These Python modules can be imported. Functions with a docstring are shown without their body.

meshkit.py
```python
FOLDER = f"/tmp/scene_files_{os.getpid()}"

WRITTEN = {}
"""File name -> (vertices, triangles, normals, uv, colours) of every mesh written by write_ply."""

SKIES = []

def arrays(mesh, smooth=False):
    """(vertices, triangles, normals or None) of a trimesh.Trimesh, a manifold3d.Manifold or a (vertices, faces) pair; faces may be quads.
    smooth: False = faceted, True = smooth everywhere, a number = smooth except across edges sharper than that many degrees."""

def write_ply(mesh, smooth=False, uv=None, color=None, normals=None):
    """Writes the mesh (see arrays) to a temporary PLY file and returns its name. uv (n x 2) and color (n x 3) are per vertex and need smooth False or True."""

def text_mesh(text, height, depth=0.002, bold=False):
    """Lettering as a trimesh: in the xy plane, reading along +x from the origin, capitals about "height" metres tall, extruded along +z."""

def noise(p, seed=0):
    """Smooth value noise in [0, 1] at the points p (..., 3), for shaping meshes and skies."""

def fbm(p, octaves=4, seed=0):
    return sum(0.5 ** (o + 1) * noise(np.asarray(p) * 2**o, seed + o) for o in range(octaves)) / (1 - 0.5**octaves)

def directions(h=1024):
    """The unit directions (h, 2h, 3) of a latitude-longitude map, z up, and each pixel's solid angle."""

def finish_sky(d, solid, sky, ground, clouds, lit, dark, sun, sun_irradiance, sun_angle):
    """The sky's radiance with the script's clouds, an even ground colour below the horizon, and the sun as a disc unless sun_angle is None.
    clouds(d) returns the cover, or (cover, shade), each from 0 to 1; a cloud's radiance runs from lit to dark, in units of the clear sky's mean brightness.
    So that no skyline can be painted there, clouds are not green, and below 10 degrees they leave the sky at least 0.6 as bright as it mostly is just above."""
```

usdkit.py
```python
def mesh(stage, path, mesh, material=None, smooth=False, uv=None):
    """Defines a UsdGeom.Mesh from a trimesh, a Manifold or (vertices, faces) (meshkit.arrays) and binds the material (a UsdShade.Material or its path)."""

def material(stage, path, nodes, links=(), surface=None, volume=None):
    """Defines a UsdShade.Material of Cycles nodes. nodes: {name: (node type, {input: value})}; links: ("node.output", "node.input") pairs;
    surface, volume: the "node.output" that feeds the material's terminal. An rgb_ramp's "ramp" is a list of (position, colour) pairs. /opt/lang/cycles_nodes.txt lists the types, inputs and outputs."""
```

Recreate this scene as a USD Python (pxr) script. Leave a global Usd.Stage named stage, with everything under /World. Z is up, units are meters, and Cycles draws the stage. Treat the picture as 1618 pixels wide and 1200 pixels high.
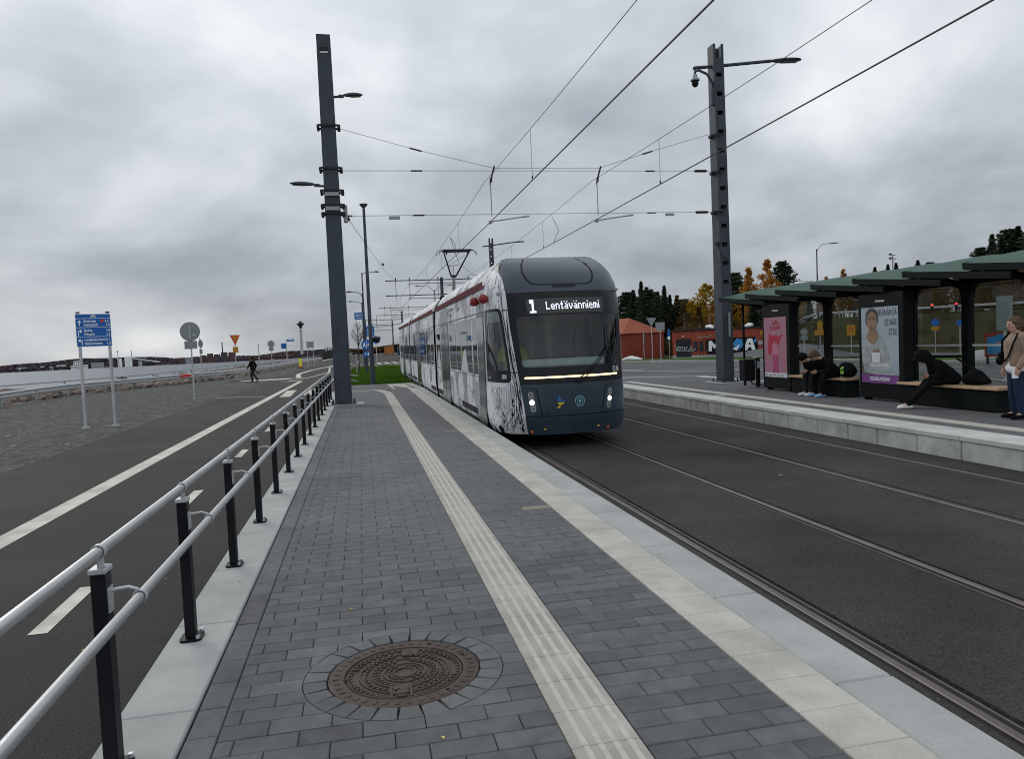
import math, random, sys
import numpy as np, trimesh, shapely, usdkit, meshkit
import manifold3d as m3
from shapely.geometry import Polygon, box as sbox, Point, LineString
from pxr import Usd, UsdGeom, UsdLux, UsdShade, Gf, Sdf, Vt

stage = Usd.Stage.CreateInMemory()
UsdGeom.SetStageUpAxis(stage, 'Z'); UsdGeom.SetStageMetersPerUnit(stage, 1.0)
UsdGeom.Xform.Define(stage, '/World'); UsdGeom.Scope.Define(stage, '/World/Looks')
PI = math.pi
rng = random.Random(7); nrg = np.random.default_rng(7)

# ------------------------------------------------------------------ camera
EYE = 1.65
_ro, _pi, _ya = (math.radians(a) for a in (2.591, -2.888, 11.386))
_F = np.array([math.sin(_ya)*math.cos(_pi), math.cos(_ya)*math.cos(_pi), math.sin(_pi)])
_R = np.array([math.cos(_ya), -math.sin(_ya), 0]); _U = np.cross(_R, _F)
_r = _R*math.cos(_ro)-_U*math.sin(_ro); _u = _R*math.sin(_ro)+_U*math.cos(_ro)
cam = UsdGeom.Camera.Define(stage, '/World/camera')
cam.AddTransformOp().Set(Gf.Matrix4d(*_r, 0, *_u, 0, *(-_F), 0, 0, 0, EYE, 1))
cam.CreateHorizontalApertureAttr(36.0); cam.CreateFocalLengthAttr(36.0*1173.44/1618)
cam.CreateClippingRangeAttr((0.05, 8000.0)); cam.CreateExposureAttr(0.0)

# ------------------------------------------------------------------ sky and sun (overcast)
SUN_AZ, SUN_EL = math.radians(-30), math.radians(35)
dome = UsdLux.DomeLight.Define(stage, '/World/sky'); dome.CreateIntensityAttr(1.0)
K = 10.0        # cloud radiance is written for a sky strength of 0.1
skym = usdkit.material(stage, '/World/Looks/sky', {
    'tc': ('texture_coordinate', {}), 'sep': ('separate_xyz', {}),
    'zc': ('math', {'math_type': 'maximum', 'value2': 0.0}), 'za': ('math', {'math_type': 'add', 'value2': 0.38}),
    'dx': ('math', {'math_type': 'divide'}), 'dy': ('math', {'math_type': 'divide'}), 'cv': ('combine_xyz', {'z': 3.7}),
    'n1': ('noise_texture', {'scale': 1.35, 'detail': 6.0, 'roughness': 0.52, 'distortion': 0.3}),
    'n2': ('noise_texture', {'scale': 2.5, 'detail': 3.5, 'roughness': 0.48, 'distortion': 0.2}),
    'mx': ('mix', {'fac': 0.33}), 'bw': ('rgb_to_bw', {}),
    'ramp': ('rgb_ramp', {'ramp': [(0.0, (.23*K, .255*K, .295*K)), (.36, (.27*K, .30*K, .345*K)), (.44, (.38*K, .415*K, .46*K)), (.50, (.50*K, .54*K, .58*K)), (.555, (.63*K, .665*K, .70*K)), (.62, (.82*K, .845*K, .865*K)), (.72, (.95*K, .955*K, .96*K)), (1.0, (.95*K, .955*K, .96*K))]}),
    'sky': ('sky_texture', {'sky_type': 'single_scattering', 'sun_disc': False, 'sun_elevation': SUN_EL, 'sun_rotation': SUN_AZ}),
    'cl': ('mix', {'fac': 0.97}),
    'grad': ('rgb_ramp', {'ramp': [(0, (.78,)*3), (.08, (.88,)*3), (.2, (1.0,)*3), (.4, (1.12,)*3), (1, (1.40,)*3)]}),
    'gm': ('vector_math', {'math_type': 'multiply'}),
    'bg': ('background_shader', {'strength': 0.113})},
    [('tc.generated', 'sep.vector'), ('sep.z', 'zc.value1'), ('zc.value', 'za.value1'), ('sep.x', 'dx.value1'), ('za.value', 'dx.value2'), ('sep.y', 'dy.value1'), ('za.value', 'dy.value2'),
     ('dx.value', 'cv.x'), ('dy.value', 'cv.y'), ('cv.vector', 'n1.vector'), ('cv.vector', 'n2.vector'), ('n1.color', 'mx.color1'), ('n2.color', 'mx.color2'), ('mx.color', 'bw.color'), ('bw.val', 'ramp.fac'),
     ('zc.value', 'grad.fac'), ('ramp.color', 'gm.vector1'), ('grad.color', 'gm.vector2'), ('sky.color', 'cl.color1'), ('gm.vector', 'cl.color2'), ('cl.color', 'bg.color')], surface='bg.background')
UsdShade.MaterialBindingAPI.Apply(dome.GetPrim()).Bind(skym)
dome.GetPrim().SetCustomDataByKey('kind', 'structure')
sun = UsdLux.DistantLight.Define(stage, '/World/sun')
sun.CreateIntensityAttr(0.3); sun.CreateAngleAttr(25.0); sun.CreateColorAttr(Gf.Vec3f(1, .96, .9)); sun.CreateNormalizeAttr(True)
sun.AddRotateXYZOp().Set(Gf.Vec3f(90-math.degrees(SUN_EL), 0, 180-math.degrees(SUN_AZ)))

# ------------------------------------------------------------------ helpers: names and tags
_used = {}
def numbered(parent, name):
    k = (parent, name); n = _used.get(k, 0); _used[k] = n+1
    return f'{parent}/{name}' if n == 0 else f'{parent}/{name}_{n:03d}'
def tag(prim, label=None, cat=None, group=None, kind=None):
    for k, v in (('label', label), ('category', cat), ('group', group), ('kind', kind)):
        if v: prim.SetCustomDataByKey(k, v)
    return prim
def thing(name, label, cat, loc=(0, 0, 0), rz=0, group=None, kind=None, scale=None):
    x = UsdGeom.Xform.Define(stage, numbered('/World', name)); x.AddTranslateOp().Set(Gf.Vec3d(*map(float, loc)))
    if rz: x.AddRotateZOp().Set(float(math.degrees(rz)))
    if scale is not None: x.AddScaleOp().Set(Gf.Vec3f(*(scale if np.ndim(scale) else (scale,)*3)))
    return tag(x.GetPrim(), label, cat, group, kind)
def dup(src, loc, rz=0, label=None, group=None, scale=None):
    cd = src.GetCustomData()
    r = thing(src.GetName().rstrip('0123456789').rstrip('_'), label or cd.get('label'), cd.get('category'), loc, rz, group or cd.get('group'), None, scale)
    r.GetReferences().AddInternalReference(src.GetPath()); r.SetInstanceable(True)
    return r

class MB:
    """Collects triangles; build() makes one Mesh prim."""
    def __init__(s): s.v, s.f, s.n = [], [], 0
    def add(s, v, f, M=None):
        v = np.asarray(v, float).reshape(-1, 3); f = np.asarray(f, int)
        if f.ndim == 2 and f.shape[1] == 4: f = np.vstack([f[:, [0, 1, 2]], f[:, [0, 2, 3]]])
        if M is not None: v = v @ np.asarray(M)[:3, :3].T + np.asarray(M)[:3, 3]
        s.v.append(v); s.f.append(f+s.n); s.n += len(v); return s
    def tm(s, t, M=None): return s.add(t.vertices, t.faces, M)
    def box(s, c, d, rz=0, bev=0, rx=0):
        c = np.asarray(c, float); h = np.asarray(d, float)/2
        if bev:
            b = min(bev, *(h*.9)); P = []
            for sx in (-1, 1):
                for sy in (-1, 1):
                    for sz in (-1, 1):
                        P += [(sx*(h[0]-b), sy*(h[1]-b), sz*h[2]), (sx*(h[0]-b), sy*h[1], sz*(h[2]-b)), (sx*h[0], sy*(h[1]-b), sz*(h[2]-b))]
            t = trimesh.Trimesh(np.array(P), process=False).convex_hull; v, f = t.vertices.copy(), t.faces
        else:
            v = np.array([(x, y, z) for x in (-h[0], h[0]) for y in (-h[1], h[1]) for z in (-h[2], h[2])])
            f = np.array([(0, 1, 3, 2), (4, 6, 7, 5), (0, 4, 5, 1), (2, 3, 7, 6), (0, 2, 6, 4), (1, 5, 7, 3)])
        if rx: a, b = math.cos(rx), math.sin(rx); v = v @ np.array([[1, 0, 0], [0, a, b], [0, -b, a]])
        if rz: a, b = math.cos(rz), math.sin(rz); v = v @ np.array([[a, b, 0], [-b, a, 0], [0, 0, 1]])
        return s.add(v+c, f)
    def bb(s, x0, x1, y0, y1, z0, z1, bev=0): return s.box(((x0+x1)/2, (y0+y1)/2, (z0+z1)/2), (x1-x0, y1-y0, z1-z0), bev=bev)
    def tube(s, pts, r, n=8, caps=True):
        p = np.asarray(pts, float); r = np.broadcast_to(r, (len(p),)).astype(float)
        t = np.gradient(p, axis=0); t /= np.linalg.norm(t, axis=1, keepdims=True)+1e-12
        up = np.array([0, 0, 1.]) if abs(t[0][2]) < .9 else np.array([1., 0, 0]); a = np.cross(t[0], up); a /= np.linalg.norm(a); A = [a]
        for k in range(1, len(p)):
            a = A[-1]-t[k]*np.dot(A[-1], t[k]); A.append(a/(np.linalg.norm(a)+1e-12))
        A = np.array(A); B = np.cross(t, A); g = np.arange(n)*2*PI/n
        v = p[:, None]+r[:, None, None]*(np.cos(g)[None, :, None]*A[:, None]+np.sin(g)[None, :, None]*B[:, None])
        i, j = np.meshgrid(np.arange(len(p)-1), np.arange(n), indexing='ij')
        q = np.stack([i*n+j, (i+1)*n+j, (i+1)*n+(j+1) % n, i*n+(j+1) % n], -1).reshape(-1, 4)
        f = np.vstack([q[:, [0, 1, 2]], q[:, [0, 2, 3]]])
        if caps:
            e = (len(p)-1)*n
            f = np.vstack([f, [(0, k, k+1) for k in range(1, n-1)], [(e, e+k+1, e+k) for k in range(1, n-1)]])
        return s.add(v.reshape(-1, 3), f)
    def cyl(s, a, b, r, n=12, r2=None): return s.tube([a, b], [r, r if r2 is None else r2], n)
    def lathe(s, prof, c=(0, 0, 0), n=24, M=None):
        P = np.array(prof, float); g = np.arange(n)*2*PI/n
        v = np.stack([P[:, 0:1]*np.cos(g), P[:, 0:1]*np.sin(g), np.repeat(P[:, 1:2], n, 1)], -1)
        i, j = np.meshgrid(np.arange(len(P)-1), np.arange(n), indexing='ij')
        q = np.stack([i*n+j, i*n+(j+1) % n, (i+1)*n+(j+1) % n, (i+1)*n+j], -1).reshape(-1, 4)
        v = v.reshape(-1, 3)
        if M is not None: v = v @ np.asarray(M)[:3, :3].T + np.asarray(M)[:3, 3]
        return s.add(v+np.asarray(c, float), q)
    def sph(s, c, r, sub=2):
        t = trimesh.creation.icosphere(sub, 1.0); return s.add(t.vertices*np.broadcast_to(r, (3,))+np.asarray(c, float), t.faces)
    def ext(s, poly, h, M=None):
        """extrude a shapely polygon in xy from z=0 to h, then transform"""
        for g in getattr(poly, 'geoms', [poly]):
            if g.geom_type == 'Polygon' and g.area > 1e-9: s.tm(trimesh.creation.extrude_polygon(g, h, engine='earcut'), M)
        return s
    def flat(s, poly, z=0, fn=None):
        for g in getattr(poly, 'geoms', [poly]):
            if g.geom_type != 'Polygon' or g.area < 1e-9: continue
            v, f = trimesh.creation.triangulate_polygon(g, engine='earcut')
            w = np.c_[v, np.full(len(v), z)] if fn is None else fn(v)
            n = np.cross(w[f[0][1]]-w[f[0][0]], w[f[0][2]]-w[f[0][0]])
            s.add(w, f if n[2] >= 0 or fn is not None else f[:, ::-1])
        return s
    def txt(s, t, h, o, xd, up, depth=.003, bold=False, width=None, center=False):
        t = meshkit.text_mesh(t, h, 1.0, bold); v = np.array(t.vertices); v[:, 0] -= v[:, 0].min()
        if width: v[:, 0] *= width/v[:, 0].max()
        if center: v[:, 0] -= v[:, 0].max()/2
        xd, up = np.array(xd, float), np.array(up, float); nd = np.cross(xd, up)
        return s.add(v[:, :1]*xd+v[:, 1:2]*up+v[:, 2:]*nd*depth+np.array(o, float), t.faces)
    def build(s, name, mat, parent=None, smooth=False, label=None):
        path = numbered(str(parent.GetPath()) if parent else '/World', name)
        m = usdkit.mesh(stage, path, (np.vstack(s.v), np.vstack(s.f)), mat, smooth).GetPrim()
        if label: m.SetCustomDataByKey('label', label)
        return m
def frame(o, xd, yd, zd=None):
    M = np.eye(4); M[:3, 0], M[:3, 1] = xd, yd; M[:3, 2] = np.cross(xd, yd) if zd is None else zd; M[:3, 3] = o; return M
def rot(a): return np.array([[math.cos(a), -math.sin(a), 0, 0], [math.sin(a), math.cos(a), 0, 0], [0, 0, 1, 0], [0, 0, 0, 1.]])
def pol(az, r, z=0): a = math.radians(az); return np.array([r*math.sin(a), r*math.cos(a), z])
def circ(r, n=24, c=(0, 0)): return Polygon([(c[0]+r*math.cos(k*2*PI/n), c[1]+r*math.sin(k*2*PI/n)) for k in range(n)])
def rrect(x0, x1, y0, y1, r=.03): return sbox(x0+r, y0+r, x1-r, y1-r).buffer(r, quad_segs=4)

# ------------------------------------------------------------------ helpers: materials
MATS = {}
def mat(name, c, rough=.6, metal=0., var=.12, vs=6., bump=0., bs=60., c2=None, rnd=0., coat=0., emit=None, es=1., ior=1.5, detail=4., grit=0., gs=400., spec=.3, bd=.01, dirt=0., ds=.8, spots=0., ss=2.2):
    """base colour c mottled by noise (towards c2 or darker/lighter by var), fine grain grit, per-object/island tone rnd, bump"""
    nodes = {'g': ('geometry', {}), 'p': ('principled_bsdf', {'roughness': rough, 'metallic': metal, 'ior': ior, 'coat_weight': coat})}
    if spec is not None: nodes['p'][1]['specular_ior_level'] = spec
    links = []; c = np.array(c, float)
    lo, hi = (c*(1-var), c*(1+var)) if c2 is None else (c, np.array(c2, float))
    nodes['n'] = ('noise_texture', {'scale': vs, 'detail': detail, 'roughness': .6}); nodes['r'] = ('rgb_ramp', {'ramp': [(.3, tuple(lo)), (.7, tuple(hi))]})
    links += [('g.position', 'n.vector'), ('n.fac', 'r.fac')]; col = 'r.color'
    if grit:
        nodes['gn'] = ('noise_texture', {'scale': gs, 'detail': 2.0}); nodes['gr'] = ('map_range', {'from_min': .3, 'from_max': .7, 'to_min': 1-grit, 'to_max': 1+grit, 'clamp': True})
        nodes['gm'] = ('vector_math', {'math_type': 'scale'}); links += [('g.position', 'gn.vector'), ('gn.fac', 'gr.value'), (col, 'gm.vector1'), ('gr.result', 'gm.scale')]; col = 'gm.vector'
    if dirt:
        nodes['dn'] = ('noise_texture', {'scale': ds, 'detail': 6.0, 'roughness': .62}); nodes['dr'] = ('map_range', {'from_min': .32, 'from_max': .68, 'to_min': 1-dirt, 'to_max': 1+dirt, 'clamp': True})
        nodes['dm'] = ('vector_math', {'math_type': 'scale'}); links += [('g.position', 'dn.vector'), ('dn.fac', 'dr.value'), (col, 'dm.vector1'), ('dr.result', 'dm.scale')]; col = 'dm.vector'
    if spots:       # old gum and drip marks
        nodes['sv'] = ('voronoi_texture', {'feature': 'f1', 'scale': ss}); nodes['sm'] = ('noise_texture', {'scale': ss*9, 'detail': 2.0}); nodes['sa'] = ('math', {'math_type': 'multiply_add', 'value2': .10})
        nodes['sr'] = ('map_range', {'from_min': .085, 'from_max': .125, 'to_min': 1-spots, 'to_max': 1., 'clamp': True}); nodes['sx'] = ('vector_math', {'math_type': 'scale'})
        links += [('g.position', 'sv.vector'), ('g.position', 'sm.vector'), ('sm.fac', 'sa.value1'), ('sv.distance', 'sa.value3'), ('sa.value', 'sr.value'), (col, 'sx.vector1'), ('sr.result', 'sx.scale')]; col = 'sx.vector'
    if rnd:
        nodes['o'] = ('object_info', {}); nodes['ra'] = ('math', {'math_type': 'add'}); nodes['rf'] = ('math', {'math_type': 'fraction'})
        nodes['rr'] = ('map_range', {'from_min': 0., 'from_max': 1., 'to_min': 1-rnd, 'to_max': 1+rnd}); nodes['rm'] = ('vector_math', {'math_type': 'scale'})
        links += [('o.random', 'ra.value1'), ('g.random_per_island', 'ra.value2'), ('ra.value', 'rf.value1'), ('rf.value', 'rr.value'), (col, 'rm.vector1'), ('rr.result', 'rm.scale')]; col = 'rm.vector'
    links.append((col, 'p.base_color'))
    if emit is not None: nodes['p'][1].update({'emission_color': emit, 'emission_strength': es})
    if bump:
        nodes['bn'] = ('noise_texture', {'scale': bs, 'detail': 3.0}); nodes['b'] = ('bump', {'strength': bump, 'distance': bd})
        links += [('g.position', 'bn.vector'), ('bn.fac', 'b.height'), ('b.normal', 'p.normal')]
    MATS[name] = usdkit.material(stage, '/World/Looks/'+name, nodes, links, surface='p.BSDF'); return MATS[name]
def leafmat(name, c, c2, vs=.5, rnd=.3, tr=.3):
    MATS[name] = usdkit.material(stage, '/World/Looks/'+name, {'g': ('geometry', {}), 'n': ('noise_texture', {'scale': vs, 'detail': 3.}), 'r': ('rgb_ramp', {'ramp': [(.35, c), (.65, c2)]}),
        'o': ('object_info', {}), 'ra': ('math', {'math_type': 'add'}), 'rf': ('math', {'math_type': 'fraction'}), 'rr': ('map_range', {'from_min': 0., 'from_max': 1., 'to_min': 1-rnd, 'to_max': 1+rnd}), 'rm': ('vector_math', {'math_type': 'scale'}),
        'd': ('diffuse_bsdf', {}), 't': ('translucent_bsdf', {}), 'm': ('mix_closure', {'fac': tr})},
        [('g.position', 'n.vector'), ('n.fac', 'r.fac'), ('o.random', 'ra.value1'), ('g.random_per_island', 'ra.value2'), ('ra.value', 'rf.value1'), ('rf.value', 'rr.value'), ('r.color', 'rm.vector1'), ('rr.result', 'rm.scale'), ('rm.vector', 'd.color'), ('rm.vector', 't.color'), ('d.BSDF', 'm.closure1'), ('t.BSDF', 'm.closure2')], surface='m.closure')
    return MATS[name]
def glassmat(name, tint=(.9, .95, .95), refl=.9, f0=.045):
    """thin pane: clear, with Schlick reflection by viewing angle (the same from both faces)"""
    MATS[name] = usdkit.material(stage, '/World/Looks/'+name, {'l': ('layer_weight', {'blend': .5}), 'pw': ('math', {'math_type': 'power', 'value2': 5.}), 'r': ('map_range', {'from_min': 0., 'from_max': 1., 'to_min': f0, 'to_max': 1.}),
        't': ('transparent_bsdf', {'color': tint}), 'g': ('glossy_bsdf', {'color': (refl,)*3, 'roughness': .02}), 'm': ('mix_closure', {})},
        [('l.facing', 'pw.value1'), ('pw.value', 'r.value'), ('r.result', 'm.fac'), ('t.BSDF', 'm.closure1'), ('g.BSDF', 'm.closure2')], surface='m.closure'); return MATS[name]

mat('paver', (.090, .092, .097), .75, var=.16, vs=9, rnd=.16, grit=.22, gs=260, bump=.25, bs=220, bd=.004, spec=0.22, dirt=0.16, ds=0.9, spots=0.22, ss=2.6)
mat('paver_tan', (.20, .182, .15), .8, var=.12, vs=9, spec=.2)
mat('paver_cut', (.10, .104, .108), .75, var=.16, vs=9, rnd=.12, grit=.22, gs=260, bump=.3, bs=200, bd=.004, spec=0.22, dirt=0.16, ds=0.9)
mat('joint', (.030, .030, .031), .95, var=.3, vs=20, spec=0.1)
mat('kerb', (.305, .318, .308), .8, var=.12, vs=1.7, rnd=.05, grit=.10, gs=180, bump=.15, bs=150, bd=.003, dirt=0.12, ds=1.3, spots=0.12, ss=1.9)
mat('warning', (.375, .365, .33), .8, var=.13, vs=4, rnd=.05, grit=.08, gs=130, bump=.3, bs=55, bd=.006, detail=6, dirt=0.14, ds=1.6, spots=0.16, ss=2.2)
mat('guide', (.315, .305, .275), .8, var=.14, vs=5, rnd=.05, grit=.08, gs=130, bump=.2, bs=80, bd=.004, dirt=0.13, ds=1.8, spots=0.14, ss=3.0)
mat('guide_rib', (.405, .395, .355), .75, var=.12, vs=14, grit=.08)
mat('platform_wall', (.37, .38, .37), .85, var=.18, vs=2.2, rnd=.08, grit=.10, gs=120, bump=.2, bs=60, dirt=0.16, ds=1.1)
mat('coping_far', (.42, .43, .41), .8, var=.12, vs=2, rnd=.05, dirt=0.12, ds=1.0, spots=0.1, ss=1.5)
mat('asphalt', (.030, .030, .031), .85, c2=(.044, .039, .036), vs=.55, grit=.42, gs=75, bump=.5, bs=300, bd=.006, detail=6, spec=0.12, dirt=0.16, ds=0.35, spots=0.25, ss=1.3)
mat('asphalt_track', (.031, .030, .030), .85, c2=(.054, .049, .045), vs=.6, grit=.42, gs=70, bump=.5, bs=280, bd=.006, detail=6, spec=0.12, dirt=0.2, ds=0.5, spots=0.3, ss=1.6)
mat('asphalt_road', (.085, .087, .09), .9, var=.16, vs=.25, grit=.2, gs=150, detail=6, spec=0.12, dirt=0.15, ds=0.12)
mat('paving_far', (.10, .102, .106), .85, var=.12, vs=1.5, grit=.15, gs=90, spec=0.15, dirt=0.18, ds=0.6)
mat('paint_white', (.46, .44, .385), .8, var=.16, vs=3, grit=.12, gs=150, detail=6, dirt=0.2, ds=2.5)
mat('paint_thin', (.42, .42, .40), .85, var=.25, vs=3, detail=6)
mat('gravel', (.080, .080, .077), .95, var=.45, vs=3.5, grit=.5, gs=11, bump=.9, bs=40, bd=.03, detail=8, spec=0.12)
mat('pebble', (.26, .26, .255), .9, var=.4, vs=30, rnd=.5)
mat('rock', (.15, .125, .108), .9, var=.4, vs=2.5, rnd=.35, bump=.4, bs=12, bd=.05)
mat('rock_bank', (.085, .066, .052), .95, var=.5, vs=1.2, bump=.8, bs=8, bd=.08, detail=6)
mat('grass', (.040, .085, .012), .95, var=.3, vs=1.2, rnd=.2, detail=5, spec=.03)
mat('grass_dry', (.024, .029, .011), .95, var=.35, vs=.15, detail=6, c2=(.046, .040, .020), spec=.05)
MATS['water'] = usdkit.material(stage, '/World/Looks/water', {'g': ('geometry', {}), 'mp': ('mapping', {'scale': (.35, 1., 1.)}), 'n': ('noise_texture', {'scale': .9, 'detail': 4.}), 'b': ('bump', {'strength': .5, 'distance': .25}), 'd': ('diffuse_bsdf', {'color': (.088, .100, .116)}), 's': ('glossy_bsdf', {'color': (.6, .62, .66), 'roughness': .30}), 'm': ('mix_closure', {'fac': .25})},
    [('g.position', 'mp.vector'), ('mp.vector', 'n.vector'), ('n.fac', 'b.height'), ('b.normal', 's.normal'), ('d.BSDF', 'm.closure1'), ('s.BSDF', 'm.closure2')], surface='m.closure')
mat('rail_steel', (.105, .092, .085), .5, metal=.5, var=.15, vs=4)
mat('rail_dark', (.012, .011, .011), .7, var=.3)
mat('rail_edge', (.10, .092, .085), .6, metal=.3, var=.2)
mat('handrail', (.40, .41, .415), .42, metal=.9, var=.06, vs=5, bump=.05, bs=90, bd=.001, dirt=0.08, ds=3)
mat('galv', (.42, .43, .44), .5, metal=.75, var=.12, vs=5)
mat('galv_dull', (.26, .275, .275), .6, metal=.35, var=.1, vs=3)
mat('black_paint', (.0065, .007, .0085), .45, var=.15, vs=8, spec=0.12, dirt=0.2, ds=4)
mat('black_matt', (.010, .0105, .011), .8, var=.2, spec=0.08)
mat('pole_paint', (.040, .050, .062), .5, var=.10, vs=2.5, bump=.04, bs=30, spec=0.2, dirt=0.12, ds=1.2)
mat('lamp_body', (.045, .05, .052), .5, var=.1)
mat('lamp_lens', (.10, .105, .10), .2, var=.1)
mat('wire', (.035, .037, .04), .6, metal=.2, var=.1)
mat('insulator', (.03, .022, .02), .4, var=.1, spec=0.2)
mat('shelter_green', (.022, .066, .048), .55, var=.14, vs=1.5, spec=0.12)
mat('shelter_dark', (.008, .010, .0105), .45, var=.15, spec=0.08)
mat('wood', (.40, .27, .165), .6, var=.18, vs=9, rnd=.12)
mat('rust_iron', (.045, .034, .028), .6, metal=.35, var=.45, vs=14, c2=(.075, .058, .048), bump=.4, bs=120, bd=.004, detail=6, spec=0.2)
mat('rust_rim', (.040, .022, .015), .75, metal=.2, var=.4, vs=20)
mat('orange_brick', (.25, .050, .028), .85, var=.12, vs=.6, grit=.1, gs=20, dirt=0.2, ds=0.4)
mat('rust_red', (.17, .032, .018), .85, var=.14, vs=.5)
mat('orange_roof', (.24, .062, .028), .8, var=.14, vs=.4)
mat('dark_metal', (.022, .024, .028), .5, var=.2, spec=0.15)
mat('concrete', (.33, .33, .32), .9, var=.15, vs=1.2)
mat('white_panel', (.62, .63, .63), .6, var=.08, vs=.2)
mat('grey_panel', (.30, .32, .33), .7, var=.1, vs=.2)
mat('brown_block', (.070, .055, .060), .8, var=.3, vs=.05)
mat('brick_dark', (.095, .052, .050), .85, var=.2, vs=.1)
mat('window_dark', (.02, .025, .03), .1, var=.2)
mat('sign_blue', (.012, .10, .36), .45, var=.05)
mat('sign_white', (.78, .79, .78), .5, var=.04)
mat('sign_yellow', (.36, .18, .012), .5, var=.05)
mat('sign_red', (.52, .035, .02), .5, var=.06)
mat('sign_back', (.20, .225, .225), .5, metal=.4, var=.08)
mat('bollard_yellow', (.62, .60, .03), .5, var=.05)
mat('trunk_brown', (.075, .055, .042), .95, var=.3, vs=3)
mat('trunk_birch', (.42, .41, .39), .9, var=.4, vs=4)
mat('twig', (.06, .05, .045), .95, var=.2)
leafmat('needles', (.018, .030, .018), (.040, .058, .034))
leafmat('needles_pine', (.026, .038, .026), (.050, .064, .038))
leafmat('leaves_orange', (.27, .115, .022), (.40, .20, .045), tr=.4)
leafmat('leaves_pale', (.27, .14, .06), (.36, .20, .10))
leafmat('leaves_yellow', (.26, .16, .014), (.42, .25, .022), tr=.4)
leafmat('leaves_brown', (.060, .044, .022), (.115, .075, .032))
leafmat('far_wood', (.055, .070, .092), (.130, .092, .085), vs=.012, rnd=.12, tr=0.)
leafmat('grass_blade', (.044, .105, .012), (.080, .15, .022), vs=1.0, rnd=.3, tr=.25)
glassmat('glass', (.84, .865, .855), f0=.03); glassmat('glass_cab', (.58, .64, .62), f0=.10); glassmat('glass_screen', (.62, .70, .69), f0=.045)
mat('skin', (.46, .27, .19), .55, var=.06, vs=20)
mat('hair_brown', (.085, .048, .028), .6, var=.2, vs=60)
mat('cloth_black', (.008, .008, .009), .9, var=.2, vs=10, spec=0.05)
mat('cloth_dark', (.018, .019, .022), .9, var=.2, vs=10, spec=0.08)
mat('cloth_tan', (.24, .17, .125), .8, var=.1, vs=20)
mat('denim', (.018, .028, .055), .9, var=.2, vs=15, spec=0.1)
mat('cloth_white', (.66, .68, .70), .8, var=.06)
mat('shoe_white', (.62, .62, .63), .6, var=.1, vs=20)
mat('shoe_blue', (.22, .42, .60), .6, var=.1, vs=20)
mat('cloth_red', (.30, .02, .03), .9, var=.1)
mat('print_green', (.30, .62, .10), .6, var=.1)
mat('eye_dark', (.02, .015, .012), .3, var=.1)
mat('hi_vis', (.26, .36, .025), .7, var=.1)
mat('leaf_litter', (.45, .36, .13), .8, var=.3, vs=30, rnd=.4)
m_ = MATS
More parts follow.
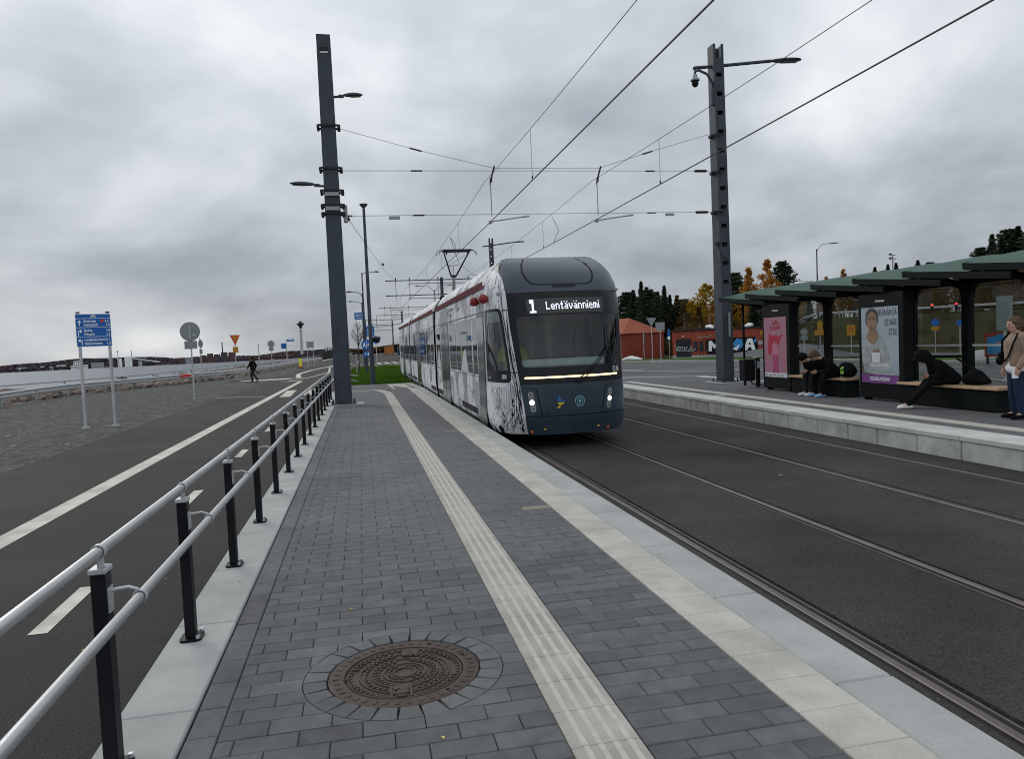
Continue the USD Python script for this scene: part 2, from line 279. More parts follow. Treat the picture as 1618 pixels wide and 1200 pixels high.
# ------------------------------------------------------------------ setting: terrain, water, roads
def struct(name, mb, mt, parent=None, smooth=False): return tag(mb.build(name, mt, parent, smooth), kind='structure') if parent is None else mb.build(name, mt, parent, smooth)
sm = lambda t: t*t*(3-2*t)
def step(a, b, x): return sm(np.clip((x-a)/(b-a), 0, 1))
def ez(x, y):
    """ground height: level round the stop, falling to the east, then an embankment and a wooded hill"""
    x, y = np.asarray(x, float), np.asarray(y, float); r = np.hypot(x, y); az = np.degrees(np.arctan2(x, np.maximum(y, 1e-3))); az = np.where(y <= 0, 90, az)
    low = -.15-.02*np.clip(np.minimum(r, 120)-28, 0, 92)*step(11, 16, az)
    up = step(29, 34, az)
    bank = low+(1.65+.0125*np.minimum(r, 150)-low)*step(84, 116, r)
    hill = np.where(r > 150, (r-150)*.012, 0)
    return low*(1-up)+(bank+hill)*up+np.where(az > 11, hill*.2*(1-up), 0)
# far-reaching ground sheet, hidden under water and terrain near the stop
g = MB(); n = 48; R = 3200
g.add([(0, 0, -9.5)]+[(R*math.cos(k*2*PI/n), R*math.sin(k*2*PI/n), -9.5) for k in range(n)], [(0, 1+k, 1+(k+1) % n) for k in range(n)])
struct('ground', g, m_['grass_dry'])
# east terrain
g = MB(); A = np.arange(8, 99, 1.5); Rr = np.r_[np.linspace(12, 80, 18), np.linspace(84, 160, 20), np.linspace(170, 420, 10)]
V = []
for a in A:
    for r in Rr: x, y, _ = pol(a, r); V.append((x, y, float(ez(x, y))-.06))
nR = len(Rr); q = [(i*nR+j, i*nR+j+1, (i+1)*nR+j+1, (i+1)*nR+j) for i in range(len(A)-1) for j in range(nR-1)]
q = [t for t in q if min(V[k][0] for k in t) > 13.2 or min(V[k][1] for k in t) > 90 or (min(V[k][1] for k in t) > 36 and min(V[k][0] for k in t) > 8.6)]
g.add(V, np.array(q)[:, ::-1]); struct('terrain', g, m_['grass_dry'], smooth=True)
# east road / turning area
def drape_polar(azs, r0, r1, nr, lift):
    V = []; ns = nr+1
    for a in azs:
        a0, a1 = r0(a), r1(a)
        for k in range(ns): x, y, _ = pol(a, a0+(a1-a0)*k/nr); V.append((x, y, float(ez(x, y))+lift))
    return V, [(i*ns+j, (i+1)*ns+j, (i+1)*ns+j+1, i*ns+j+1) for i in range(len(azs)-1) for j in range(nr)]
Rg = lambda a: float(np.interp(a, [8, 15, 22, 25.3, 33.6, 41, 43.4, 60, 90], [110, 100, 86, 74, 62, 47, 45, 40, 40]))
az_all = np.arange(12, 92.1, 1.0)
xin = 12.95
g = MB(); g.add(*drape_polar(az_all, lambda a: xin/math.sin(math.radians(a)), Rg, 14, 0)); struct('road', g, m_['asphalt_road'])
def ribbon(pts, w, lift, zf=None, n=None):
    """a flat strip along pts (x, y), draped on the terrain or at height zf"""
    P = np.array(pts, float); ls = LineString(P); k = n or max(2, int(ls.length/2)); P = np.array([ls.interpolate(t, normalized=True).coords[0] for t in np.linspace(0, 1, k)])
    T = np.gradient(P, axis=0); T /= np.linalg.norm(T, axis=1, keepdims=True); N = np.c_[-T[:, 1], T[:, 0]]
    L, Rt = P+N*w/2, P-N*w/2; z = lambda q: (ez(q[:, 0], q[:, 1]) if zf is None else np.full(len(q), zf))+lift
    V = np.vstack([np.c_[L, z(L)], np.c_[Rt, z(Rt)]])
    return V, [(i, k+i, k+i+1, i+1) for i in range(k-1)]
# verge beyond the road: green strips, then the lane that climbs the bank
g = MB(); g.add(*drape_polar(np.arange(14, 92, 1.), lambda a: Rg(a)+.15, lambda a: Rg(a)+(11 if a > 31 else 30), 8, .05)); struct('verge', g, m_['grass'])
g = MB(); g.add(*ribbon([pol(a, r)[:2] for a, r in ((50, 62), (44, 66), (40, 68), (36.5, 76), (33.5, 84), (31, 92), (28.5, 100))], 10, .12)); struct('lane', g, m_['asphalt_road'])
g = MB(); g.add(*ribbon([pol(a, r)[:2] for a, r in ((31.5, 122), (36, 121), (40, 119), (46, 118), (54, 120))], 8, .10)); struct('upper_road', g, m_['asphalt_road'])
# kerb along the road edge
g = MB()
for k in range(80):
    a0, a1 = 13+k*.6, 13+(k+1)*.6-.01
    p, q_ = pol(a0, Rg(a0)+.1), pol(a1, Rg(a1)+.1); d = q_-p; c = (p+q_)/2
    g.box((c[0], c[1], float(ez(c[0], c[1]))+.04), (np.hypot(d[0], d[1])-.02, .18, .22), math.atan2(d[1], d[0]))
struct('kerb', g, m_['concrete'])
# road markings east
g = MB()
g.add(*ribbon([(16.6, 47.0), (17.0, 43.5), (18.2, 38.2), (20.6, 33.5), (26, 27)], .30, .03)); g.add(*ribbon([(19.4, 43.4), (21.5, 41.5)], .3, .03)); g.add(*ribbon([(18.6, 24), (18.5, 19.6), (18.6, 13)], .13, .03)); g.add(*ribbon([(16.6, 47), (18.2, 46.2)], .9, .03))
struct('road_marking', g, m_['paint_white'])

# lake, near bank and land west of the stop
g = MB(); g.add([(-3000, -60, -7.2), (14, -60, -7.2), (14, 3000, -7.2), (-3000, 3000, -7.2)], [(0, 1, 2, 3)]); struct('lake', g, m_['water'])
GR = [pol(a, r)[:2] for a, r in ((-60, 31), (-40, 32.5), (-30, 34), (-26, 35.5), (-23.2, 38), (-21.5, 41.5), (-19.35, 46), (-15.5, 50), (-12, 54.5), (-9.2, 60), (-6.35, 77), (-4.2, 105), (-1.93, 155), (-.6, 260))]
GRl = LineString(GR)
land = Polygon([(-40, -60)]+[tuple(p) for p in GR]+[(60, 420), (21, 200), (12, 112), (9.6, 76), (-.72, 76), (-.9, 52), (-.7, 37), (-1.0, 30), (-1.0, -60)])
g = MB(); g.flat(land, -.145); struct('gravel_field', g, m_['gravel'])
bank_o = GRl.offset_curve(9.5); wo = GRl.offset_curve(22)
P0 = np.array([GRl.interpolate(t, normalized=True).coords[0] for t in np.linspace(0, 1, 90)])
def offs(d): l = GRl.offset_curve(d); return np.array([l.interpolate(t, normalized=True).coords[0] for t in np.linspace(0, 1, 90)])
rowsb = [(P0, -.15), (offs(1.2), -.22), (offs(3), -.1), (offs(5.5), .02), (offs(7.0), -.3), (offs(12), -2.6), (offs(24), -7.6)]
V = []
for k, (pp, z) in enumerate(rowsb):
    zz = z+(meshkit.noise(np.c_[pp*.45, np.zeros(90)], 5)-.5)*(.45 if 0 < k < 5 else 0)
    V += list(np.c_[pp, zz])
g = MB(); g.add(V, [(i*90+j, i*90+j+1, (i+1)*90+j+1, (i+1)*90+j) for i in range(6) for j in range(89)]); struct('shore_bank', g, m_['rock_bank'], smooth=True)
# cycle path and street beside the platform
g = MB(); g.flat(Polygon([(-5.9, -20), (-5.85, 30), (-5.75, 44), (-5.3, 46), (-5.2, 50), (-8.9, 52.5), (-8.6, 54), (-6.4, 56), (-5.9, 62), (-5.75, 90), (-5.0, 140), (-3.5, 190), (0, 240), (30, 240), (13.2, 150), (11, 100), (9.6, 78), (9.6, 75.2), (-.75, 75.2), (-.95, 52), (-.68, 38), (-.9, 34), (-1.3, 30), (-1.15, 26), (-1.15, -20)]), -.12); struct('cycle_path', g, m_['asphalt'])
g = MB()
for a, b, c, d in (((-3.76, -10), (-3.76, 25), (-3.66, 46), .30), ):
    g.add(*ribbon([(-3.62, -10), (-3.63, 25), (-3.60, 46)], .26, .004, -.12, 20))
for k in range(-2, 5):
    y = 5.3+k*4.05; g.add(*ribbon([(-2.17, y), (-2.19, y+1.0)], .12, .004, -.12, 3))
for p in (((-3.05, 30.6), (-3.2, 35.5)), ((-2.2, 31), (-2.35, 35.5))): g.add(*ribbon(p, .42, .004, -.12, 3))
g.add(*ribbon([(-4.2, 52), (-4.9, 60), (-4.6, 70), (-3.9, 78), (-2.6, 92)], .35, .004, -.12, 14)); g.add(*ribbon([(-4.4, 47), (-3.4, 52), (-2.6, 62), (-3.2, 78)], .16, .004, -.12, 14))
for p, w in ((((-1.0, 82), (4, 81)), 1.0), (((-5.4, 52.2), (-3.9, 51.5)), .35), (((-4.8, 46.8), (-3.6, 46)), .3), (((-2.6, 47.6), (-1.6, 47.2)), .3), (((-3.4, 80), (-2.2, 84)), .5), (((-1.9, 84), (-1.2, 90)), .6)): g.add(*ribbon(p, w, .004, -.12, 3))
for k in range(6): g.add(*ribbon([(1.2+.9*k, 84), (1.0+.9*k, 92)], .45, .004, -.12, 3))
for k in range(5): g.add(*ribbon([(-.5, 96+4*k), (-.35, 98+4*k)], .4, .004, -.12, 3))
struct('path_marking', g, m_['paint_white'])
g = MB(); g.add(*ribbon([(-6.0, 32.8), (-3.85, 31.2)], .12, .006, -.12, 3)); g.flat(Polygon([(-6.2+1.7*math.cos(t), 51+1.15*math.sin(t)) for t in np.linspace(0, 2*PI, 20)]), -.114); struct('worn_marking', g, m_['paint_thin'])
# pale stones strewn over the gravel
g = MB()
for k in range(1500):
    x, y = rng.uniform(-16, -6.0), 12+48*rng.random()**1.4
    if not land.contains(Point(x-.3, y)): continue
    s = rng.uniform(.01, .03)*(2.2 if rng.random() < .05 else 1); t = trimesh.creation.icosphere(0); v = t.vertices*np.array([s*rng.uniform(.7, 1.5), s, s*.6]); g.add(v@rot(rng.uniform(0, 6))[:3, :3].T+np.array([x, y, -.14]), t.faces)
tag(g.build('pebbles', m_['pebble']), 'pale crushed stones strewn over the grey gravel beside the cycle path', 'gravel', kind='stuff')

# track bed with four grooved rails
TC1, TC2, ZT = 3.73, 7.01, -.35
RX = (3.02, 4.44, 6.28, 7.76)
g = MB(); edges = [2.38]+[v for x in RX for v in (x-.10, x+.10)]+[8.42]
for k in range(0, len(edges), 2): g.bb(edges[k], edges[k+1], -12, 37.2, ZT-.25, ZT)
struct('track_bed', g, m_['asphalt_track'])
g = MB()
for x in RX: g.bb(x-.10, x+.10, -12, 37.2, ZT-.25, ZT-.045)
struct('track_channel', g, m_['joint'])
for k, x in enumerate(RX):
    s = 1 if k % 2 == 0 else -1     # groove on the inner side of each rail
    t = thing('tram_rail', ['grooved tram rail next to the edge of the paved platform', 'grooved tram rail under the right wheels of the tram', 'grooved tram rail of the empty track, the one nearer the tram', 'grooved tram rail nearest the concrete wall of the shelter platform'][k], 'rail', kind=None)
    MB().bb(x-s*.075-.014, x-s*.075+.014, -12, 37.2, ZT-.1, ZT-.012).build('rubber_profile', m_['rail_dark'], t)
    a, b = sorted((x-s*.058, x-s*.0)); MB().bb(a, b, -12, 200, ZT-.1, ZT+.004, .006).build('rail_head', m_['rail_steel'], t)
    a, b = sorted((x+s*.045, x+s*.062)); MB().bb(a, b, -12, 37.2, ZT-.1, ZT-.004).build('groove_lip', m_['rail_edge'], t)
g = MB(); g.flat(Polygon([(-.68, 38.0), (-.95, 52), (-.75, 75.2), (9.6, 75.2), (8.3, 37.2), (2.4, 37.2)]), -.16); struct('lawn', g, m_['grass'])
# ramp and crossing between platform end and lawn
g = MB(); g.add([(-1.2, 29.6, -.012), (2.38, 29.6, -.012), (2.38, 37.2, -.15), (-.7, 38, -.15)], [(0, 1, 2, 3)]); struct('ramp', g, m_['paving_far'])
g = MB()
for pts, z0 in ((((1.15, 29.9), (1.10, 33.4), (1.75, 33.2), (1.70, 30.6), (2.0, 27.0), (1.75, 26.6)), 0),): g.flat(Polygon([(1.18, 30.3), (1.14, 36.6), (1.95, 36.5), (1.95, 30.0), (2.06, 27.2), (1.76, 26.4)]), 0, lambda v: np.c_[v, np.where(v[:, 1] > 29.6, -.012-(v[:, 1]-29.6)*.0177, 0)+.008])
g.add([(-1.1, 29.45, .004), (.75, 29.55, .004), (.75, 29.75, .004), (-1.1, 29.7, .004)], [(0, 1, 2, 3)])
struct('ramp_strip', g, m_['warning'])
g = MB(); g.add([(2.07, 30, -.005), (2.38, 29.5, -.005), (2.38, 37, -.14), (1.96, 37, -.14)], [(0, 1, 2, 3)]); struct('ramp_edge', g, m_['kerb'])
g = MB(); g.bb(-.75, 8.3, 75.0, 75.25, -.3, -.10); struct('lawn_kerb', g, m_['concrete'])
# grass blades on the lawn
bl = MB(); V, F = [], []
for k in range(34000):
    x, y = rng.uniform(-.85, 3.6), 38+37*rng.random()**1.6
    if x < -.68 - (y-38)*.01: continue
    h, w, a = rng.uniform(.04, .11), rng.uniform(.012, .03), rng.uniform(0, PI); dx, dy = w*math.cos(a), w*math.sin(a); n0 = len(V)
    V += [(x-dx, y-dy, -.16), (x+dx, y+dy, -.16), (x+rng.uniform(-.03, .03), y+rng.uniform(-.03, .03), -.16+h)]; F.append((n0, n0+1, n0+2))
bl.add(V, F); tag(bl.build('lawn_grass', m_['grass_blade']), 'short green grass between the platform ramp and the crossing', 'grass', kind='stuff')

# ------------------------------------------------------------------ left platform with its pavers
plat = UsdGeom.Xform.Define(stage, numbered('/World', 'platform')).GetPrim(); tag(plat, kind='structure')
MB().bb(-.86, 2.10, -3, 29.6, -.5, -.02).build('bed', m_['joint'], plat)
MB().bb(2.10, 2.345, -3, 29.6, -.5, -.10).build('edge_wall', m_['platform_wall'], plat)
MHC = (.13, 3.76); ring_hole = circ(.503, 40, MHC)
def paver(mb, x0, x1, y0, y1, dz=0, g=.0018, c=.0045, t=.06):
    x0, x1, y0, y1 = x0+g, x1-g, y0+g, y1-g; z = dz
    v = [(x0, y0, z-t), (x1, y0, z-t), (x1, y1, z-t), (x0, y1, z-t), (x0, y0, z-c), (x1, y0, z-c), (x1, y1, z-c), (x0, y1, z-c), (x0+c, y0+c, z), (x1-c, y0+c, z), (x1-c, y1-c, z), (x0+c, y1-c, z)]
    f = [(8, 9, 10, 11)]
    for k in range(4): j = (k+1) % 4; f += [(k, j, 4+j, 4+k), (4+k, 4+j, 8+j, 8+k)]
    mb.add(v, f)
tiles = []      # (distance, x0, x1, y0, y1)
PY, PX = .1315, .27
y = 1.32; row = 0; y_start = 3.29-15*PY
for row in range(-1, 215):
    y0 = y_start+row*PY; y1 = y0+PY
    if y1 > 29.5: break
    off = -.62 if row % 2 == 0 else -.485
    for lo, hi, x in ((-.695, .742, off-PX), (1.043, 1.757, (1.21 if row % 2 == 0 else 1.34)-2*PX)):
        cuts = [lo]+[v for v in (x+PX*i for i in range(12)) if lo+.045 < v < hi-.045]+[hi]
        tiles += [(y0, a, b, y1) for a, b in zip(cuts[:-1], cuts[1:])]
for k in range(112):
    y0 = 3.35+(k-9)*.272
    if y0 < 29.3: tiles.append((y0, -.832, -.697, y0+.272))
far = MB(); tiles.sort(); nn = 0
for y0, a, b, y1 in tiles:
    pb = sbox(a, y0, b, y1); tiny = rng.gauss(0, .0012)
    if pb.intersects(ring_hole):
        pc = pb.difference(ring_hole).buffer(-.0025)
        if pc.area < 2e-4: continue
        mb = MB().ext(pc, .06, frame((0, 0, -.06), (1, 0, 0), (0, 1, 0))); mb.build('paver', m_['paver_cut'], plat); nn += 1; continue
    if nn < 300 and y0 > 1.0: mb = MB(); paver(mb, a, b, y0, y1, tiny); mb.build('paver', m_['paver'], plat); nn += 1
    else: paver(far, a, b, y0, y1, tiny)
tag(far.build('far_pavers', m_['paver'], plat), kind='stuff')
for k in range(26):      # kerb under the railing, edge coping
    y0 = 3.62+(k-3)*1.16; MB().bb(-1.19, -.845, y0+.003, y0+1.157, -.45, .004, .008).build('kerb_stone', m_['kerb'], plat)
for k in range(26):
    y0 = 3.015+(k-3)*1.21
    if y0 > 29: break
    MB().bb(2.072, 2.37, y0+.003, min(y0+1.207, 29.6), -.13, .002, .009).build('edge_slab', m_['kerb'], plat)
wf = MB(); gf = MB(); gr_ = MB()
for k in range(96):
    y0 = 1.35+k*.295
    w = MB() if k < 40 else wf; w.bb(1.762, 2.066, y0+.0015, y0+.2935, -.06, .003, .004)
    if k < 40: w.build('warning_slab', m_['warning'], plat)
    if y0 > 27.2: continue
    q = MB() if k < 34 else gf; q.bb(.745, 1.038, y0+.0015, y0+.2935, -.06, .001, .004)
    rb = MB() if k < 34 else gr_
    for j in range(4): rb.bb(.793+j*.062, .820+j*.062, y0+.0015, y0+.2935, -.01, .0055, .0035)
    if k < 34: s_ = q.build('guide_slab', m_['guide'], plat); rb.build('rib', m_['guide_rib'], s_)
tag(wf.build('far_warning_slabs', m_['warning'], plat), kind='stuff'); tag(gf.build('far_guide_slabs', m_['guide'], plat), kind='stuff'); tag(gr_.build('far_guide_ribs', m_['guide_rib'], plat), kind='stuff')
g = MB(); g.flat(Polygon([(.745, 27.2), (1.038, 27.2), (.98, 28.4), (.78, 29.5), (.42, 29.55), (.60, 28.5)]), .003); g.build('guide_bend', m_['guide'], plat)
MB().bb(1.48, 1.755, 7.04, 7.17, -.05, .0035, .003).build('paver', m_['paver_tan'], plat, label='tan coloured paver beside the warning strip'); MB().bb(1.45, 1.757, 14.0, 14.14, -.05, .0035, .003).build('paver', m_['paver_tan'], plat, label='far tan coloured paver beside the warning strip')
# stones round the manhole
for k in range(26):
    a0, a1 = 2*PI*k/26+.006, 2*PI*(k+1)/26-.006; r0, r1 = .388+rng.uniform(0, .004), .500
    a0i, a1i = a0+.014, a1-.014
    pc = Polygon([(MHC[0]+r*math.cos(a), MHC[1]+r*math.sin(a)) for r, a in ((r1, a0), (r1, (a0+a1)/2), (r1, a1), (r0, a1i), (r0, a0i))])
    MB().ext(pc, .06, frame((0, 0, -.06+rng.gauss(0, .0012)), (1, 0, 0), (0, 1, 0))).build('ring_stone', m_['paver_cut'], plat)
mh = thing('manhole_cover', 'round rusty cast iron manhole cover set in a ring of grey stones', 'manhole cover', (MHC[0], MHC[1], 0))
MB().lathe([(.300, -.05), (.300, -.004), (.306, -.001), (.374, -.001), (.380, -.006), (.384, -.05)], n=64).build('frame', m_['rust_iron'], mh, 40)
MB().lathe([(.384, -.05), (.384, -.016), (.391, -.016), (.391, -.05)], n=48).build('rim', m_['rust_rim'], mh)
cv = MB().lathe([(0, -.012), (.296, -.012), (.296, -.05)], n=48)
for r in (.055, .105, .165, .225, .285): cv.lathe([(r-.006, -.013), (r-.004, -.005), (r+.004, -.005), (r+.006, -.013)], n=56)
lid = cv.build('lid', m_['rust_iron'], mh, 40)
st = MB()
for r, n in ((.08, 16), (.135, 26), (.150, 30), (.195, 38), (.210, 40), (.255, 46), (.27, 50)):
    for k in range(n):
        a = 2*PI*k/n+r*7
        if r < .26 and (abs(math.sin(a)) > .985 or (.16 < r and abs(math.cos(a)) > .93 and r > .2)): continue
        st.box((r*math.cos(a), r*math.sin(a), -.009), (.011, .018, .010), a)
for k in range(40):
    a = 2*PI*k/40; st.box((.342*math.cos(a), .342*math.sin(a), -.001), (.03, .02, .006), a)
tag(st.build('studs', m_['rust_iron'], lid), kind='stuff')
MB().box((.04, .232, -.006), (.085, .075, .008)).build('pad', m_['rust_iron'], lid); MB().lathe([(.013, -.004), (.017, 0), (.021, -.004)], (.04, .232, 0), 16).build('boss', m_['rust_iron'], lid); MB().box((-.03, -.19, -.008), (.075, .085, .008)).build('pad', m_['rust_iron'], lid)
for x_ in (-.075, .018): MB().box((x_, -.215, -.006), (.012, .12, .009)).build('bar', m_['rust_iron'], lid)
for c_, d_ in (((-.028, -.262, -.006), (.05, .028, .012)), ((-.295, -.02, .0), (.022, .018, .004)), ((.31, .11, .0), (.022, .018, .004)), ((.15, .30, 0), (.018, .012, .004)), ((.19, -.27, 0), (.018, .012, .004))): MB().box(c_, d_).build('slot', m_['rail_dark'], lid)

# ------------------------------------------------------------------ opposite platform
p2 = UsdGeom.Xform.Define(stage, numbered('/World', 'platform')).GetPrim(); tag(p2, kind='structure')
MB().bb(8.60, 12.62, -4, 26.6, -.5, -.004).build('paving', m_['paving_far'], p2)
g = MB(); g.add([(8.6, 26.6, -.004), (12.62, 26.6, -.004), (13.6, 33.0, -.17), (8.6, 34.0, -.3)], [(0, 1, 2, 3)]); g.build('ramp', m_['paving_far'], p2)
def yb(k): return 8.13-.02+(k-8)*1.0
js = [-2, -1., 0.1, 1.2, 2.2, 3.2, 4.2, 5.2, 6.15, 7.15, 8.13, 9.18, 10.06, 10.97, 11.74, 12.63, 13.6, 14.55, 15.47, 16.5, 17.14, 18.18, 19.31, 19.97, 21.69, 22.7, 23.7, 24.7, 25.7, 26.6]
for a, b in zip(js[:-1], js[1:]): MB().bb(8.42+rng.uniform(-.004, .004), 8.62, a+.008, b-.008, -.5, -.06, .012).build('wall_block', m_['platform_wall'], p2)
for k in range(26):
    a = -4+k*1.2; b = min(a+1.2, 26.6)
    MB().bb(8.405, 9.02, a+.003, b-.003, -.075, .006, .01).build('edge_slab', m_['coping_far'], p2)
for k in range(50):
    a = -4+k*.6
    if a < 26.3: MB().bb(9.40, 9.70, a+.002, a+.598, -.03, .004, .003).build('warning_slab', m_['warning'], p2)
MB().bb(9.02, 9.40, 17.95, 18.13, -.03, .003).build('cross_strip', m_['warning'], p2)
MB().bb(12.62, 12.92, -4, 26.6, -.5, .012, .012).build('back_kerb', m_['coping_far'], p2)
g = MB(); q = [(12.92, 26.6, .012), (12.62, 26.6, .012), (11.0, 30.2, -.10), (8.6, 34.2, -.28), (8.6, 34.5, -.28), (11.1, 30.5, -.10)]
g.add(q, [(0, 1, 2, 5), (5, 2, 3, 4)]); g.build('ramp_kerb', m_['coping_far'], p2)
g = MB(); g.add([(8.42, 26.6, .006), (9.02, 26.6, .006), (9.02, 33.8, -.28), (8.42, 34, -.28)], [(0, 1, 2, 3)]); g.build('ramp_edge', m_['coping_far'], p2)
# small litter and fallen leaves
for k, (x, y, z) in enumerate(((-1.75, 4.9, -.118), (-2.85, 5.2, -.118), (-1.62, 6.3, -.118), (5.55, 9.2, ZT+.002), (-.15, 4.75, .001), (.25, 3.05, .001), (-.95, 5.6, .006))):
    s = .045 if k in (0, 3) else .02; v = [(0, -s*.7, 0), (s*.45, 0, .004), (0, s*.8, .002), (-s*.45, 0, .006)]
    l = MB(); l.add(np.array(v)@rot(k*1.3)[:3, :3].T+np.array((x, y, z+.002)), [(0, 1, 2, 3)])
    tag(l.build('fallen_leaf', m_['leaf_litter']), ['pale yellow birch leaf on the dark path between the two nearest railing posts', 'small leaf on the cycle path near the first white dash', 'tiny leaf on the path behind the third railing post', 'yellow leaf lying on the empty track', 'crumb of pale leaf on the pavers above the manhole', 'crumb of pale leaf on the pavers below the manhole', 'tiny leaf on the light kerb beside the railing'][k], 'leaf')
# ------------------------------------------------------------------ tram
ZYk = [-.07, .1, .3, .85, 1.2, 2.1, 2.55, 2.75, 2.95, 3.1, 3.2, 3.27, 3.3]; Y0k = [13.2, 13.08, 13.0, 12.97, 13.04, 13.2, 13.33, 13.45, 13.65, 13.88, 14.1, 14.3, 14.44]
ZHk = [-.07, .05, .3, 2.3, 2.7, 2.95, 3.1, 3.2, 3.27, 3.3]; HWk = [1.22, 1.29, 1.325, 1.325, 1.30, 1.22, 1.12, 1.02, .92, .8]
YE = 14.45
def y0f(z):
    s = sum(np.interp(np.clip(z+d, -.07, 3.3), ZYk, Y0k) for d in (-.12, -.06, 0, .06, .12))/5; return np.where(z > 3.1, np.interp(z, ZYk, Y0k), s)
hwf = lambda z: np.interp(z, ZHk, HWk)
def nose(pz, off=0.):
    pz = np.asarray(pz, float)
    def S(p, z):
        th = np.abs(p)*PI/2; k = 2/2.6; hw = hwf(z); y0 = y0f(z)
        return np.c_[TC1+np.sign(p)*hw*np.sin(th)**k, y0+(YE-y0)*(1-np.maximum(np.cos(th), 0)**k), z]
    P = S(pz[:, 0], pz[:, 1])
    if off:
        p, z = np.clip(pz[:, 0], -.985, .985), np.clip(pz[:, 1], -.06, 3.27)
        n = np.cross(S(p+.01, z)-S(p-.01, z), S(p, z+.01)-S(p, z-.01)); n /= np.linalg.norm(n, axis=1, keepdims=True)+1e-12; P = P+n*off
    return P
def skin(poly, off=0., cp=.045, cz=.085, mb=None, xm=False):
    if xm: cp, cz = cp*1.2, cz
    mb = mb or MB(); x0, y0, x1, y1 = poly.bounds
    xs = np.arange(math.floor(x0/cp), math.ceil(x1/cp))*cp; zs = np.arange(math.floor(y0/cz), math.ceil(y1/cz))*cz
    B = [shapely.box(a, b, a+cp, b+cz) for a in xs for b in zs]
    I = shapely.intersection(poly, np.array(B)); V, F, n = [], [], 0
    for c in I:
        if c.is_empty: continue
        for q in getattr(c, 'geoms', [c]):
            if q.geom_type != 'Polygon' or q.area < 1e-7: continue
            v, f = trimesh.creation.triangulate_polygon(q, engine='earcut'); f = np.array(f); a = v[f]
            ar = (a[:, 1, 0]-a[:, 0, 0])*(a[:, 2, 1]-a[:, 0, 1])-(a[:, 2, 0]-a[:, 0, 0])*(a[:, 1, 1]-a[:, 0, 1]); f[ar < 0] = f[ar < 0][:, ::-1]
            V.append(v); F.append(f+n); n += len(v)
    V = np.vstack(V); key = np.round(V, 6); u, inv = np.unique(key, axis=0, return_inverse=True); F = inv.reshape(-1)[np.vstack(F)]
    F = F[(F[:, 0] != F[:, 1]) & (F[:, 1] != F[:, 2]) & (F[:, 0] != F[:, 2])]
    if xm: u = np.c_[np.sign(u[:, 0])*2/PI*np.arcsin(np.minimum(np.abs(u[:, 0])/hwf(u[:, 1]), 1)**1.3), u[:, 1]]
    return mb.add(nose(u, off), F)
# line-drawing wrap: white film with thin black contours, grey washes and ink
def wrapmat(name, edge, wash, ink, scale, thick):
    MATS[name] = usdkit.material(stage, '/World/Looks/'+name, {
        'g': ('geometry', {}), 'mp': ('mapping', {'scale': (1, .9, 1.0)}), 'dn': ('noise_texture', {'scale': 2.2, 'detail': 4.}), 'dm': ('vector_math', {'math_type': 'scale', 'scale': .55}), 'da': ('vector_math', {'math_type': 'add'}),
        'v': ('voronoi_texture', {'feature': 'distance_to_edge', 'scale': scale}), 'vr': ('rgb_ramp', {'ramp': [(0, (0, 0, 0)), (thick, (0, 0, 0)), (thick*1.8, (1, 1, 1)), (1, (1, 1, 1))]}),
        'v2': ('voronoi_texture', {'feature': 'distance_to_edge', 'scale': scale*2.9}), 'v2r': ('rgb_ramp', {'ramp': [(0, (.25, .25, .25)), (thick*.8, (.3, .3, .3)), (thick*1.6, (1, 1, 1)), (1, (1, 1, 1))]}),
        'hm': ('mapping', {'scale': (14., 14., 1.1)}), 'hn': ('noise_texture', {'scale': 1.0, 'detail': 5., 'distortion': .6}), 'hr': ('rgb_ramp', {'ramp': [(0, (0, 0, 0)), (ink, (0, 0, 0)), (ink+.02, (1, 1, 1)), (1, (1, 1, 1))]}),
        'an': ('noise_texture', {'scale': .8, 'detail': 3.}), 'ar': ('rgb_ramp', {'ramp': [(.42, (1, 1, 1)), (.5, (0, 0, 0))]}),
        'wn': ('noise_texture', {'scale': .9, 'detail': 4., 'distortion': .8}), 'wr': ('rgb_ramp', {'ramp': [(.44, (.66, .67, .70)), (.52, (.58, .59, .62)), (.56, (wash, wash, wash*1.05)), (.7, (wash, wash, wash*1.05))]}),
        'm1': ('mix', {'mix_type': 'multiply', 'fac': edge}), 'm2': ('mix', {'mix_type': 'multiply', 'fac': edge*.8}), 'm3': ('mix', {'mix_type': 'multiply', 'fac': 1.}), 'm4': ('mix', {'mix_type': 'lighten', 'fac': 1.}), 'p': ('principled_bsdf', {'roughness': .45, 'specular_ior_level': .25})},
        [('g.position', 'dn.vector'), ('dn.color', 'dm.vector1'), ('g.position', 'da.vector1'), ('dm.vector', 'da.vector2'), ('da.vector', 'v.vector'), ('v.distance', 'vr.fac'), ('da.vector', 'v2.vector'), ('v2.distance', 'v2r.fac'),
         ('g.position', 'hm.vector'), ('hm.vector', 'hn.vector'), ('hn.fac', 'hr.fac'), ('g.position', 'an.vector'), ('an.fac', 'ar.fac'), ('g.position', 'wn.vector'), ('wn.fac', 'wr.fac'),
         ('wr.color', 'm1.color1'), ('vr.color', 'm1.color2'), ('m1.color', 'm2.color1'), ('v2r.color', 'm4.color1'), ('ar.color', 'm4.color2'), ('m4.color', 'm2.color2'), ('m2.color', 'm3.color1'), ('hr.color', 'm3.color2'), ('m3.color', 'p.base_color')], surface='p.BSDF')
wrapmat('wrap_front', .45, .52, .30, 2.6, .012); wrapmat('wrap_side', .6, .33, .28, 1.5, .015)
mat('tram_blue', (.023, .034, .048), .32, var=.06, vs=1, spec=.4); mat('tram_black', (.006, .007, .009), .25, var=.05, spec=.2)
mat('tram_under', (.006, .006, .0065), .9); mat('tram_grey', (.28, .29, .30), .45, var=.06); mat('tram_roof', (.50, .52, .53), .5, var=.08, vs=1)
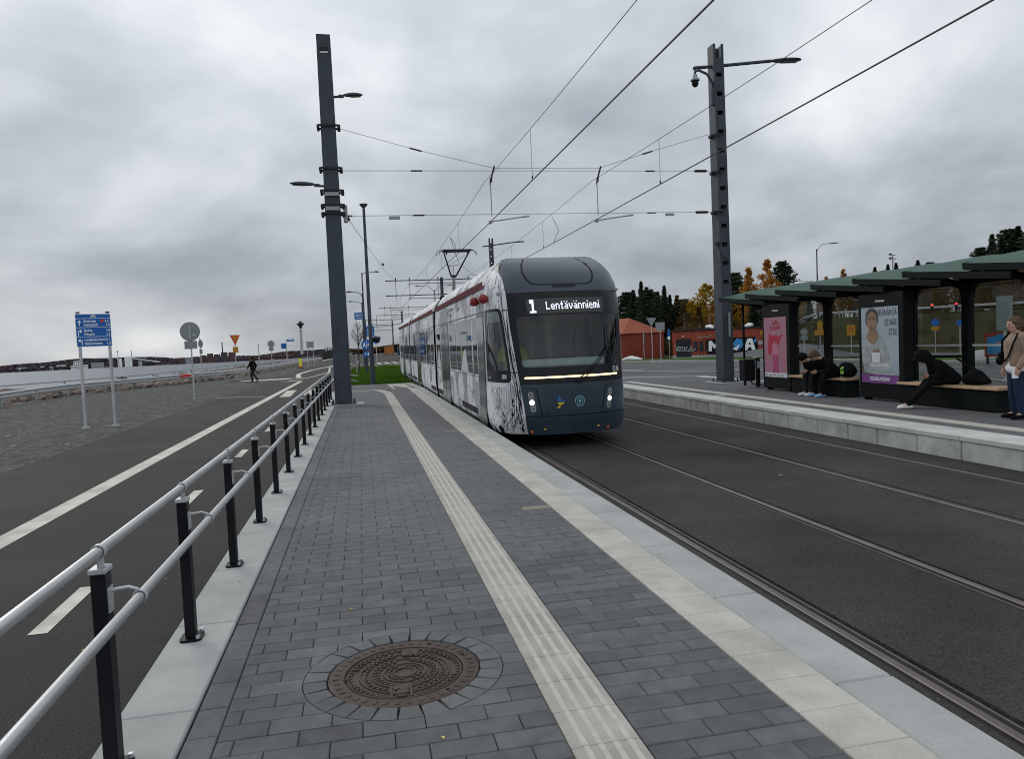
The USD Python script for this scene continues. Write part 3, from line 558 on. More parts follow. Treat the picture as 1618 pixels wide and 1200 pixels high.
mat('tram_stripe', (.105, .018, .022), .6, var=.05, spec=.08); mat('tram_window', (.016, .022, .021), .03, var=.1, ior=1.5, spec=.35); mat('tram_door', (.035, .04, .042), .12, var=.1, ior=1.5, spec=.5)
mat('pod_red', (.17, .010, .014), .3, var=.05, coat=.4); mat('led', (.8, .8, .9), emit=(.86, .80, 1.0), es=1.0); mat('strip_light', (.9, .75, .5), emit=(1.0, .70, .38), es=1.3)
mat('head_light', (1, 1, 1), emit=(.95, 1., 1.), es=4.0); mat('lamp_glass', (.14, .15, .15), .1); mat('orange_reflector', (.55, .08, .02), .3); mat('interior', (.24, .265, .265), .8, var=.3, vs=2); mat('interior_light', (.5, .54, .54), .8)
mat('emblem_teal', (.16, .42, .45), .4); mat('bird_blue', (.03, .11, .30), .4); mat('bird_yellow', (.55, .38, .03), .4); mat('display_panel', (.030, .036, .035), .25); mat('rubber', (.006, .006, .006), .8)

mat('film_grey', (.26, .26, .27), .4, var=.35, vs=7); mat('film_pale', (.50, .51, .53), .4, var=.1, vs=4)
tram = thing('tram', 'long white tram covered in black line drawings with a dark blue front', 'tram')
# --- nose: regions in (p, z); p = 0 at the centre line, -1 at the platform side
WE = [(-1, 3.06), (-.93, 3.055), (-.80, 3.04), (-.66, 2.976), (-.587, 2.857), (-.545, 2.714), (-.527, 2.546), (-.514, 2.326), (-.508, 2.1), (-.500, 1.894), (-.485, 1.721), (-.455, 1.27), (-.445, 1.069), (-.425, .80), (-.41, .652), (-.391, .439), (-.374, .222), (-.362, .027), (-.366, -.04), (-.385, -.07)]
wrapL = Polygon(WE+[(-1, -.07)])
cabW = Polygon([(-.985, 2.285), (-.68, 2.29), (-.625, 2.275), (-.598, 2.19), (-.56, 1.663), (-.527, 1.102), (-.532, .95), (-.56, .90), (-.985, .905)])
flip = lambda P: shapely.affinity.scale(P, -1, 1, origin=(0, 0))
full = sbox(-1, -.07, 1, 3.3)
wrapR = Polygon([(1, 3.06), (.95, 3.06), (.85, 3.04), (.80, 2.95), (.775, 2.75), (.755, 2.55), (.72, 2.2), (.685, 1.9), (.645, 1.4), (.63, 1.1), (.625, .84), (.65, .5), (.675, .2), (.69, -.02), (.72, -.07), (1, -.07)]); cabR = flip(cabW).intersection(wrapR.buffer(-.01))
centre = full.difference(wrapL.buffer(0)).difference(wrapR.buffer(0))
glassZone = centre.intersection(sbox(-1, .872, 1, 2.55)); cap = centre.intersection(sbox(-1, 2.553, 1, 3.31)); lower = centre.intersection(sbox(-1, .283, 1, .868)); bumper = centre.intersection(sbox(-1, -.1, 1, .277))
ws = Polygon([(-.425, 2.06), (-.41, 2.105), (-.38, 2.112), (.49, 2.112), (.545, 2.10), (.555, 2.05), (.49, 1.24), (.475, 1.185), (.43, 1.17), (-.34, 1.17), (-.375, 1.19), (-.385, 1.24)]).intersection(glassZone.buffer(-.012))
ws = ws.intersection(flip(ws).union(ws))
skin(wrapL.difference(cabW)).build('front_wrap', m_['wrap_front'], tram, 40)
skin(wrapR.difference(cabR)).build('front_wrap', m_['wrap_front'], tram, 40)
qd = random.Random(21); ink = []; grey = []
def wav(x0, z0, x1, z1, amp, n=7): return LineString([(x0+(x1-x0)*k/n+qd.uniform(-amp, amp), z0+(z1-z0)*k/n+qd.uniform(-amp, amp)*.5) for k in range(n+1)])
for k in range(17):      # hanging strands beside the face
    t_ = qd.random(); z1 = qd.uniform(.9, 2.6); z0 = z1-qd.uniform(.5, 1.3); e = lambda z: float(np.interp(z, [-.07, .25, .8, 1.3, 1.9, 2.55, 3.0], [-.375, -.385, -.43, -.46, -.505, -.535, -.66]))
    o0, o1 = qd.uniform(.004, .075), qd.uniform(.004, .10); ink.append(wav(e(z1)-o1, z1, e(z0)-o0, z0, .006).buffer(qd.choice([.0016, .0022, .004]), cap_style='flat'))
for k in range(15):      # ink splashes low on the corner
    z = qd.uniform(-.03, .62); x = float(np.interp(z, [-.07, .6], [-.39, -.425]))-qd.random()**1.5*.14; w_, h = qd.uniform(.004, .016), qd.uniform(.02, .09)
    ink.append(Polygon([(x+w_*math.cos(a)*qd.uniform(.4, 1.3), z+h*math.sin(a)*qd.uniform(.4, 1.3)) for a in np.arange(9)*2*PI/9]).buffer(0))
for k in range(9):      # loose rounded outlines and hatching
    x, z = -.95+.40*((k*.618) % 1), .04+.78*((k*.414) % 1); a_, b_ = qd.uniform(.015, .06), qd.uniform(.04, .15); el = shapely.affinity.rotate(shapely.affinity.scale(Point(x, z).buffer(1, quad_segs=6), a_, b_), qd.uniform(-25, 25)); ink.append(el.buffer(.003).difference(el.buffer(-.001)))
    if k % 3 == 0: grey.append(el.buffer(-.006))
for k in range(6): z = .40+k*.035; ink.append(wav(-.80, z, -.69+qd.uniform(-.02, .02), z+.01, .002, 3).buffer(.0025, cap_style='flat'))
for k in range(6): x = qd.uniform(-.97, -.52); z = qd.uniform(.3, .88); ink.append(wav(x, z, x+qd.uniform(-.06, .06), z-qd.uniform(.1, .4), .008).buffer(.0022, cap_style='flat'))
for k in range(16): x = qd.uniform(-.95, -.57); z = qd.uniform(2.33, 3.0); ink.append(wav(x, z, x+qd.uniform(-.03, .03), z-qd.uniform(.08, .35), .008).buffer(.0024, cap_style='flat'))
for k in range(5):       # tall leaf shapes and a disc low on the corner, with outlines
    x = -.555+k*.028; L_ = Polygon([(x, -.02+.05*k), (x+.022, .3+.04*k), (x+.012, .86), (x-.006, .5), (x-.010, .2)]).buffer(.001); ink.append(L_.buffer(.003).difference(L_.buffer(-.001))); 
    if k % 2: grey.append(L_.buffer(-.001))
el = shapely.affinity.scale(Point(-.665, .17).buffer(1, quad_segs=8), .045, .17); ink += [el.buffer(.004).difference(el), shapely.affinity.scale(el, .62, .62).buffer(.002).difference(shapely.affinity.scale(el, .6, .6)), shapely.affinity.scale(el, .22, .3)]
ink.append(Polygon([(-.80, -.07), (-.72, -.07), (-.70, .02), (-.74, .10), (-.79, .04)])); ink.append(Polygon([(-.93, -.07), (-.87, -.07), (-.88, .03), (-.92, .0)]))
for k in range(6): x = -.78+.035*k; L_ = Polygon([(x, .42), (x+.024, .44), (x+.03, .80), (x+.004, .82)]); grey.append(L_); ink.append(L_.buffer(.002).difference(L_))
film = wrapL.difference(cabW.buffer(.006)).buffer(-.004)
skin(shapely.union_all(ink).intersection(film), .0025).build('film_drawing', m_['tram_black'], tram); skin(shapely.union_all(grey).intersection(film), .0015).build('film_shading', m_['film_pale'], tram)
skin(shapely.affinity.scale(shapely.union_all(ink), -1, 1, origin=(-.04, 0)).buffer(0).intersection(wrapR.difference(cabR).buffer(-.004)), .0025).build('film_drawing', m_['tram_black'], tram)
mask = skin(glassZone.difference(ws)).build('windscreen_surround', m_['tram_black'], tram, 40)
skin(cap, .002).build('roof_cap', m_['tram_blue'], tram, 40)
lp = skin(lower, .002).build('front_panel', m_['tram_blue'], tram, 40)
bp = skin(bumper, .03).build('bumper', m_['tram_blue'], tram, 40)
scr = skin(ws, -.004).build('windscreen', m_['glass_screen'], tram, 40)
cw = skin(cabW.buffer(-.006), -.003).build('cab_window', m_['glass_cab'], tram, 40)
skin(cabR.buffer(-.006), -.003).build('cab_window', m_['tram_window'], tram, 40)
fr = cabW.difference(Polygon([(-.965, 2.24), (-.72, 2.245), (-.66, 2.22), (-.635, 2.12), (-.60, 1.663), (-.565, 1.13), (-.965, 1.10)]))
skin(fr, .003).build('window_frame', m_['tram_black'], cw, 40)
skin(Polygon([(-.94, 2.235), (-.70, 2.24), (-.655, 2.2), (-.64, 2.04), (-.94, 2.03)]), -.006).build('sun_blind', m_['interior'], cw)
mir = MB(); skin(Polygon([(-.93, .97), (-.88, .965), (-.88, 1.0), (-.93, 1.005)]), .008, mb=mir); skin(Polygon([(-.66, .97), (-.585, .97), (-.585, 1.05), (-.655, 1.055)]), .008, mb=mir); mir.build('camera_box', m_['tram_grey'], cw)
# seams and hatch
def seam(pts, w, off=.004): return skin(LineString(pts).buffer(w, cap_style='flat'), off)
seam([(-.31, 3.26), (-.325, 3.10), (-.305, 2.92), (-.27, 2.80), (-.225, 2.715), (-.17, 2.688), (.17, 2.688), (.225, 2.715), (.27, 2.80), (.305, 2.92), (.325, 3.10), (.31, 3.26)], .011).build('hatch_seam', m_['rubber'], tram)
skin(rrect(-.055, .075, 2.628, 2.672, .015), .006).build('hatch_handle', m_['tram_black'], tram)
seam([(-.72, 3.18), (-.70, 3.10), (-.66, 2.99)], .008).build('cap_seam', m_['rubber'], tram)
seam([(-.60, 2.245), (-.51, 2.243)], .009).build('wrap_seam', m_['rubber'], tram); seam([(-.53, 1.088), (-.445, 1.085)], .007).build('wrap_seam', m_['rubber'], tram)
skin(full.intersection(sbox(-.45, .862, .45, .878)).intersection(centre), .004).build('panel_seam', m_['rubber'], lp)
for s in (-1, 1):
    seam([(s*.40, .80), (s*.29, .795), (s*.262, .76), (s*.225, .40), (s*.212, .285)], .006).build('panel_seam', m_['rubber'], lp)
    hl = Polygon([(s*.345, .70), (s*.328, .735), (s*.305, .735), (s*.290, .70), (s*.265, .40), (s*.275, .355), (s*.305, .345), (s*.325, .375)])
    h = skin(hl, .006).build('headlight', m_['lamp_glass'], tram, 40)
    for zc, pc, mm in ((.665, .320, 'galv'), (.535, .308, 'head_light'), (.41, .296, 'galv')):
        c = nose([(s*pc, zc)], .010)[0]; M = np.eye(4); nn = nose([(s*pc, zc)], 1.)[0]-nose([(s*pc, zc)], 0)[0]; nn /= np.linalg.norm(nn); xx = np.cross((0, 0, 1), nn); xx /= np.linalg.norm(xx); M[:3, 0], M[:3, 1], M[:3, 2] = xx, np.cross(nn, xx), nn
        if mm == 'galv': MB().lathe([(.034, 0), (.042, .004), (.05, 0)], c, 18, M).build('lamp_ring', m_['tram_grey'], h)
        else: MB().lathe([(0, .014), (.03, .012), (.046, 0)], c, 18, M).build('bulb', m_['head_light'], h)
    c = nose([(s*.316, .0)], .034)[0]; MB().sph(c, (.03, .012, .03), 2).build('reflector', m_['orange_reflector'], bp)
    c = nose([(s*.19, .045)], .034)[0]; MB().box(c, (.05, .02, .025), bev=.006).build('marker', m_['bird_yellow'], bp)
skin(rrect(-.374, .452, .962, .998, .016).intersection(centre), .008).build('light_strip', m_['strip_light'], tram)
disp = skin(Polygon([(-.295, 2.425), (.335, 2.425), (.313, 2.143), (-.29, 2.143)]), .004).build('destination_display', m_['display_panel'], tram)
GL = {'L': ['1000', '1000', '1000', '1000', '1000', '1000', '1111'], 'e': ['0000', '0000', '0110', '1001', '1111', '1000', '0111'], 'n': ['0000', '0000', '1110', '1001', '1001', '1001', '1001'], 't': ['010', '010', '111', '010', '010', '010', '011'],
      'a': ['1001', '0000', '0110', '0001', '0111', '1001', '0111'], 'v': ['0000', '0000', '1001', '1001', '1001', '0110', '0110'], 'i': ['1', '0', '1', '1', '1', '1', '1'], 'm': ['00000', '00000', '11110', '10101', '10101', '10101', '10101'], '1': ['110', '110', '010', '010', '010', '010', '111']}
led = MB()
def leds(text, p0, p1, z0, z1):
    W = sum(len(GL[c][0])+1 for c in text)-1; x = 0; du, dz = (p1-p0)/W, (z1-z0)/7
    for c in text:
        for r_, line in enumerate(GL[c]):
            k = 0
            while k < len(line):
                if line[k] == '1':
                    e = k
                    while e < len(line) and line[e] == '1': e += 1
                    skin(sbox(p0+(x+k)*du, z1-(r_+1)*dz+.0015, p0+(x+e)*du-.001, z1-r_*dz), .009, cp=.2, cz=.2, mb=led, xm=True); k = e
                else: k += 1
        x += len(GL[c][0])+1
xp = lambda p: math.copysign(1.325*math.sin(abs(p)*PI/2)**.769, p)
leds('1', xp(-.262), xp(-.203), 2.160, 2.405); leds('Lentavanniemi', xp(-.118), xp(.274), 2.215, 2.362); led.build('lettering', m_['led'], disp)
# emblems and fleet number
nm = MB(); t06 = meshkit.text_mesh('06', .095, .001, True)
def on_nose(t, p, z, sx, sz=None, off=.006):      # lay flat artwork (metres) on the nose around (p, z)
    v = np.array(t.vertices); v[:, :2] -= (v[:, :2].max(0)+v[:, :2].min(0))/2; x = p+v[:, 0]; zz = z+v[:, 1]; return nose(np.c_[np.sign(x)*2/PI*np.arcsin((np.abs(x)/hwf(zz))**1.3), zz], off)
nm.add(on_nose(t06, xp(.402)+.03, 1.075, 1, off=.016), t06.faces); nm.build('fleet_number', m_['sign_white'], mask)
em = MB()
for r0, r1, a0, a1 in ((.10, .088, 20, 200), (.10, .088, 215, 375), (.064, .052, -40, 160), (.064, .052, 200, 300), (.026, .0, 0, 358)):
    q = [(r0*math.cos(math.radians(a)), r0*math.sin(math.radians(a))) for a in np.linspace(a0, a1, 20)]+[(r1*math.cos(math.radians(a)), r1*math.sin(math.radians(a))) for a in np.linspace(a1, a0, 20)]
    P = Polygon(q).buffer(0); skin(shapely.affinity.affine_transform(P, [.95, 0, 0, 1, xp(.024)+.02, .525]), .007, mb=em, xm=True)
em.build('emblem', m_['emblem_teal'], lp)
bl_ = Polygon([(-.10, .10), (-.02, .035), (.0, .12), (.04, .03), (.085, .01), (.14, .03), (.10, -.01), (-.04, -.01), (-.03, .02)]); by = Polygon([(-.045, -.018), (.10, -.018), (.08, -.05), (.03, -.065), (.01, -.12), (-.03, -.125), (-.045, -.10), (-.005, -.085), (.0, -.06)])
skin(shapely.affinity.affine_transform(bl_.buffer(0), [.95, 0, 0, 1, xp(-.076), .535]), .007, xm=True).build('bird_badge', m_['bird_blue'], lp); skin(shapely.affinity.affine_transform(by.buffer(0), [.95, 0, 0, 1, xp(-.076), .535]), .007, xm=True).build('bird_badge', m_['bird_yellow'], lp)
skin(circ(.011, 12, (-.172, .335)), .006).build('tow_cap', m_['rubber'], lp)
# wiper
N = lambda p, z, o=.03: nose([(p, z)], o)[0]
w = MB(); w.tube([N(.015, .90, .035), N(.12, 1.10, .05), N(.324, 1.49, .05)], .012, 6); w.tube([N(.045, .90, .035), N(.15, 1.10, .05), N(.335, 1.49, .05)], .009, 6); w.tube([N(.335, 1.93, .02), N(.325, 1.75, .035), N(.328, 1.49, .04), N(.345, 1.2, .03), N(.35, 1.06, .02)], [.006, .012, .018, .012, .006], 6); w.sph(N(.33, 1.49, .045), .03, 1); w.box(N(.03, .885, .02), (.14, .05, .03), bev=.01)
w.build('wiper', m_['tram_black'], tram)
# cab interior: floor, dash, bulkhead, seat, driver's own figure
it = MB(); it.bb(2.55, 4.92, 13.9, 16.2, .02, .06); it.bb(2.9, 4.55, 13.45, 13.95, .5, 1.16, .05); it.bb(2.55, 4.92, 15.6, 15.65, .05, 2.6); it.bb(2.55, 4.92, 13.7, 15.6, 2.55, 2.6); it.bb(4.98, 5.01, 14.5, 15.6, .05, 2.5); it.build('cab_interior', m_['interior'], tram)
it = MB(); it.bb(3.0, 3.35, 15.5, 15.58, .9, 2.4); it.bb(3.55, 4.5, 15.5, 15.58, 1.3, 2.0); it.bb(2.9, 4.6, 13.72, 13.76, 1.16, 1.30, .02); it.build('cab_bulkhead', m_['interior_light'], tram)
it = MB(); it.bb(2.70, 3.18, 14.70, 14.82, .75, 1.62, .06); it.bb(2.70, 3.18, 14.3, 14.8, .55, .66, .05); it.bb(2.86, 3.0, 14.45, 14.6, .05, .55); it.build('driver_seat', m_['cloth_dark'], tram)
# --- body sections
zs = [-.05, .05, .3, 2.3, 2.5, 2.7, 2.83, 2.95, 3.03, 3.1, 3.2, 3.27, 3.3]
def shell(y0, y1, mb=None, inset=0.):
    mb = mb or MB(); pr = [(TC1-hwf(z)+inset, z) for z in zs]+[(TC1+hwf(z)-inset, z) for z in zs[::-1]]; n = len(pr)
    v = [(x, y, z) for y in (y0, y1) for x, z in pr]; f = [(k, k+1, n+k+1, n+k) for k in range(n-1)]; mb.add(v, np.array(f)[:, ::-1]); return mb
def endcap(mb, y):
    pr = [(TC1-hwf(z)+.002, z) for z in zs]+[(TC1+hwf(z)-.002, z) for z in zs[::-1]]; v, f = trimesh.creation.triangulate_polygon(Polygon(pr), engine='earcut'); return mb.add(np.c_[v[:, 0], np.full(len(v), y), v[:, 1]], f)
XL, XR_ = TC1-1.325, TC1+1.325
SECT = [(14.45, 24.18), (24.82, 36.95), (37.65, 47.3)]
bodies = [shell(a, b).build('body_shell', m_['wrap_side'], tram, 30) for a, b in SECT]
for a, b in ((24.18, 24.82), (36.95, 37.65)):
    g = shell(a, b, None, .07)
    for k in range(5): shell(a+.05+k*(b-a-.1)/5, a+.05+(k+.5)*(b-a-.1)/5, g, .035)
    endcap(g, a+.01); g.build('bellows', m_['rubber'], tram)
g = endcap(MB(), 47.29); g.build('rear_end', m_['tram_blue'], tram)
def side(y0, y1, z0, z1, o=.004, mb=None, t=.012, bev=0):
    mb = mb or MB()
    for x in (XL, XR_): s = -1 if x == XL else 1; a, b = sorted((x+s*o, x+s*(o-t))); mb.bb(a, b, y0, y1, z0, z1, bev)
    return mb
class Both:
    def __init__(s, *a, **k): s.a, s.k = a, k
    def build(s, nm, mt, parent):
        y0, y1, z0, z1, *r = s.a; o = r[0] if r else .004; t = s.k.get('t', .012); out = []
        for x, g in ((XL, -1), (XR_, 1)): a, b = sorted((x+g*o, x+g*(o-t))); out.append(MB().bb(a, b, y0, y1, z0, z1).build(nm, mt, parent))
        return out
side = Both
for (a, b), bd_ in zip(SECT, bodies):
    side(a+.02 if a > 15 else 13.99+.5, b-.02, 2.735, 2.86, .006).build('stripe', m_['tram_stripe'], bd_); side(a, b, 2.262, 2.278, .003).build('seam', m_['rubber'], bd_); side(a, b, .945, .955, .003).build('seam', m_['rubber'], bd_)
    side(a+.02, b-.02, -.10, .02, -.05, t=.04).build('skirt', m_['tram_under'], bd_)
    mb = MB(); mb.bb(TC1-.7, TC1+.7, a+.9, b-.3, 3.29, 3.335, .02); mb.bb(TC1-.62, TC1+.62, a+1.2, a+3.8, 3.33, 3.46, .06) if a > 20 else None; mb.build('roof_fairing', m_['tram_roof'], bd_)
mb = MB(); mb.tube([(TC1-1.04, 23.7, 3.2), (TC1-1.06, 24.1, 3.28), (TC1-1.1, 24.3, 3.16)], .03, 8); mb.build('roof_cable', m_['rubber'], tram)
def windows(body, L):
    for y0, y1 in L: side(y0, y1, 1.0, 2.2, .004).build('window', m_['tram_window'], body)
def door(body, y0, y1, leaves):
    drs = side(y0, y1, .03, 2.25, .006).build('door', m_['tram_black'], body)
    wdt = (y1-y0)/leaves
    for g, x, dr in ((-1, XL, drs[0]), (1, XR_, drs[1])):
        bx = lambda nm, mt, y0_, y1_, z0, z1, o, t: MB().bb(*sorted((x+g*o, x+g*(o-t))), y0_, y1_, z0, z1).build(nm, m_[mt], dr.GetParent() if nm in ('sill', 'header') else dr)
        for k in range(leaves):
            bx('leaf', 'tram_door', y0+k*wdt+.05, y0+(k+1)*wdt-.05, .12, 2.18, .010, .006)
        bx('sill', 'tram_under', y0-.02, y1+.02, -.02, .03, .03, .05); bx('header', 'tram_grey', y0+.02, y1-.02, 2.29, 2.66, .004, .012)
door(bodies[0], 14.55, 15.42, 1); windows(bodies[0], [(15.52, 16.1), (16.28, 17.98), (18.12, 18.95), (19.05, 20.42), (22.85, 24.0)]); door(bodies[0], 20.6, 22.6, 2)
windows(bodies[1], [(25.0, 26.0), (26.15, 27.9), (28.05, 29.0), (29.1, 30.7), (32.95, 34.3), (34.4, 35.6), (35.7, 36.8)]); door(bodies[1], 30.8, 32.8, 2)
windows(bodies[2], [(37.8, 38.9), (39.0, 40.6), (40.7, 41.9), (44.1, 45.3), (45.4, 46.5)]); door(bodies[2], 42.0, 43.9, 2)
for y0, y1 in ((15.9, 18.3), (22.7, 24.1), (25.0, 26.6), (33.5, 36.5), (38, 39.6)):
    side(y0, y1, .13, .26, .003).build('bogie_slot', m_['tram_under'], bodies[0 if y0 < 24.5 else 1 if y0 < 37 else 2])
# graphics on the film: flat grey silhouettes on the flank
def sil(P, mt, nm='film_graphic'): MB().ext(P, .003, frame((XL-.008, 0, 0), (0, 1, 0), (0, 0, 1), (1, 0, 0))).build(nm, mt, bodies[0] if P.bounds[0] < 24.3 else bodies[1])

sil(Polygon([(16.9, 1.0), (17.3, 1.55), (17.7, 1.42), (18.2, 1.0)]), m_['film_pale']); sil(Polygon([(17.3, .94), (17.9, .94), (17.8, .6), (17.95, .3), (17.4, .28)]), m_['film_grey']); sil(Polygon([(18.6, .94), (19.5, .94), (19.2, .5), (18.9, .85)]), m_['film_grey']); sil(Polygon([(22.9, 1.0), (23.3, 1.6), (23.8, 1.0)]), m_['film_pale'])
sil(Polygon([(26.3, .92), (27.0, .8), (26.9, .35), (26.2, .4)]), m_['film_grey']); sil(sbox(21.2, .55, 21.25, .56), m_['film_grey'])
for k, (y, z, w_) in enumerate(((19.5, 2.56, 1.1), (18.2, 2.5, .6), (21.0, 2.62, .9), (19.9, 2.42, .5), (20.0, .70, .5))): sil(sbox(y, z, y+w_, z+.08), m_['film_grey'])
# rear-view camera pods, wheels, bogies
for k, (y, z) in enumerate(((15.0, 2.50), (14.12, 2.50))):
    mb = MB(); x = XL-.10 if k == 0 else XL-.06; t = trimesh.creation.icosphere(3, 1.0); v = t.vertices.copy(); v = np.sign(v)*np.abs(v)**.7; mb.add(v*np.array((.085, .075, .09))+np.array((x, y, z)), t.faces); mb.cyl((x, y, z), (XL+.1, y, z), .05)
    mb.build('camera_pod', m_['pod_red'], tram, 40)
for yc in (16.9, 23.2, 26.2, 35.2, 39, 44.5):
    bg = MB(); bg.bb(TC1-.9, TC1+.9, yc-1.0, yc+1.0, -.18, .02, .04); b_ = bg.build('bogie', m_['tram_under'], tram)
    for dy in (-.6, .6):
        for x in (RX[0]+.02, RX[1]-.02): MB().cyl((x-.06, yc+dy, -.05), (x+.06, yc+dy, -.05), .29, 20).build('wheel', m_['rail_edge'], b_)
MB().bb(TC1-1.0, TC1+1.0, 13.6, 46.5, -.02, .02).build('underframe', m_['tram_under'], tram)
# pantograph
pan = MB(); hx = 3.86; yh = 29.0
pan.bb(hx-.45, hx+.45, 29.9, 30.9, 3.36, 3.44, .02); [pan.cyl((hx+sx*.35, 30.4+sy*.35, 3.3), (hx+sx*.35, 30.4+sy*.35, 3.4), .06) for sx in (-1, 1) for sy in (-1, 1)]
pg = pan.build('pantograph', m_['dark_metal'], tram)
mb = MB(); mb.tube([(hx, 30.6, 3.44), (hx-.12, 29.2, 4.32)], [.075, .06], 8); mb.build('lower_arm', m_['galv_dull'], pg)
mb = MB(); mb.tube([(hx-.24, 29.2, 4.34), (hx-.02, 29.2, 4.34)], .05, 8)
for s in (-1, 1): mb.tube([(hx-.13+s*.10, 29.2, 4.35), (hx+s*.50, yh, 5.26)], [.035, .028], 6)
mb.tube([(hx-.36, 29.1, 4.72), (hx+.10, 29.1, 4.76)], .012, 5); mb.tube([(hx-.16, 29.1, 4.38), (hx-.14, 29.1, 4.74)], .012, 5); mb.tube([(hx-.36, 29.1, 4.72), (hx+.47, 29.0, 5.2)], .006, 4); mb.build('upper_arm', m_['dark_metal'], pg)
mb = MB(); mb.bb(hx-.55, hx+.55, yh-.05, yh+.05, 5.24, 5.33, .02); mb.bb(hx-.55, hx+.55, yh-.28, yh-.22, 5.27, 5.33)
for s in (-1, 1): mb.tube([(hx+s*.5, yh, 5.31), (hx+s*.66, yh, 5.31), (hx+s*.76, yh, 5.25), (hx+s*.80, yh, 5.12)], .014, 6); mb.tube([(hx+s*.5, yh-.25, 5.31), (hx+s*.60, yh-.25, 5.30), (hx+s*.68, yh-.25, 5.24), (hx+s*.71, yh-.25, 5.12)], .012, 6); mb.bb(hx+s*.42, hx+s*.42+.05, yh-.04, yh+.04, 5.16, 5.26)
mb.build('collector_head', m_['dark_metal'], pg)

# ------------------------------------------------------------------ railing on the left platform
rl = thing('handrail', 'two-bar steel handrail on black posts along the left platform edge', 'railing')
RX0 = -1.06; ys = [1.72, 3.18]+[4.57+1.497*k for k in range(15)]
for y in ys:
    P = MB().box((RX0, y, .415), (.056, .075, .79), bev=.004).build('post', m_['black_paint'], rl)
    MB().box((RX0, y, .822), (.066, .088, .022), bev=.004).build('cap', m_['galv'], P)
    MB().ext(rrect(-.045, .075, -.075, .075, .03), .014, frame((RX0-.012, y, .004), (1, 0, 0), (0, 1, 0))).build('base_plate', m_['black_paint'], P)
    for dy in (-.055, .055): MB().cyl((RX0+.045, y+dy, .015), (RX0+.045, y+dy, .036), .011, 8).build('bolt', m_['galv'], P)
    b = MB(); b.box((RX0+.004, y+.0, .852), (.008, .06, .06)); b.lathe([(.024, -.012), (.029, -.012), (.029, .012), (.024, .012), (.024, -.012)], (RX0, y, .895), 16, np.array([[1, 0, 0, 0], [0, 0, 1, 0], [0, 1, 0, 0], [0, 0, 0, 1.]])); b.build('rail_bracket', m_['galv'], P)
    b = MB(); b.box((RX0+.031, y, .70), (.007, .05, .10)); b.tube([(RX0+.03, y, .735), (RX0+.10, y, .742), (RX0+.135, y, .728)], .007, 6); b.lathe([(.023, -.01), (.028, -.01), (.028, .01), (.023, .01), (.023, -.01)], (RX0+.14, y, .70), 16, np.array([[1, 0, 0, 0], [0, 0, 1, 0], [0, 1, 0, 0], [0, 0, 0, 1.]])); b.build('rail_arm', m_['galv'], P)
MB().tube([(RX0, -1, .895), (RX0, 25.4, .895), (RX0+.02, 25.75, .89), (RX0+.25, 26.1, .84), (RX0+.9, 26.8, .70)], .0215, 12).build('top_rail', m_['handrail'], rl, 40)
MB().tube([(RX0+.14, -1, .70), (RX0+.14, 25.1, .70), (RX0+.16, 25.5, .695), (RX0+.35, 25.8, .66), (RX0+.9, 26.4, .53)], .0205, 12).build('lower_rail', m_['handrail'], rl, 40)

# ------------------------------------------------------------------ overhead line poles
def pole(name, label, at, w0, w1, dep, H, turn=False, slot=False):
    """twin-plate mast: plates w0 wide at the foot, w1 at the top, joined by battens over depth dep; turn swaps the axes"""
    t = thing(name, label, 'mast', (at[0], at[1], 0), PI/2 if turn else 0)
    def taper(x0, x1, z0, z1, mb):      # a plate in the yz plane (local)
        a = lambda z: (w0+(w1-w0)*z/H)/2
        mb.add([(x, s*a(z), z) for z in (z0, z1) for x, s in ((x0, -1), (x1, -1), (x1, 1), (x0, 1))], [(0, 1, 5, 4), (1, 2, 6, 5), (2, 3, 7, 6), (3, 0, 4, 7), (4, 5, 6, 7), (3, 2, 1, 0)])
    for s in (-1, 1):
        mb = MB(); a, b = sorted((s*dep/2, s*(dep/2-.02))); taper(a, b, .05, H, mb)
        for sy in (-1, 1):   # flange lips
            x0, x1 = sorted((s*(dep/2-.02), s*(dep/2-.085))); 
            mb.add([(x, sy*((w0+(w1-w0)*z/H)/2-e), z) for z in (.05, H) for x, e in ((x0, .003), (x1, .003), (x1, .02), (x0, .02))], [(0, 1, 5, 4), (1, 2, 6, 5), (2, 3, 7, 6), (3, 0, 4, 7), (4, 5, 6, 7)])
        mb.build('side_plate', m_['pole_paint'], t)
    z = 3.0; k = 0
    while z < H-.3:
        hw_ = (w0+(w1-w0)*z/H)/2
        for sy in (-1, 1): MB().box((0, sy*(hw_-.014), z), (dep-.10, .014, .47)).build('batten', m_['pole_paint'], t)
        z += .61
    mb = MB()
    for sy in (-1, 1): mb.add([(x, sy*((w0+(w1-w0)*z/H)/2-.01), z) for z in (.05, 2.75) for x in (-dep/2+.05, dep/2-.05)], [(0, 1, 3, 2)])
    mb.bb(-dep/2+.02, dep/2-.02, -.01, .01, .05, H-.15) if slot else None
    mb.build('web_plate', m_['pole_paint'], t)
    mb = MB(); mb.bb(-dep/2-.13, dep/2+.13, -w0/2-.12, w0/2+.12, .0, .05, .01)
    b_ = mb.build('base_plate', m_['pole_paint'], t); mb = MB()
    for sx in (-1, 1):
        for sy in (-1, 1): mb.cyl((sx*(dep/2+.08), sy*(w0/2+.06), .05), (sx*(dep/2+.08), sy*(w0/2+.06), .14), .025, 8)
    mb.build('anchor_bolt', m_['dark_metal'], b_)
    MB().bb(-dep/2-.3, dep/2+.3, -w0/2-.35, w0/2+.3, -.25, .012, .01).build('footing', m_['concrete'], t)
    return t
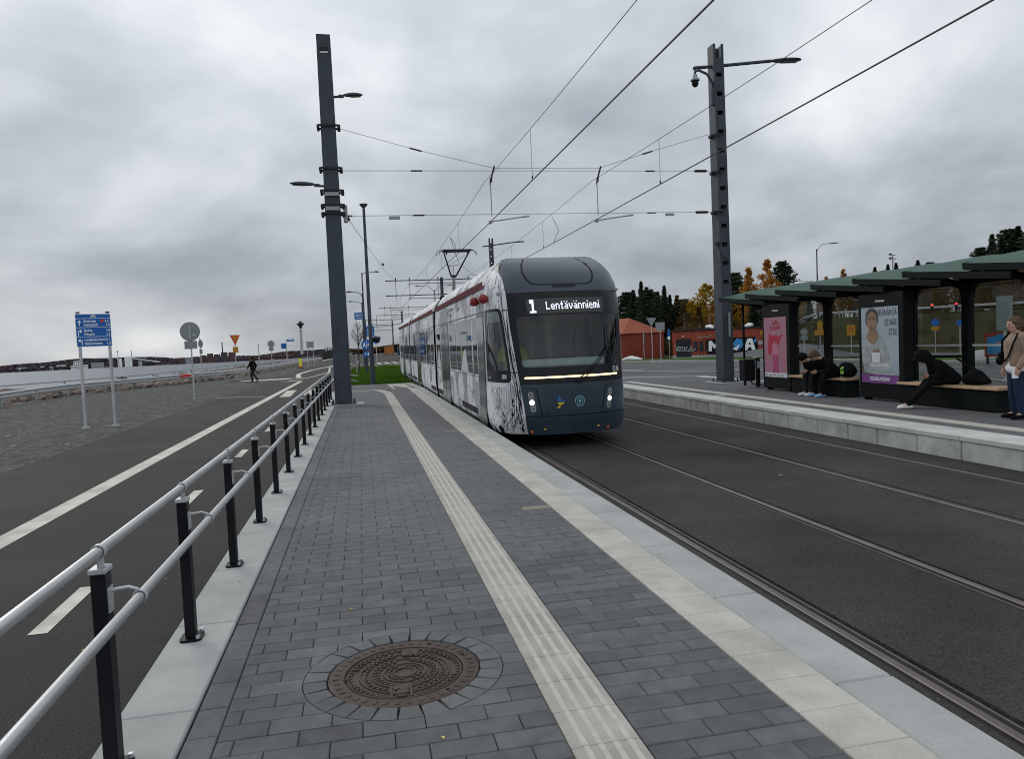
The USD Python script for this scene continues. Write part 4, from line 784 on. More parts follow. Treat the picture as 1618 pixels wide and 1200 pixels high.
def lamp_head(t, o, d, L=.62, wd=.2, arm=None, nm='lamp_head'):
    """flat street light head at o pointing along the unit vector d"""
    d = np.array(d, float); d /= np.linalg.norm(d); sd = np.cross((0, 0, 1), d); sd /= np.linalg.norm(sd); up = np.cross(d, sd); M = np.eye(4); M[:3, 0], M[:3, 1], M[:3, 2], M[:3, 3] = d, sd, up, o
    mb = MB(); n = 14; V = []
    for k in range(n):
        u = k/(n-1); ww = wd/2*(math.sin(min(u*1.9, 1)*PI/2)*(1 if u < .75 else math.sqrt(max(0, 1-((u-.75)/.25)**2))*.75+.25)); hh = .035+.045*math.sin(PI*min(1, u*1.1))**.7
        for a in np.arange(10)*2*PI/10: V.append((u*L, ww*math.cos(a), hh*math.sin(a)*(.45 if math.sin(a) < 0 else 1)))
    q = [(i*10+j, (i+1)*10+j, (i+1)*10+(j+1) % 10, i*10+(j+1) % 10) for i in range(n-1) for j in range(10)]
    V.append((0, 0, 0)); V.append((L, 0, 0)); f = [(a, b, c) for a, b, c, _ in q]+[(a, c, d_) for a, _, c, d_ in q]+[(len(V)-2, k, (k+1) % 10) for k in range(10)]+[(len(V)-1, (n-1)*10+(k+1) % 10, (n-1)*10+k) for k in range(10)]
    mb.add(V, f, M); h = mb.build(nm, m_['lamp_body'], t, 40)
    b = MB(); b.ext(rrect(L*.4, L*.9, -wd*.32, wd*.32, .03), .006, M @ frame((0, 0, -.042), (1, 0, 0), (0, 1, 0))); b.build('lens', m_['lamp_lens'], h)
def clamp(t, z, w, d, turn=False, nm='clamp'):
    mb = MB(); w2, d2 = w/2+.03, d/2+.03
    for a, b, c, e in ((-w2, w2, -d2-.02, -d2), (-w2, w2, d2, d2+.02), (-w2-.02, -w2, -d2, d2), (w2, w2+.02, -d2, d2)): mb.bb(a, b, c, e, z-.07, z+.07)
    mb.bb(w2, w2+.13, -.08, .08, z-.06, z+.06, .01); return mb.build(nm, m_['dark_metal'], t)
# local axes of the left mast are turned by 90 degrees: local x = world y, local y = -world x
pl = pole('overhead_line_mast', 'dark solid-faced mast with two street lights at the end of the handrail', (-.585, 22.95), .50, .40, .34, 10.9, True, True)
E2 = MB(); E2.bb(-.175, -.168, -.12, .12, 10.36, 10.53); E2.build('slot', m_['rail_dark'], pl); E2 = MB(); E2.bb(-.180, -.172, -.115, .115, 10.36, 10.40); E2.build('slot_lip', m_['white_panel'], pl)
mb = MB(); mb.bb(-.172, -.165, -.2, .2, .06, 10.89); mb.build('face_plate', m_['pole_paint'], pl)
def wl(v): return np.array([v[1], -v[0], v[2]])   # world offset -> local of the left mast
def lam_left(z, s, L):
    a = MB(); a.tube([wl((s*.15, 0, z)), wl((s*.50, -.0, z+.03))], .035, 8); a.box(wl((s*.42, 0, z+.03)), (.09, .16, .09), bev=.02); a.build('lamp_arm', m_['lamp_body'], pl); lamp_head(pl, wl((s*.47, 0, z+.045)), wl((s, 0, .06)), L, .24)
lam_left(9.14, 1, .58); lam_left(6.52, -1, .72)
for z, ww in ((8.26, .46), (7.02, .46), (6.36, .47), (5.94, .48), (5.70, .48)):
    mb = MB(); mb.bb(-.21, -.18, -ww/2-.05, ww/2+.05, z-.03, z+.035); mb.bb(.18, .21, -ww/2-.05, ww/2+.05, z-.03, z+.035); mb.bb(-.2, .2, -ww/2-.12, -ww/2-.03, z-.08, z+.03, .01); mb.bb(-.2, .2, ww/2+.03, ww/2+.10, z-.08, z+.03, .01); mb.build('clamp', m_['dark_metal'], pl)
for z in (6.36, 5.94): MB().bb(-.225, -.205, -.2, .2, z-.16, z-.05).build('clamp_plate', m_['galv_dull'], pl)
mb = MB(); mb.bb(-.1, .1, -.42, -.30, 5.45, 5.95, .01); mb.bb(-.05, .05, -.56, -.40, 5.62, 5.66); mb.build('anchor_bracket', m_['galv_dull'], pl)
PR = (11.86, 22.85)
def right_mast(name, label, at, cam_=False, lamp=True, H=11.0):
    t = pole(name, label, at, .56, .40, .36, H)
    if lamp:
        a = MB(); a.tube([(-.75, 0, 10.28), (-.2, 0, 10.33), (2.05, .1, 10.62)], .055, 8); a.tube([(-.75, 0, 10.30), (-.75, 0, 10.22)], .055, 8); a.build('lamp_arm', m_['pole_paint'], t); lamp_head(t, (2.0, .1, 10.61), (1, 0, .06), 1.15, .42)
    if cam_:
        a = MB(); a.tube([(-.16, -.1, 9.6), (-.20, -.15, 9.75), (-.42, -.2, 10.02), (-.72, -.22, 10.13), (-.84, -.22, 10.08), (-.85, -.22, 9.95)], .042, 8); a.bb(-.28, -.12, -.2, -.05, 9.05, 9.55, .01); b_ = a.build('camera_bracket', m_['pole_paint'], t)
        a = MB(); a.lathe([(0, .2), (.06, .19), (.09, .08), (.145, .03), (.15, -.01), (.12, -.02)], (-.85, -.22, 9.8), 20); c_ = a.build('camera_housing', m_['galv_dull'], b_)
        a = MB(); a.sph((-.85, -.22, 9.72), (.11, .11, .14), 2); a.build('camera_dome', m_['black_paint'], t)
    return t
pr = right_mast('lattice_mast', 'tall dark lattice mast with dome camera, beside the end of the shelter', PR, True)
for z in (8.08, 6.89, 5.60):
    MB().bb(-.30, -.17, -.1, .1, z-.05, z+.05, .01).build('wire_bracket', m_['dark_metal'], pr); MB().bb(-.26, .02, -.31, -.27, z-.02, z+.03).build('clamp_bar', m_['dark_metal'], pr)
mb = MB(); mb.bb(-.3, -.17, -.28, -.1, 4.52, 4.62, .01); mb.tube([(-.22, -.2, 4.5), (-.15, -.28, 4.2), (.12, -.30, 3.95)], .015, 6); mb.build('cable_bracket', m_['dark_metal'], pr)
MB().bb(.02, .10, -.285, -.275, 1.5, 2.3).build('number_plate', m_['galv_dull'], pr)
P2, P3 = (11.9, 65.9), (11.9, 107.2)
pr2 = right_mast('lattice_mast', 'lattice mast with lamp arm showing above the tram roof', P2)
pr3 = right_mast('lattice_mast', 'plain dark mast top sticking up beside the pantograph, behind the tram', P3, False, False, 11.4)
MB().bb(-.2, .2, -.3, .3, 6.6, 11.4).build('casing', m_['pole_paint'], pr3)
# portal arms over both tracks at the far masts
def arm(at, zs_, x0, label):
    t = thing('cantilever_arm', label, 'overhead arm', (at[0], at[1], 0))
    for z in zs_:
        MB().tube([(0, 0, z), (x0, 0, z)], .045, 6).build('tube', m_['dark_metal'], t); MB().tube([(-1, 0, z-.35), (x0*.8, 0, z-.28)], .03, 6).build('stay', m_['dark_metal'], t)
    for x in (-2.2, -4.9, -7.4, x0+.9):
        MB().tube([(x, 0, max(zs_)+.25), (x, 0, min(zs_)-.35)], .02, 5).build('drop_rod', m_['wire'], t); MB().tube([(x, 0, max(zs_)-.05), (x, 0, max(zs_)+.25)], .05, 6).build('insulator', m_['insulator'], t)
    return t
arm(P2, (7.45, 6.15), -9.5, 'double tube arm carrying the wires over the tracks, nearest behind the tram')
arm(P3, (7.25, 6.25), -9.2, 'second double tube arm over the tracks, smaller and lower in view')
for k, (y, lab) in enumerate(((150, 'third lattice mast and arm down the line'), (196, 'fourth lattice mast and arm far down the line'))):
    t = pole('far_mast', 'distant '+lab.split(' and ')[0]+', seen left of the tram', (8.4, y), .56, .4, .36, 9)
    for z in (7.2, 6.2): MB().tube([(0, 0, z), (-7.4, 0, z)], .06, 5).build('arm_tube', m_['dark_metal'], t)
    MB().tube([(-5, 0, 8.2), (-5, 0, 5.4)], .05, 5).build('drop_rod', m_['wire'], t)

# ------------------------------------------------------------------ overhead wires
X1, X2 = 4.05, 7.5
def run(pts, r, n=5): return MB().tube(pts, r, n, False)
def zm(y, lo=6.30, hi=6.66): d = min(abs(y-s) for s in (-19, 23, 65.9, 107, 150)); return lo+(hi-lo)*max(0, 1-d/21)**2
Ym = sorted(set(list(range(-15, 150, 3))+[23]))
for X, zc, tr in ((X1, 5.36, 'the track of the tram'), (X2, 5.42, 'the empty track')):
    tag(run([(X+(.06 if (k % 2) else -.06), y, zc-(.06 if y < 23 else 0)*0) for k, y in enumerate((-15, 23, 66, 107, 150, 196))], .0138).build('contact_wire', m_['wire']), f'thick straight contact wire above {tr}', 'overhead wire')
    t = thing('carrier_wire', f'thinner sagging carrier wire with droppers above {tr}', 'overhead wire')
    run([(X, y, zm(y)) for y in Ym], .008, 4).build('cable', m_['wire'], t)
    for y in (-6, 5, 16.7 if X == X1 else 17.5, 29.5, 36, 44, 52, 59, 73, 80, 88, 96): MB().tube([(X, y, zm(y)), (X, y, zc)], .005, 4).build('dropper', m_['wire'], t); MB().box((X, y, zc+.03), (.02, .05, .07)).build('wire_clip', m_['wire'], t)
# cross spans between the two masts
XL0, XR0, YS = -.25, 11.55, 22.9
def insul(mb, p, d, L=.5, r=.04):
    p, d = np.array(p, float), np.array(d, float)/np.linalg.norm(d); return mb.tube([p, p+d*L*.08, p+d*L*.1, p+d*L*.9, p+d*L*.92, p+d*L], [.012, .012, r, r, .012, .012], 8)
sp = thing('span_wire', 'upper cross span sloping from both masts to the carrier wire hangers', 'span wire')
run([(XL0, YS, 8.2), (1.9, YS, 7.62), (4.36, YS, 7.05), (7.73, YS, 7.06), (9.6, YS, 7.62), (XR0, YS, 8.16)], .0065, 4).build('cable', m_['wire'], sp)
for q_, d_, l_, r_ in (((1.75, YS, 7.66), (2.2, 0, -.58), .42, .025), ((9.2, YS, 7.50), (2, 0, .58), .42, .025)): insul(MB(), q_, d_, l_, r_).build('insulator', m_['insulator'], sp)
for z, lab in ((6.97, 'middle'), (5.63, 'lowest')):
    sp2 = thing('span_wire', f'{lab} level cross span between the two near masts', 'span wire')
    run([(XL0, YS, z), (XR0, YS, z+.01)], .0065, 4).build('cable', m_['wire'], sp2)
    for q_, l_, r_ in (((10.98, YS, z+.005), .5, .045), ((1.75, YS, z), .4, .025), ((9.3, YS, z), .35, .022)): insul(MB(), q_, (1, 0, 0), l_, r_).build('insulator', m_['insulator'], sp2)
    if z < 6: MB().bb(1.05, 1.38, YS-.02, YS+.02, z-.12, z-.02).build('tag_plate', m_['galv_dull'], sp2); MB().bb(9.95, 10.25, YS-.02, YS+.02, z-.10, z-.02).build('tag_plate', m_['galv_dull'], sp2)
for X, k in ((X1, 'left'), (X2, 'right')):
    hg = thing('wire_hanger', f'hanger with steady arm that carries the {k} pair of overhead wires between the masts', 'wire hanger')
    x = X+.16
    mb = MB(); mb.tube([(x+.15, YS, 7.12), (x+.06, YS, 6.85), (x+.02, YS, 6.62)], [.03, .028, .035], 6); mb.tube([(x+.12, YS, 6.95), (x-.0, YS, 6.75), (x-.02, YS, 6.55)], .012, 5); mb.build('clevis', m_['insulator'], hg)
    MB().tube([(x, YS, 6.62), (x, YS, 5.58)], .012, 5).build('rod', m_['wire'], hg)
    a = MB(); a.tube([(x-.05, YS, 5.41), (x+1.15, YS, 5.57)], .022, 6); a.box((x-.05, YS, 5.39), (.10, .06, .09)); a.build('steady_arm', m_['galv_dull'], hg); i_ = MB(); insul(i_, (x+.95, YS, 5.55), (1, 0, .12), .25, .035); i_.build('insulator', m_['galv'], hg)
an = thing('anchor_wire', 'wire slanting from the left mast down the line towards the far arms', 'overhead wire')
A0, A1 = np.array((-.2, 22.95, 5.62)), np.array((3.4, 66, 7.3)); run([A0, A0+(A1-A0)*.5-np.array((0, 0, .25)), A1], .009, 4).build('cable', m_['wire'], an)
d_ = (A1-A0)/np.linalg.norm(A1-A0); insul(MB(), A0+d_*.25, d_, .5, .05).build('insulator', m_['insulator'], an); insul(MB(), A0+d_*20, d_, 1.0, .06).build('insulator', m_['insulator'], an)
fd = thing('feeder_wire', 'curved feeder cable joining the wires behind the pantograph', 'overhead wire')
run([(3.9, 31, 6.1), (4.6, 34, 5.4), (5.7, 37, 5.1), (6.6, 40, 5.35)], .010, 4).build('cable', m_['wire'], fd); run([(3.9, 31, 6.1), (4.1, 31, 5.8), (4.05, 31, 5.4)], .010, 4).build('jumper', m_['wire'], fd)
fd = thing('feeder_wire', 'hanging jumper cable between the wires above the tram front', 'overhead wire')
run([(7.5, 28.0, 6.4), (7.75, 28, 5.9), (7.6, 28.3, 5.45)], .010, 4).build('cable', m_['wire'], fd)
# ------------------------------------------------------------------ shelter on the opposite platform
sh = thing('tram_shelter', 'long tram stop shelter with overlapping dark green roof leaves and glass back', 'shelter')
XP = 12.15; YP = [20.72, 19.20, 17.65, 16.12, 14.58, 13.02, 11.45, 9.9]
for k, y in enumerate(YP):
    mb = MB(); mb.box((XP, y, 1.22), (.16, .22, 2.44), bev=.03)
    pr_ = []   # curved bracket that carries the roof beam on both sides of the post head
    for s in (-1, 1):
        P = Polygon([(s*.10, 2.50), (s*.42, 2.50), (s*.42, 2.42), (s*.26, 2.39), (s*.17, 2.33), (s*.12, 2.24), (s*.10, 2.10)]).buffer(0)
        mb.ext(P, .13, frame((XP-.065, y, 0), (0, 1, 0), (0, 0, 1), (1, 0, 0)))
    mb.tube([(XP, y, 2.35), (XP-.6, y, 2.50), (XP-1.15, y, 2.56)], [.09, .07, .04], 8)
    mb.build('post', m_['shelter_dark'], sh)
MB().bb(XP-.07, XP+.07, 9.0, 20.9, 2.40, 2.52, .02).build('roof_beam', m_['shelter_dark'], sh)
TIP = [21.55, 19.95, 18.35, 16.75, 15.15, 13.57, 12.0, 10.4]
for k, yt in enumerate(TIP):      # each roof leaf is high at its far end and dips under the next one
    y1, y0 = yt, yt-2.72; xf, xb = 11.0, 13.25
    zf1, zf0 = 2.72, 2.47; rise = .33
    mid = lambda u: .03*math.sin(PI*u)
    V = []; n = 9
    for j in range(n):
        u = j/(n-1); x = xf+(xb-xf)*u
        for y, z in ((y1-.10*(1-u), zf1), (y0+.12*u, zf0)): V.append((x, y, z+rise*u+mid(u)))
    V = np.array(V); top = [(2*j, 2*j+1, 2*j+3, 2*j+2) for j in range(n-1)]
    L = MB(); L.add(V, np.array(top)); lo = V-np.array((0, 0, .012)); L.add(lo, np.array(top)[:, ::-1])
    lf = L.build('roof_leaf', m_['shelter_green'], sh, 40)
    fa = MB(); fa.add([(xf-.01, y1-.12, zf1-.115), (xf-.01, y0, zf0-.115), (xf-.01, y0, zf0+.008), (xf-.01, y1-.10, zf1+.012), (xf+.35, y1-.12, zf1-.115), (xf+.35, y0, zf0-.115)], [(0, 1, 2, 3), (0, 4, 5, 1)])
    fa.add([(xf-.01, y1-.10, zf1+.012), (xb, y1, zf1+rise+.012), (xb, y1, zf1+rise-.08), (xf-.01, y1-.12, zf1-.115)], [(0, 1, 2, 3)])
    fa.build('fascia', m_['shelter_dark'], lf)
for a, b in zip(YP[:-1], YP[1:]):
    g_ = MB().bb(XP-.006, XP+.006, b+.115, a-.115, .14, 2.38).build('glass_pane', m_['glass'], sh)
    MB().bb(XP-.012, XP-.008, b+.115, a-.115, 1.145, 1.185).build('safety_stripe', m_['cloth_white'], g_)
MB().bb(XP-.02, XP+.02, 9.0, 20.9, .10, .14).build('bottom_rail', m_['shelter_dark'], sh)
g_ = MB().bb(XP+.05, XP+.9, 20.95, 20.962, .14, 2.3).build('glass_pane', m_['glass'], sh)
MB().cyl((11.5, 20.9, 0), (11.5, 20.9, 2.62), .035, 10).build('thin_post', m_['shelter_dark'], sh)

def poster_frame(y): return frame((11.035, y, 0), (0, -1, 0), (0, 0, 1), (-1, 0, 0))   # artwork x runs towards the camera, y up, faces the track
def city_light(y0, y1, label):
    t = thing('poster_case', label, 'advertising case')
    MB().bb(11.05, 11.29, y0, y1, .06, 2.35, .015).build('case', m_['black_paint'], t)
    mb = MB(); mb.bb(11.1, 11.24, y0+.1, y0+.2, 0, .06); mb.bb(11.1, 11.24, y1-.2, y1-.1, 0, .06); mb.build('foot', m_['black_paint'], t)
    MB().txt('JCDecaux', .045, (11.046, (y0+y1)/2+.14, 2.16), (0, -1, 0), (0, 0, 1), .003, True).build('lettering', m_['cloth_white'], t)
    return t
mat('poster_pink', (.33, .155, .205), .5, var=.04, vs=3); mat('poster_pink_dark', (.36, .06, .15), .5, var=.08, vs=6); mat('poster_red', (.36, .02, .045), .5, var=.12, vs=8); mat('poster_pale', (.52, .55, .57), .5, var=.05); mat('poster_rose', (.42, .15, .23), .5, var=.1, vs=5)
mat('poster_blue', (.24, .29, .34), .5, var=.18, vs=1.6, c2=(.36, .41, .45)); mat('poster_hair', (.055, .050, .045), .6, var=.3, vs=20); mat('poster_skin', (.24, .15, .10), .5, var=.25, vs=5); mat('poster_skin_dark', (.11, .065, .045), .5, var=.2, vs=9); mat('poster_dress', (.28, .31, .31), .5, var=.25, vs=6); mat('poster_purple', (.16, .05, .20), .5, var=.06); mat('poster_ink', (.05, .05, .08), .5); mat('poster_shade', (.09, .075, .07), .5, var=.3, vs=4)
def flatp(P, M, mt, nm, parent, lift): return MB().ext(P, .0015, M @ frame((0, 0, lift), (1, 0, 0), (0, 1, 0))).build(nm, m_[mt], parent)
S_ = lambda pts: Polygon(pts).buffer(.012, quad_segs=3)
# poster 1: pink
c1 = city_light(17.70, 19.05, 'black poster case with a pink poster, far end of the shelter')
M = frame((11.048, 18.95, .37), (0, -1, 0), (0, 0, 1), (-1, 0, 0)); ps = flatp(sbox(0, 0, 1.10, 1.63), M, 'poster_pink', 'poster', c1, 0)
flatp(sbox(.0, .0, 1.10, .12), M, 'poster_pale', 'footer', ps, .002)
w = MB(); w.txt('JÄÄN', .10, (11.045, 18.95-.42, .37+1.43), (0, -1, 0), (0, 0, 1), .002, True, .30); w.txt('ELÄMÄÄ', .11, (11.045, 18.95-.31, .37+1.275), (0, -1, .06), (0, 0, 1), .002, True, .52); w.build('headline', m_['poster_red'], ps)
flatp(S_([(.26, 1.20), (.20, .74), (.24, .60), (.34, .66), (.42, .86), (.52, .90), (.62, .96), (.72, .88), (.80, 1.04), (.92, 1.16), (.72, 1.08), (.60, 1.14), (.46, 1.12), (.38, 1.10)]), M, 'poster_red', 'red_top', ps, .003)
flatp(S_([(.40, .62), (.42, .86), (.52, .98), (.62, .86), (.72, .70), (.66, .56), (.50, .54)]), M, 'poster_rose', 'figure', ps, .005)
flatp(S_([(.42, .60), (.66, .60), (.64, .36), (.70, .13), (.60, .13), (.55, .40), (.50, .13), (.41, .13), (.45, .36)]), M, 'poster_pink_dark', 'trousers', ps, .007)
for pts in ([(.94, .72), (1.02, .60), (.98, .42), (1.05, .44)], [(.90, .35), (1.0, .30), (1.06, .40)], [(.16, .42), (.10, .30), (.14, .2)]): flatp(LineString(pts).buffer(.006), M, 'poster_rose', 'sketch_line', ps, .002)
w = MB()
for k in range(5): w.bb(11.043, 11.045, 18.93-.2*k-.13, 18.93-.2*k, .41, .43)
w.build('small_print', m_['poster_ink'], ps)
# poster 2: woman with cup, optician
c2 = city_light(13.52, 14.94, 'black poster case with a pale blue poster of a woman above a purple band')
M = frame((11.048, 14.83, .39), (0, -1, 0), (0, 0, 1), (-1, 0, 0)); ps = flatp(sbox(0, 0, 1.17, 1.66), M, 'poster_blue', 'poster', c2, 0)
flatp(sbox(0, .19, .62, .62), M, 'poster_shade', 'shadow', ps, .002); flatp(sbox(0, 0, 1.17, .19), M, 'poster_purple', 'band', ps, .012)
flatp(S_([(.02, .75), (.08, .96), (.22, 1.03), (.52, 1.03), (.74, .92), (.86, .70), (.92, .42), (.84, .24), (.50, .20), (.10, .24), (.03, .5)]), M, 'poster_dress', 'dress', ps, .003)
flatp(S_([(.18, 1.02), (.26, 1.16), (.50, 1.16), (.54, 1.02), (.46, .90), (.36, .86), (.26, .92)]), M, 'poster_skin', 'neck', ps, .005)
flatp(S_([(.15, 1.36), (.18, 1.56), (.28, 1.63), (.42, 1.63), (.53, 1.55), (.54, 1.34), (.46, 1.24), (.20, 1.26)]), M, 'poster_hair', 'hair', ps, .004)
flatp(S_([(.22, 1.46), (.30, 1.54), (.42, 1.54), (.49, 1.46), (.50, 1.32), (.46, 1.20), (.37, 1.13), (.30, 1.14), (.23, 1.22), (.20, 1.34)]), M, 'poster_skin', 'face', ps, .006)
for pts in ([(.24, 1.405), (.32, 1.40)], [(.39, 1.40), (.46, 1.405)], [(.245, 1.43), (.325, 1.435)], [(.385, 1.435), (.465, 1.43)], [(.30, 1.215), (.40, 1.215)], [(.34, 1.29), (.37, 1.285)]): flatp(LineString(pts).buffer(.010), M, 'poster_skin_dark', 'feature', ps, .0085)
flatp(S_([(.30, .62), (.42, .72), (.56, .74), (.60, .64), (.50, .52), (.34, .50)]), M, 'poster_skin', 'hands', ps, .006); flatp(S_([(.36, .46), (.34, .66), (.60, .66), (.58, .46)]), M, 'poster_pale', 'cup', ps, .0085)
for y_, a, b in ((.40, .30, .86), (.36, .26, .92), (.30, .20, .98), (.26, .16, 1.0)): flatp(sbox(a, y_, b, y_+.028), M, 'poster_pale' if y_ > .33 else 'poster_blue', 'book', ps, .007)
w = MB()
for k, (t_, wd_, x_) in enumerate((('IKÄNÄKÖÄ', .58, .55), ('EI NÄE', .36, .77), ('ITSE', .24, .89))): w.txt(t_, .125, (11.045, 14.83-x_, .39+1.47-.21*k), (0, -1, 0), (0, 0, 1), .002, False, wd_)
w.build('headline', m_['poster_ink'], ps)
MB().txt('SILMÄASEMA', .075, (11.033, 14.83-.27, .39+.06), (0, -1, 0), (0, 0, 1), .002, True, .64).build('lettering', m_['cloth_white'], ps)
# benches
def bench(y0, y1, label):
    t = thing('bench', label, 'bench')
    MB().bb(11.0, 11.42, y0, y1, .005, .40, .015).build('base', m_['shelter_dark'], t)
    for k in range(4): a = 10.95+k*.1225; MB().bb(a, a+.118, y0-.10, y1+.08, .40, .452, .006).build('slat', m_['wood'], t)
    return t
bench(15.42, 17.58, 'shorter wooden slatted bench on a dark base, with two people and a backpack')
bench(11.2, 13.55, 'longer wooden slatted bench on a dark base, with one hooded person')
# bin
t = thing('litter_bin', 'dark twin litter bin on a post beside the far end of the shelter', 'litter bin', (11.3, 20.1, 0))
mb = MB(); mb.box((-.16, .0, .50), (.34, .34, .62), bev=.02); mb.build('bin_body', m_['black_paint'], t); MB().box((-.16, 0, .815), (.36, .36, .03), bev=.008).build('lid', m_['dark_metal'], t)
MB().box((.17, -.02, .44), (.10, .12, .88), bev=.015).build('post', m_['black_paint'], t); MB().box((.10, -.185, .66), (.08, .01, .20)).build('ash_plate', m_['galv'], t); MB().box((.2, -.0, .87), (.24, .26, .04), bev=.01).build('hood', m_['galv_dull'], t)
MB().tube([(-.1, -.1, .22), (-.08, -.12, .10), (.1, -.12, .06), (.55, -.15, .07)], .018, 6).build('hoop', m_['black_paint'], t)

# ------------------------------------------------------------------ people
def bones(L, el=.028, sm_it=8):
    parts = []
    for a, ra, b, rb in L: parts.append(m3.Manifold.batch_hull([m3.Manifold.sphere(ra, 16).translate(tuple(map(float, a))), m3.Manifold.sphere(rb, 16).translate(tuple(map(float, b)))]))
    u = m3.Manifold.batch_boolean(parts, m3.OpType.Add).refine_to_length(el); me = u.to_mesh(); t = trimesh.Trimesh(me.vert_properties[:, :3], me.tri_verts, process=True)
    trimesh.smoothing.filter_taubin(t, iterations=sm_it); return t
V3 = lambda *a: np.array(a, float)
def hand(w, d, palm, curl=.5, s=1.):
    """bones of a hand at wrist w, fingers along d, palm facing `palm`"""
    d = d/np.linalg.norm(d); palm = palm-d*np.dot(palm, d); palm /= np.linalg.norm(palm); sd = np.cross(d, palm); L = []
    for k, ln in enumerate((.072, .080, .075, .058)):
        o = sd*(k-1.5)*.021*s; kn = w+d*.088*s+o; L.append((w+o*.6+d*.012, .016*s, kn, .012*s)); p = kn; dd = d
        for j in range(3):
            a = curl*(.35+.35*j); dd = d*math.cos(a)+palm*math.sin(a); q = p+dd*ln*(.45, .32, .23)[j]*s; L.append((p, (.0098, .009, .008)[j]*s, q, (.009, .008, .0072)[j]*s)); p = q
    t0 = w+d*.02*s-sd*.026*s; t1 = t0+(d*.5-sd*.6+palm*.45)*.045*s; t2 = t1+(d*.8+palm*.35)*.04*s; L += [(w+d*.02*s, .016*s, t0, .014*s), (t0, .014*s, t1, .0115*s), (t1, .0115*s, t2, .0085*s)]
    return L
def head_bones(c, f, u):
    f = f/np.linalg.norm(f); u = u-f*np.dot(u, f); u /= np.linalg.norm(u); s = np.cross(f, u)
    L = [(c+u*.035-f*.015, .088, c+u*.03+f*.01, .086), (c+f*.02-u*.04, .066, c+f*.045-u*.085, .036), (c+f*.04+u*.03, .068, c+f*.03-u*.04, .062), (c+f*.098+u*.012, .009, c+f*.112-u*.022, .013), (c+f*.085-u*.058, .016, c+f*.082-u*.062, .016)]
    for k in (-1, 1): L += [(c+s*k*.083+u*.015-f*.01, .013, c+s*k*.080-u*.025-f*.006, .010), (c+s*k*.05+f*.07-u*.012, .02, c+s*k*.045+f*.07-u*.02, .02)]
    return L, f, u, s
def face_marks(t, c, f, u, s, hairm):
    e = MB()
    for k in (-1, 1): e.sph(c+s*k*.033+f*.092+u*.012, (.011, .011, .008), 1)
    e.build('eye', m_['eye_dark'], t); b = MB()
    for k in (-1, 1): b.tube([c+s*k*.018+f*.099+u*.034, c+s*k*.05+f*.085+u*.036], .0045, 5)
    b.build('eyebrow', hairm, t); MB().tube([c+s*.022+f*.096-u*.06, c+f*.101-u*.062, c-s*.022+f*.096-u*.06], .005, 5).build('mouth', mat('lips', (.35, .13, .11), .5) if 'lips' not in MATS else m_['lips'], t)
def shoe(mb, a, toe, L=.27, w=.052):
    d = np.array(toe, float); d[2] = 0; d /= np.linalg.norm(d); b = V3(a[0], a[1], .0)
    P = [m3.Manifold.sphere(r, 16).scale((1, 1, .8)).translate(tuple(b+d*x+V3(0, 0, z))) for x, r, z in ((-.055, .042, .036), (.03, .045, .055), (.13, .048, .036), (.175, .036, .028))]
    h = m3.Manifold.batch_hull(P).trim_by_plane((0, 0, 1), .002); me = h.to_mesh(); mb.add(me.vert_properties[:, :3], me.tri_verts); return mb
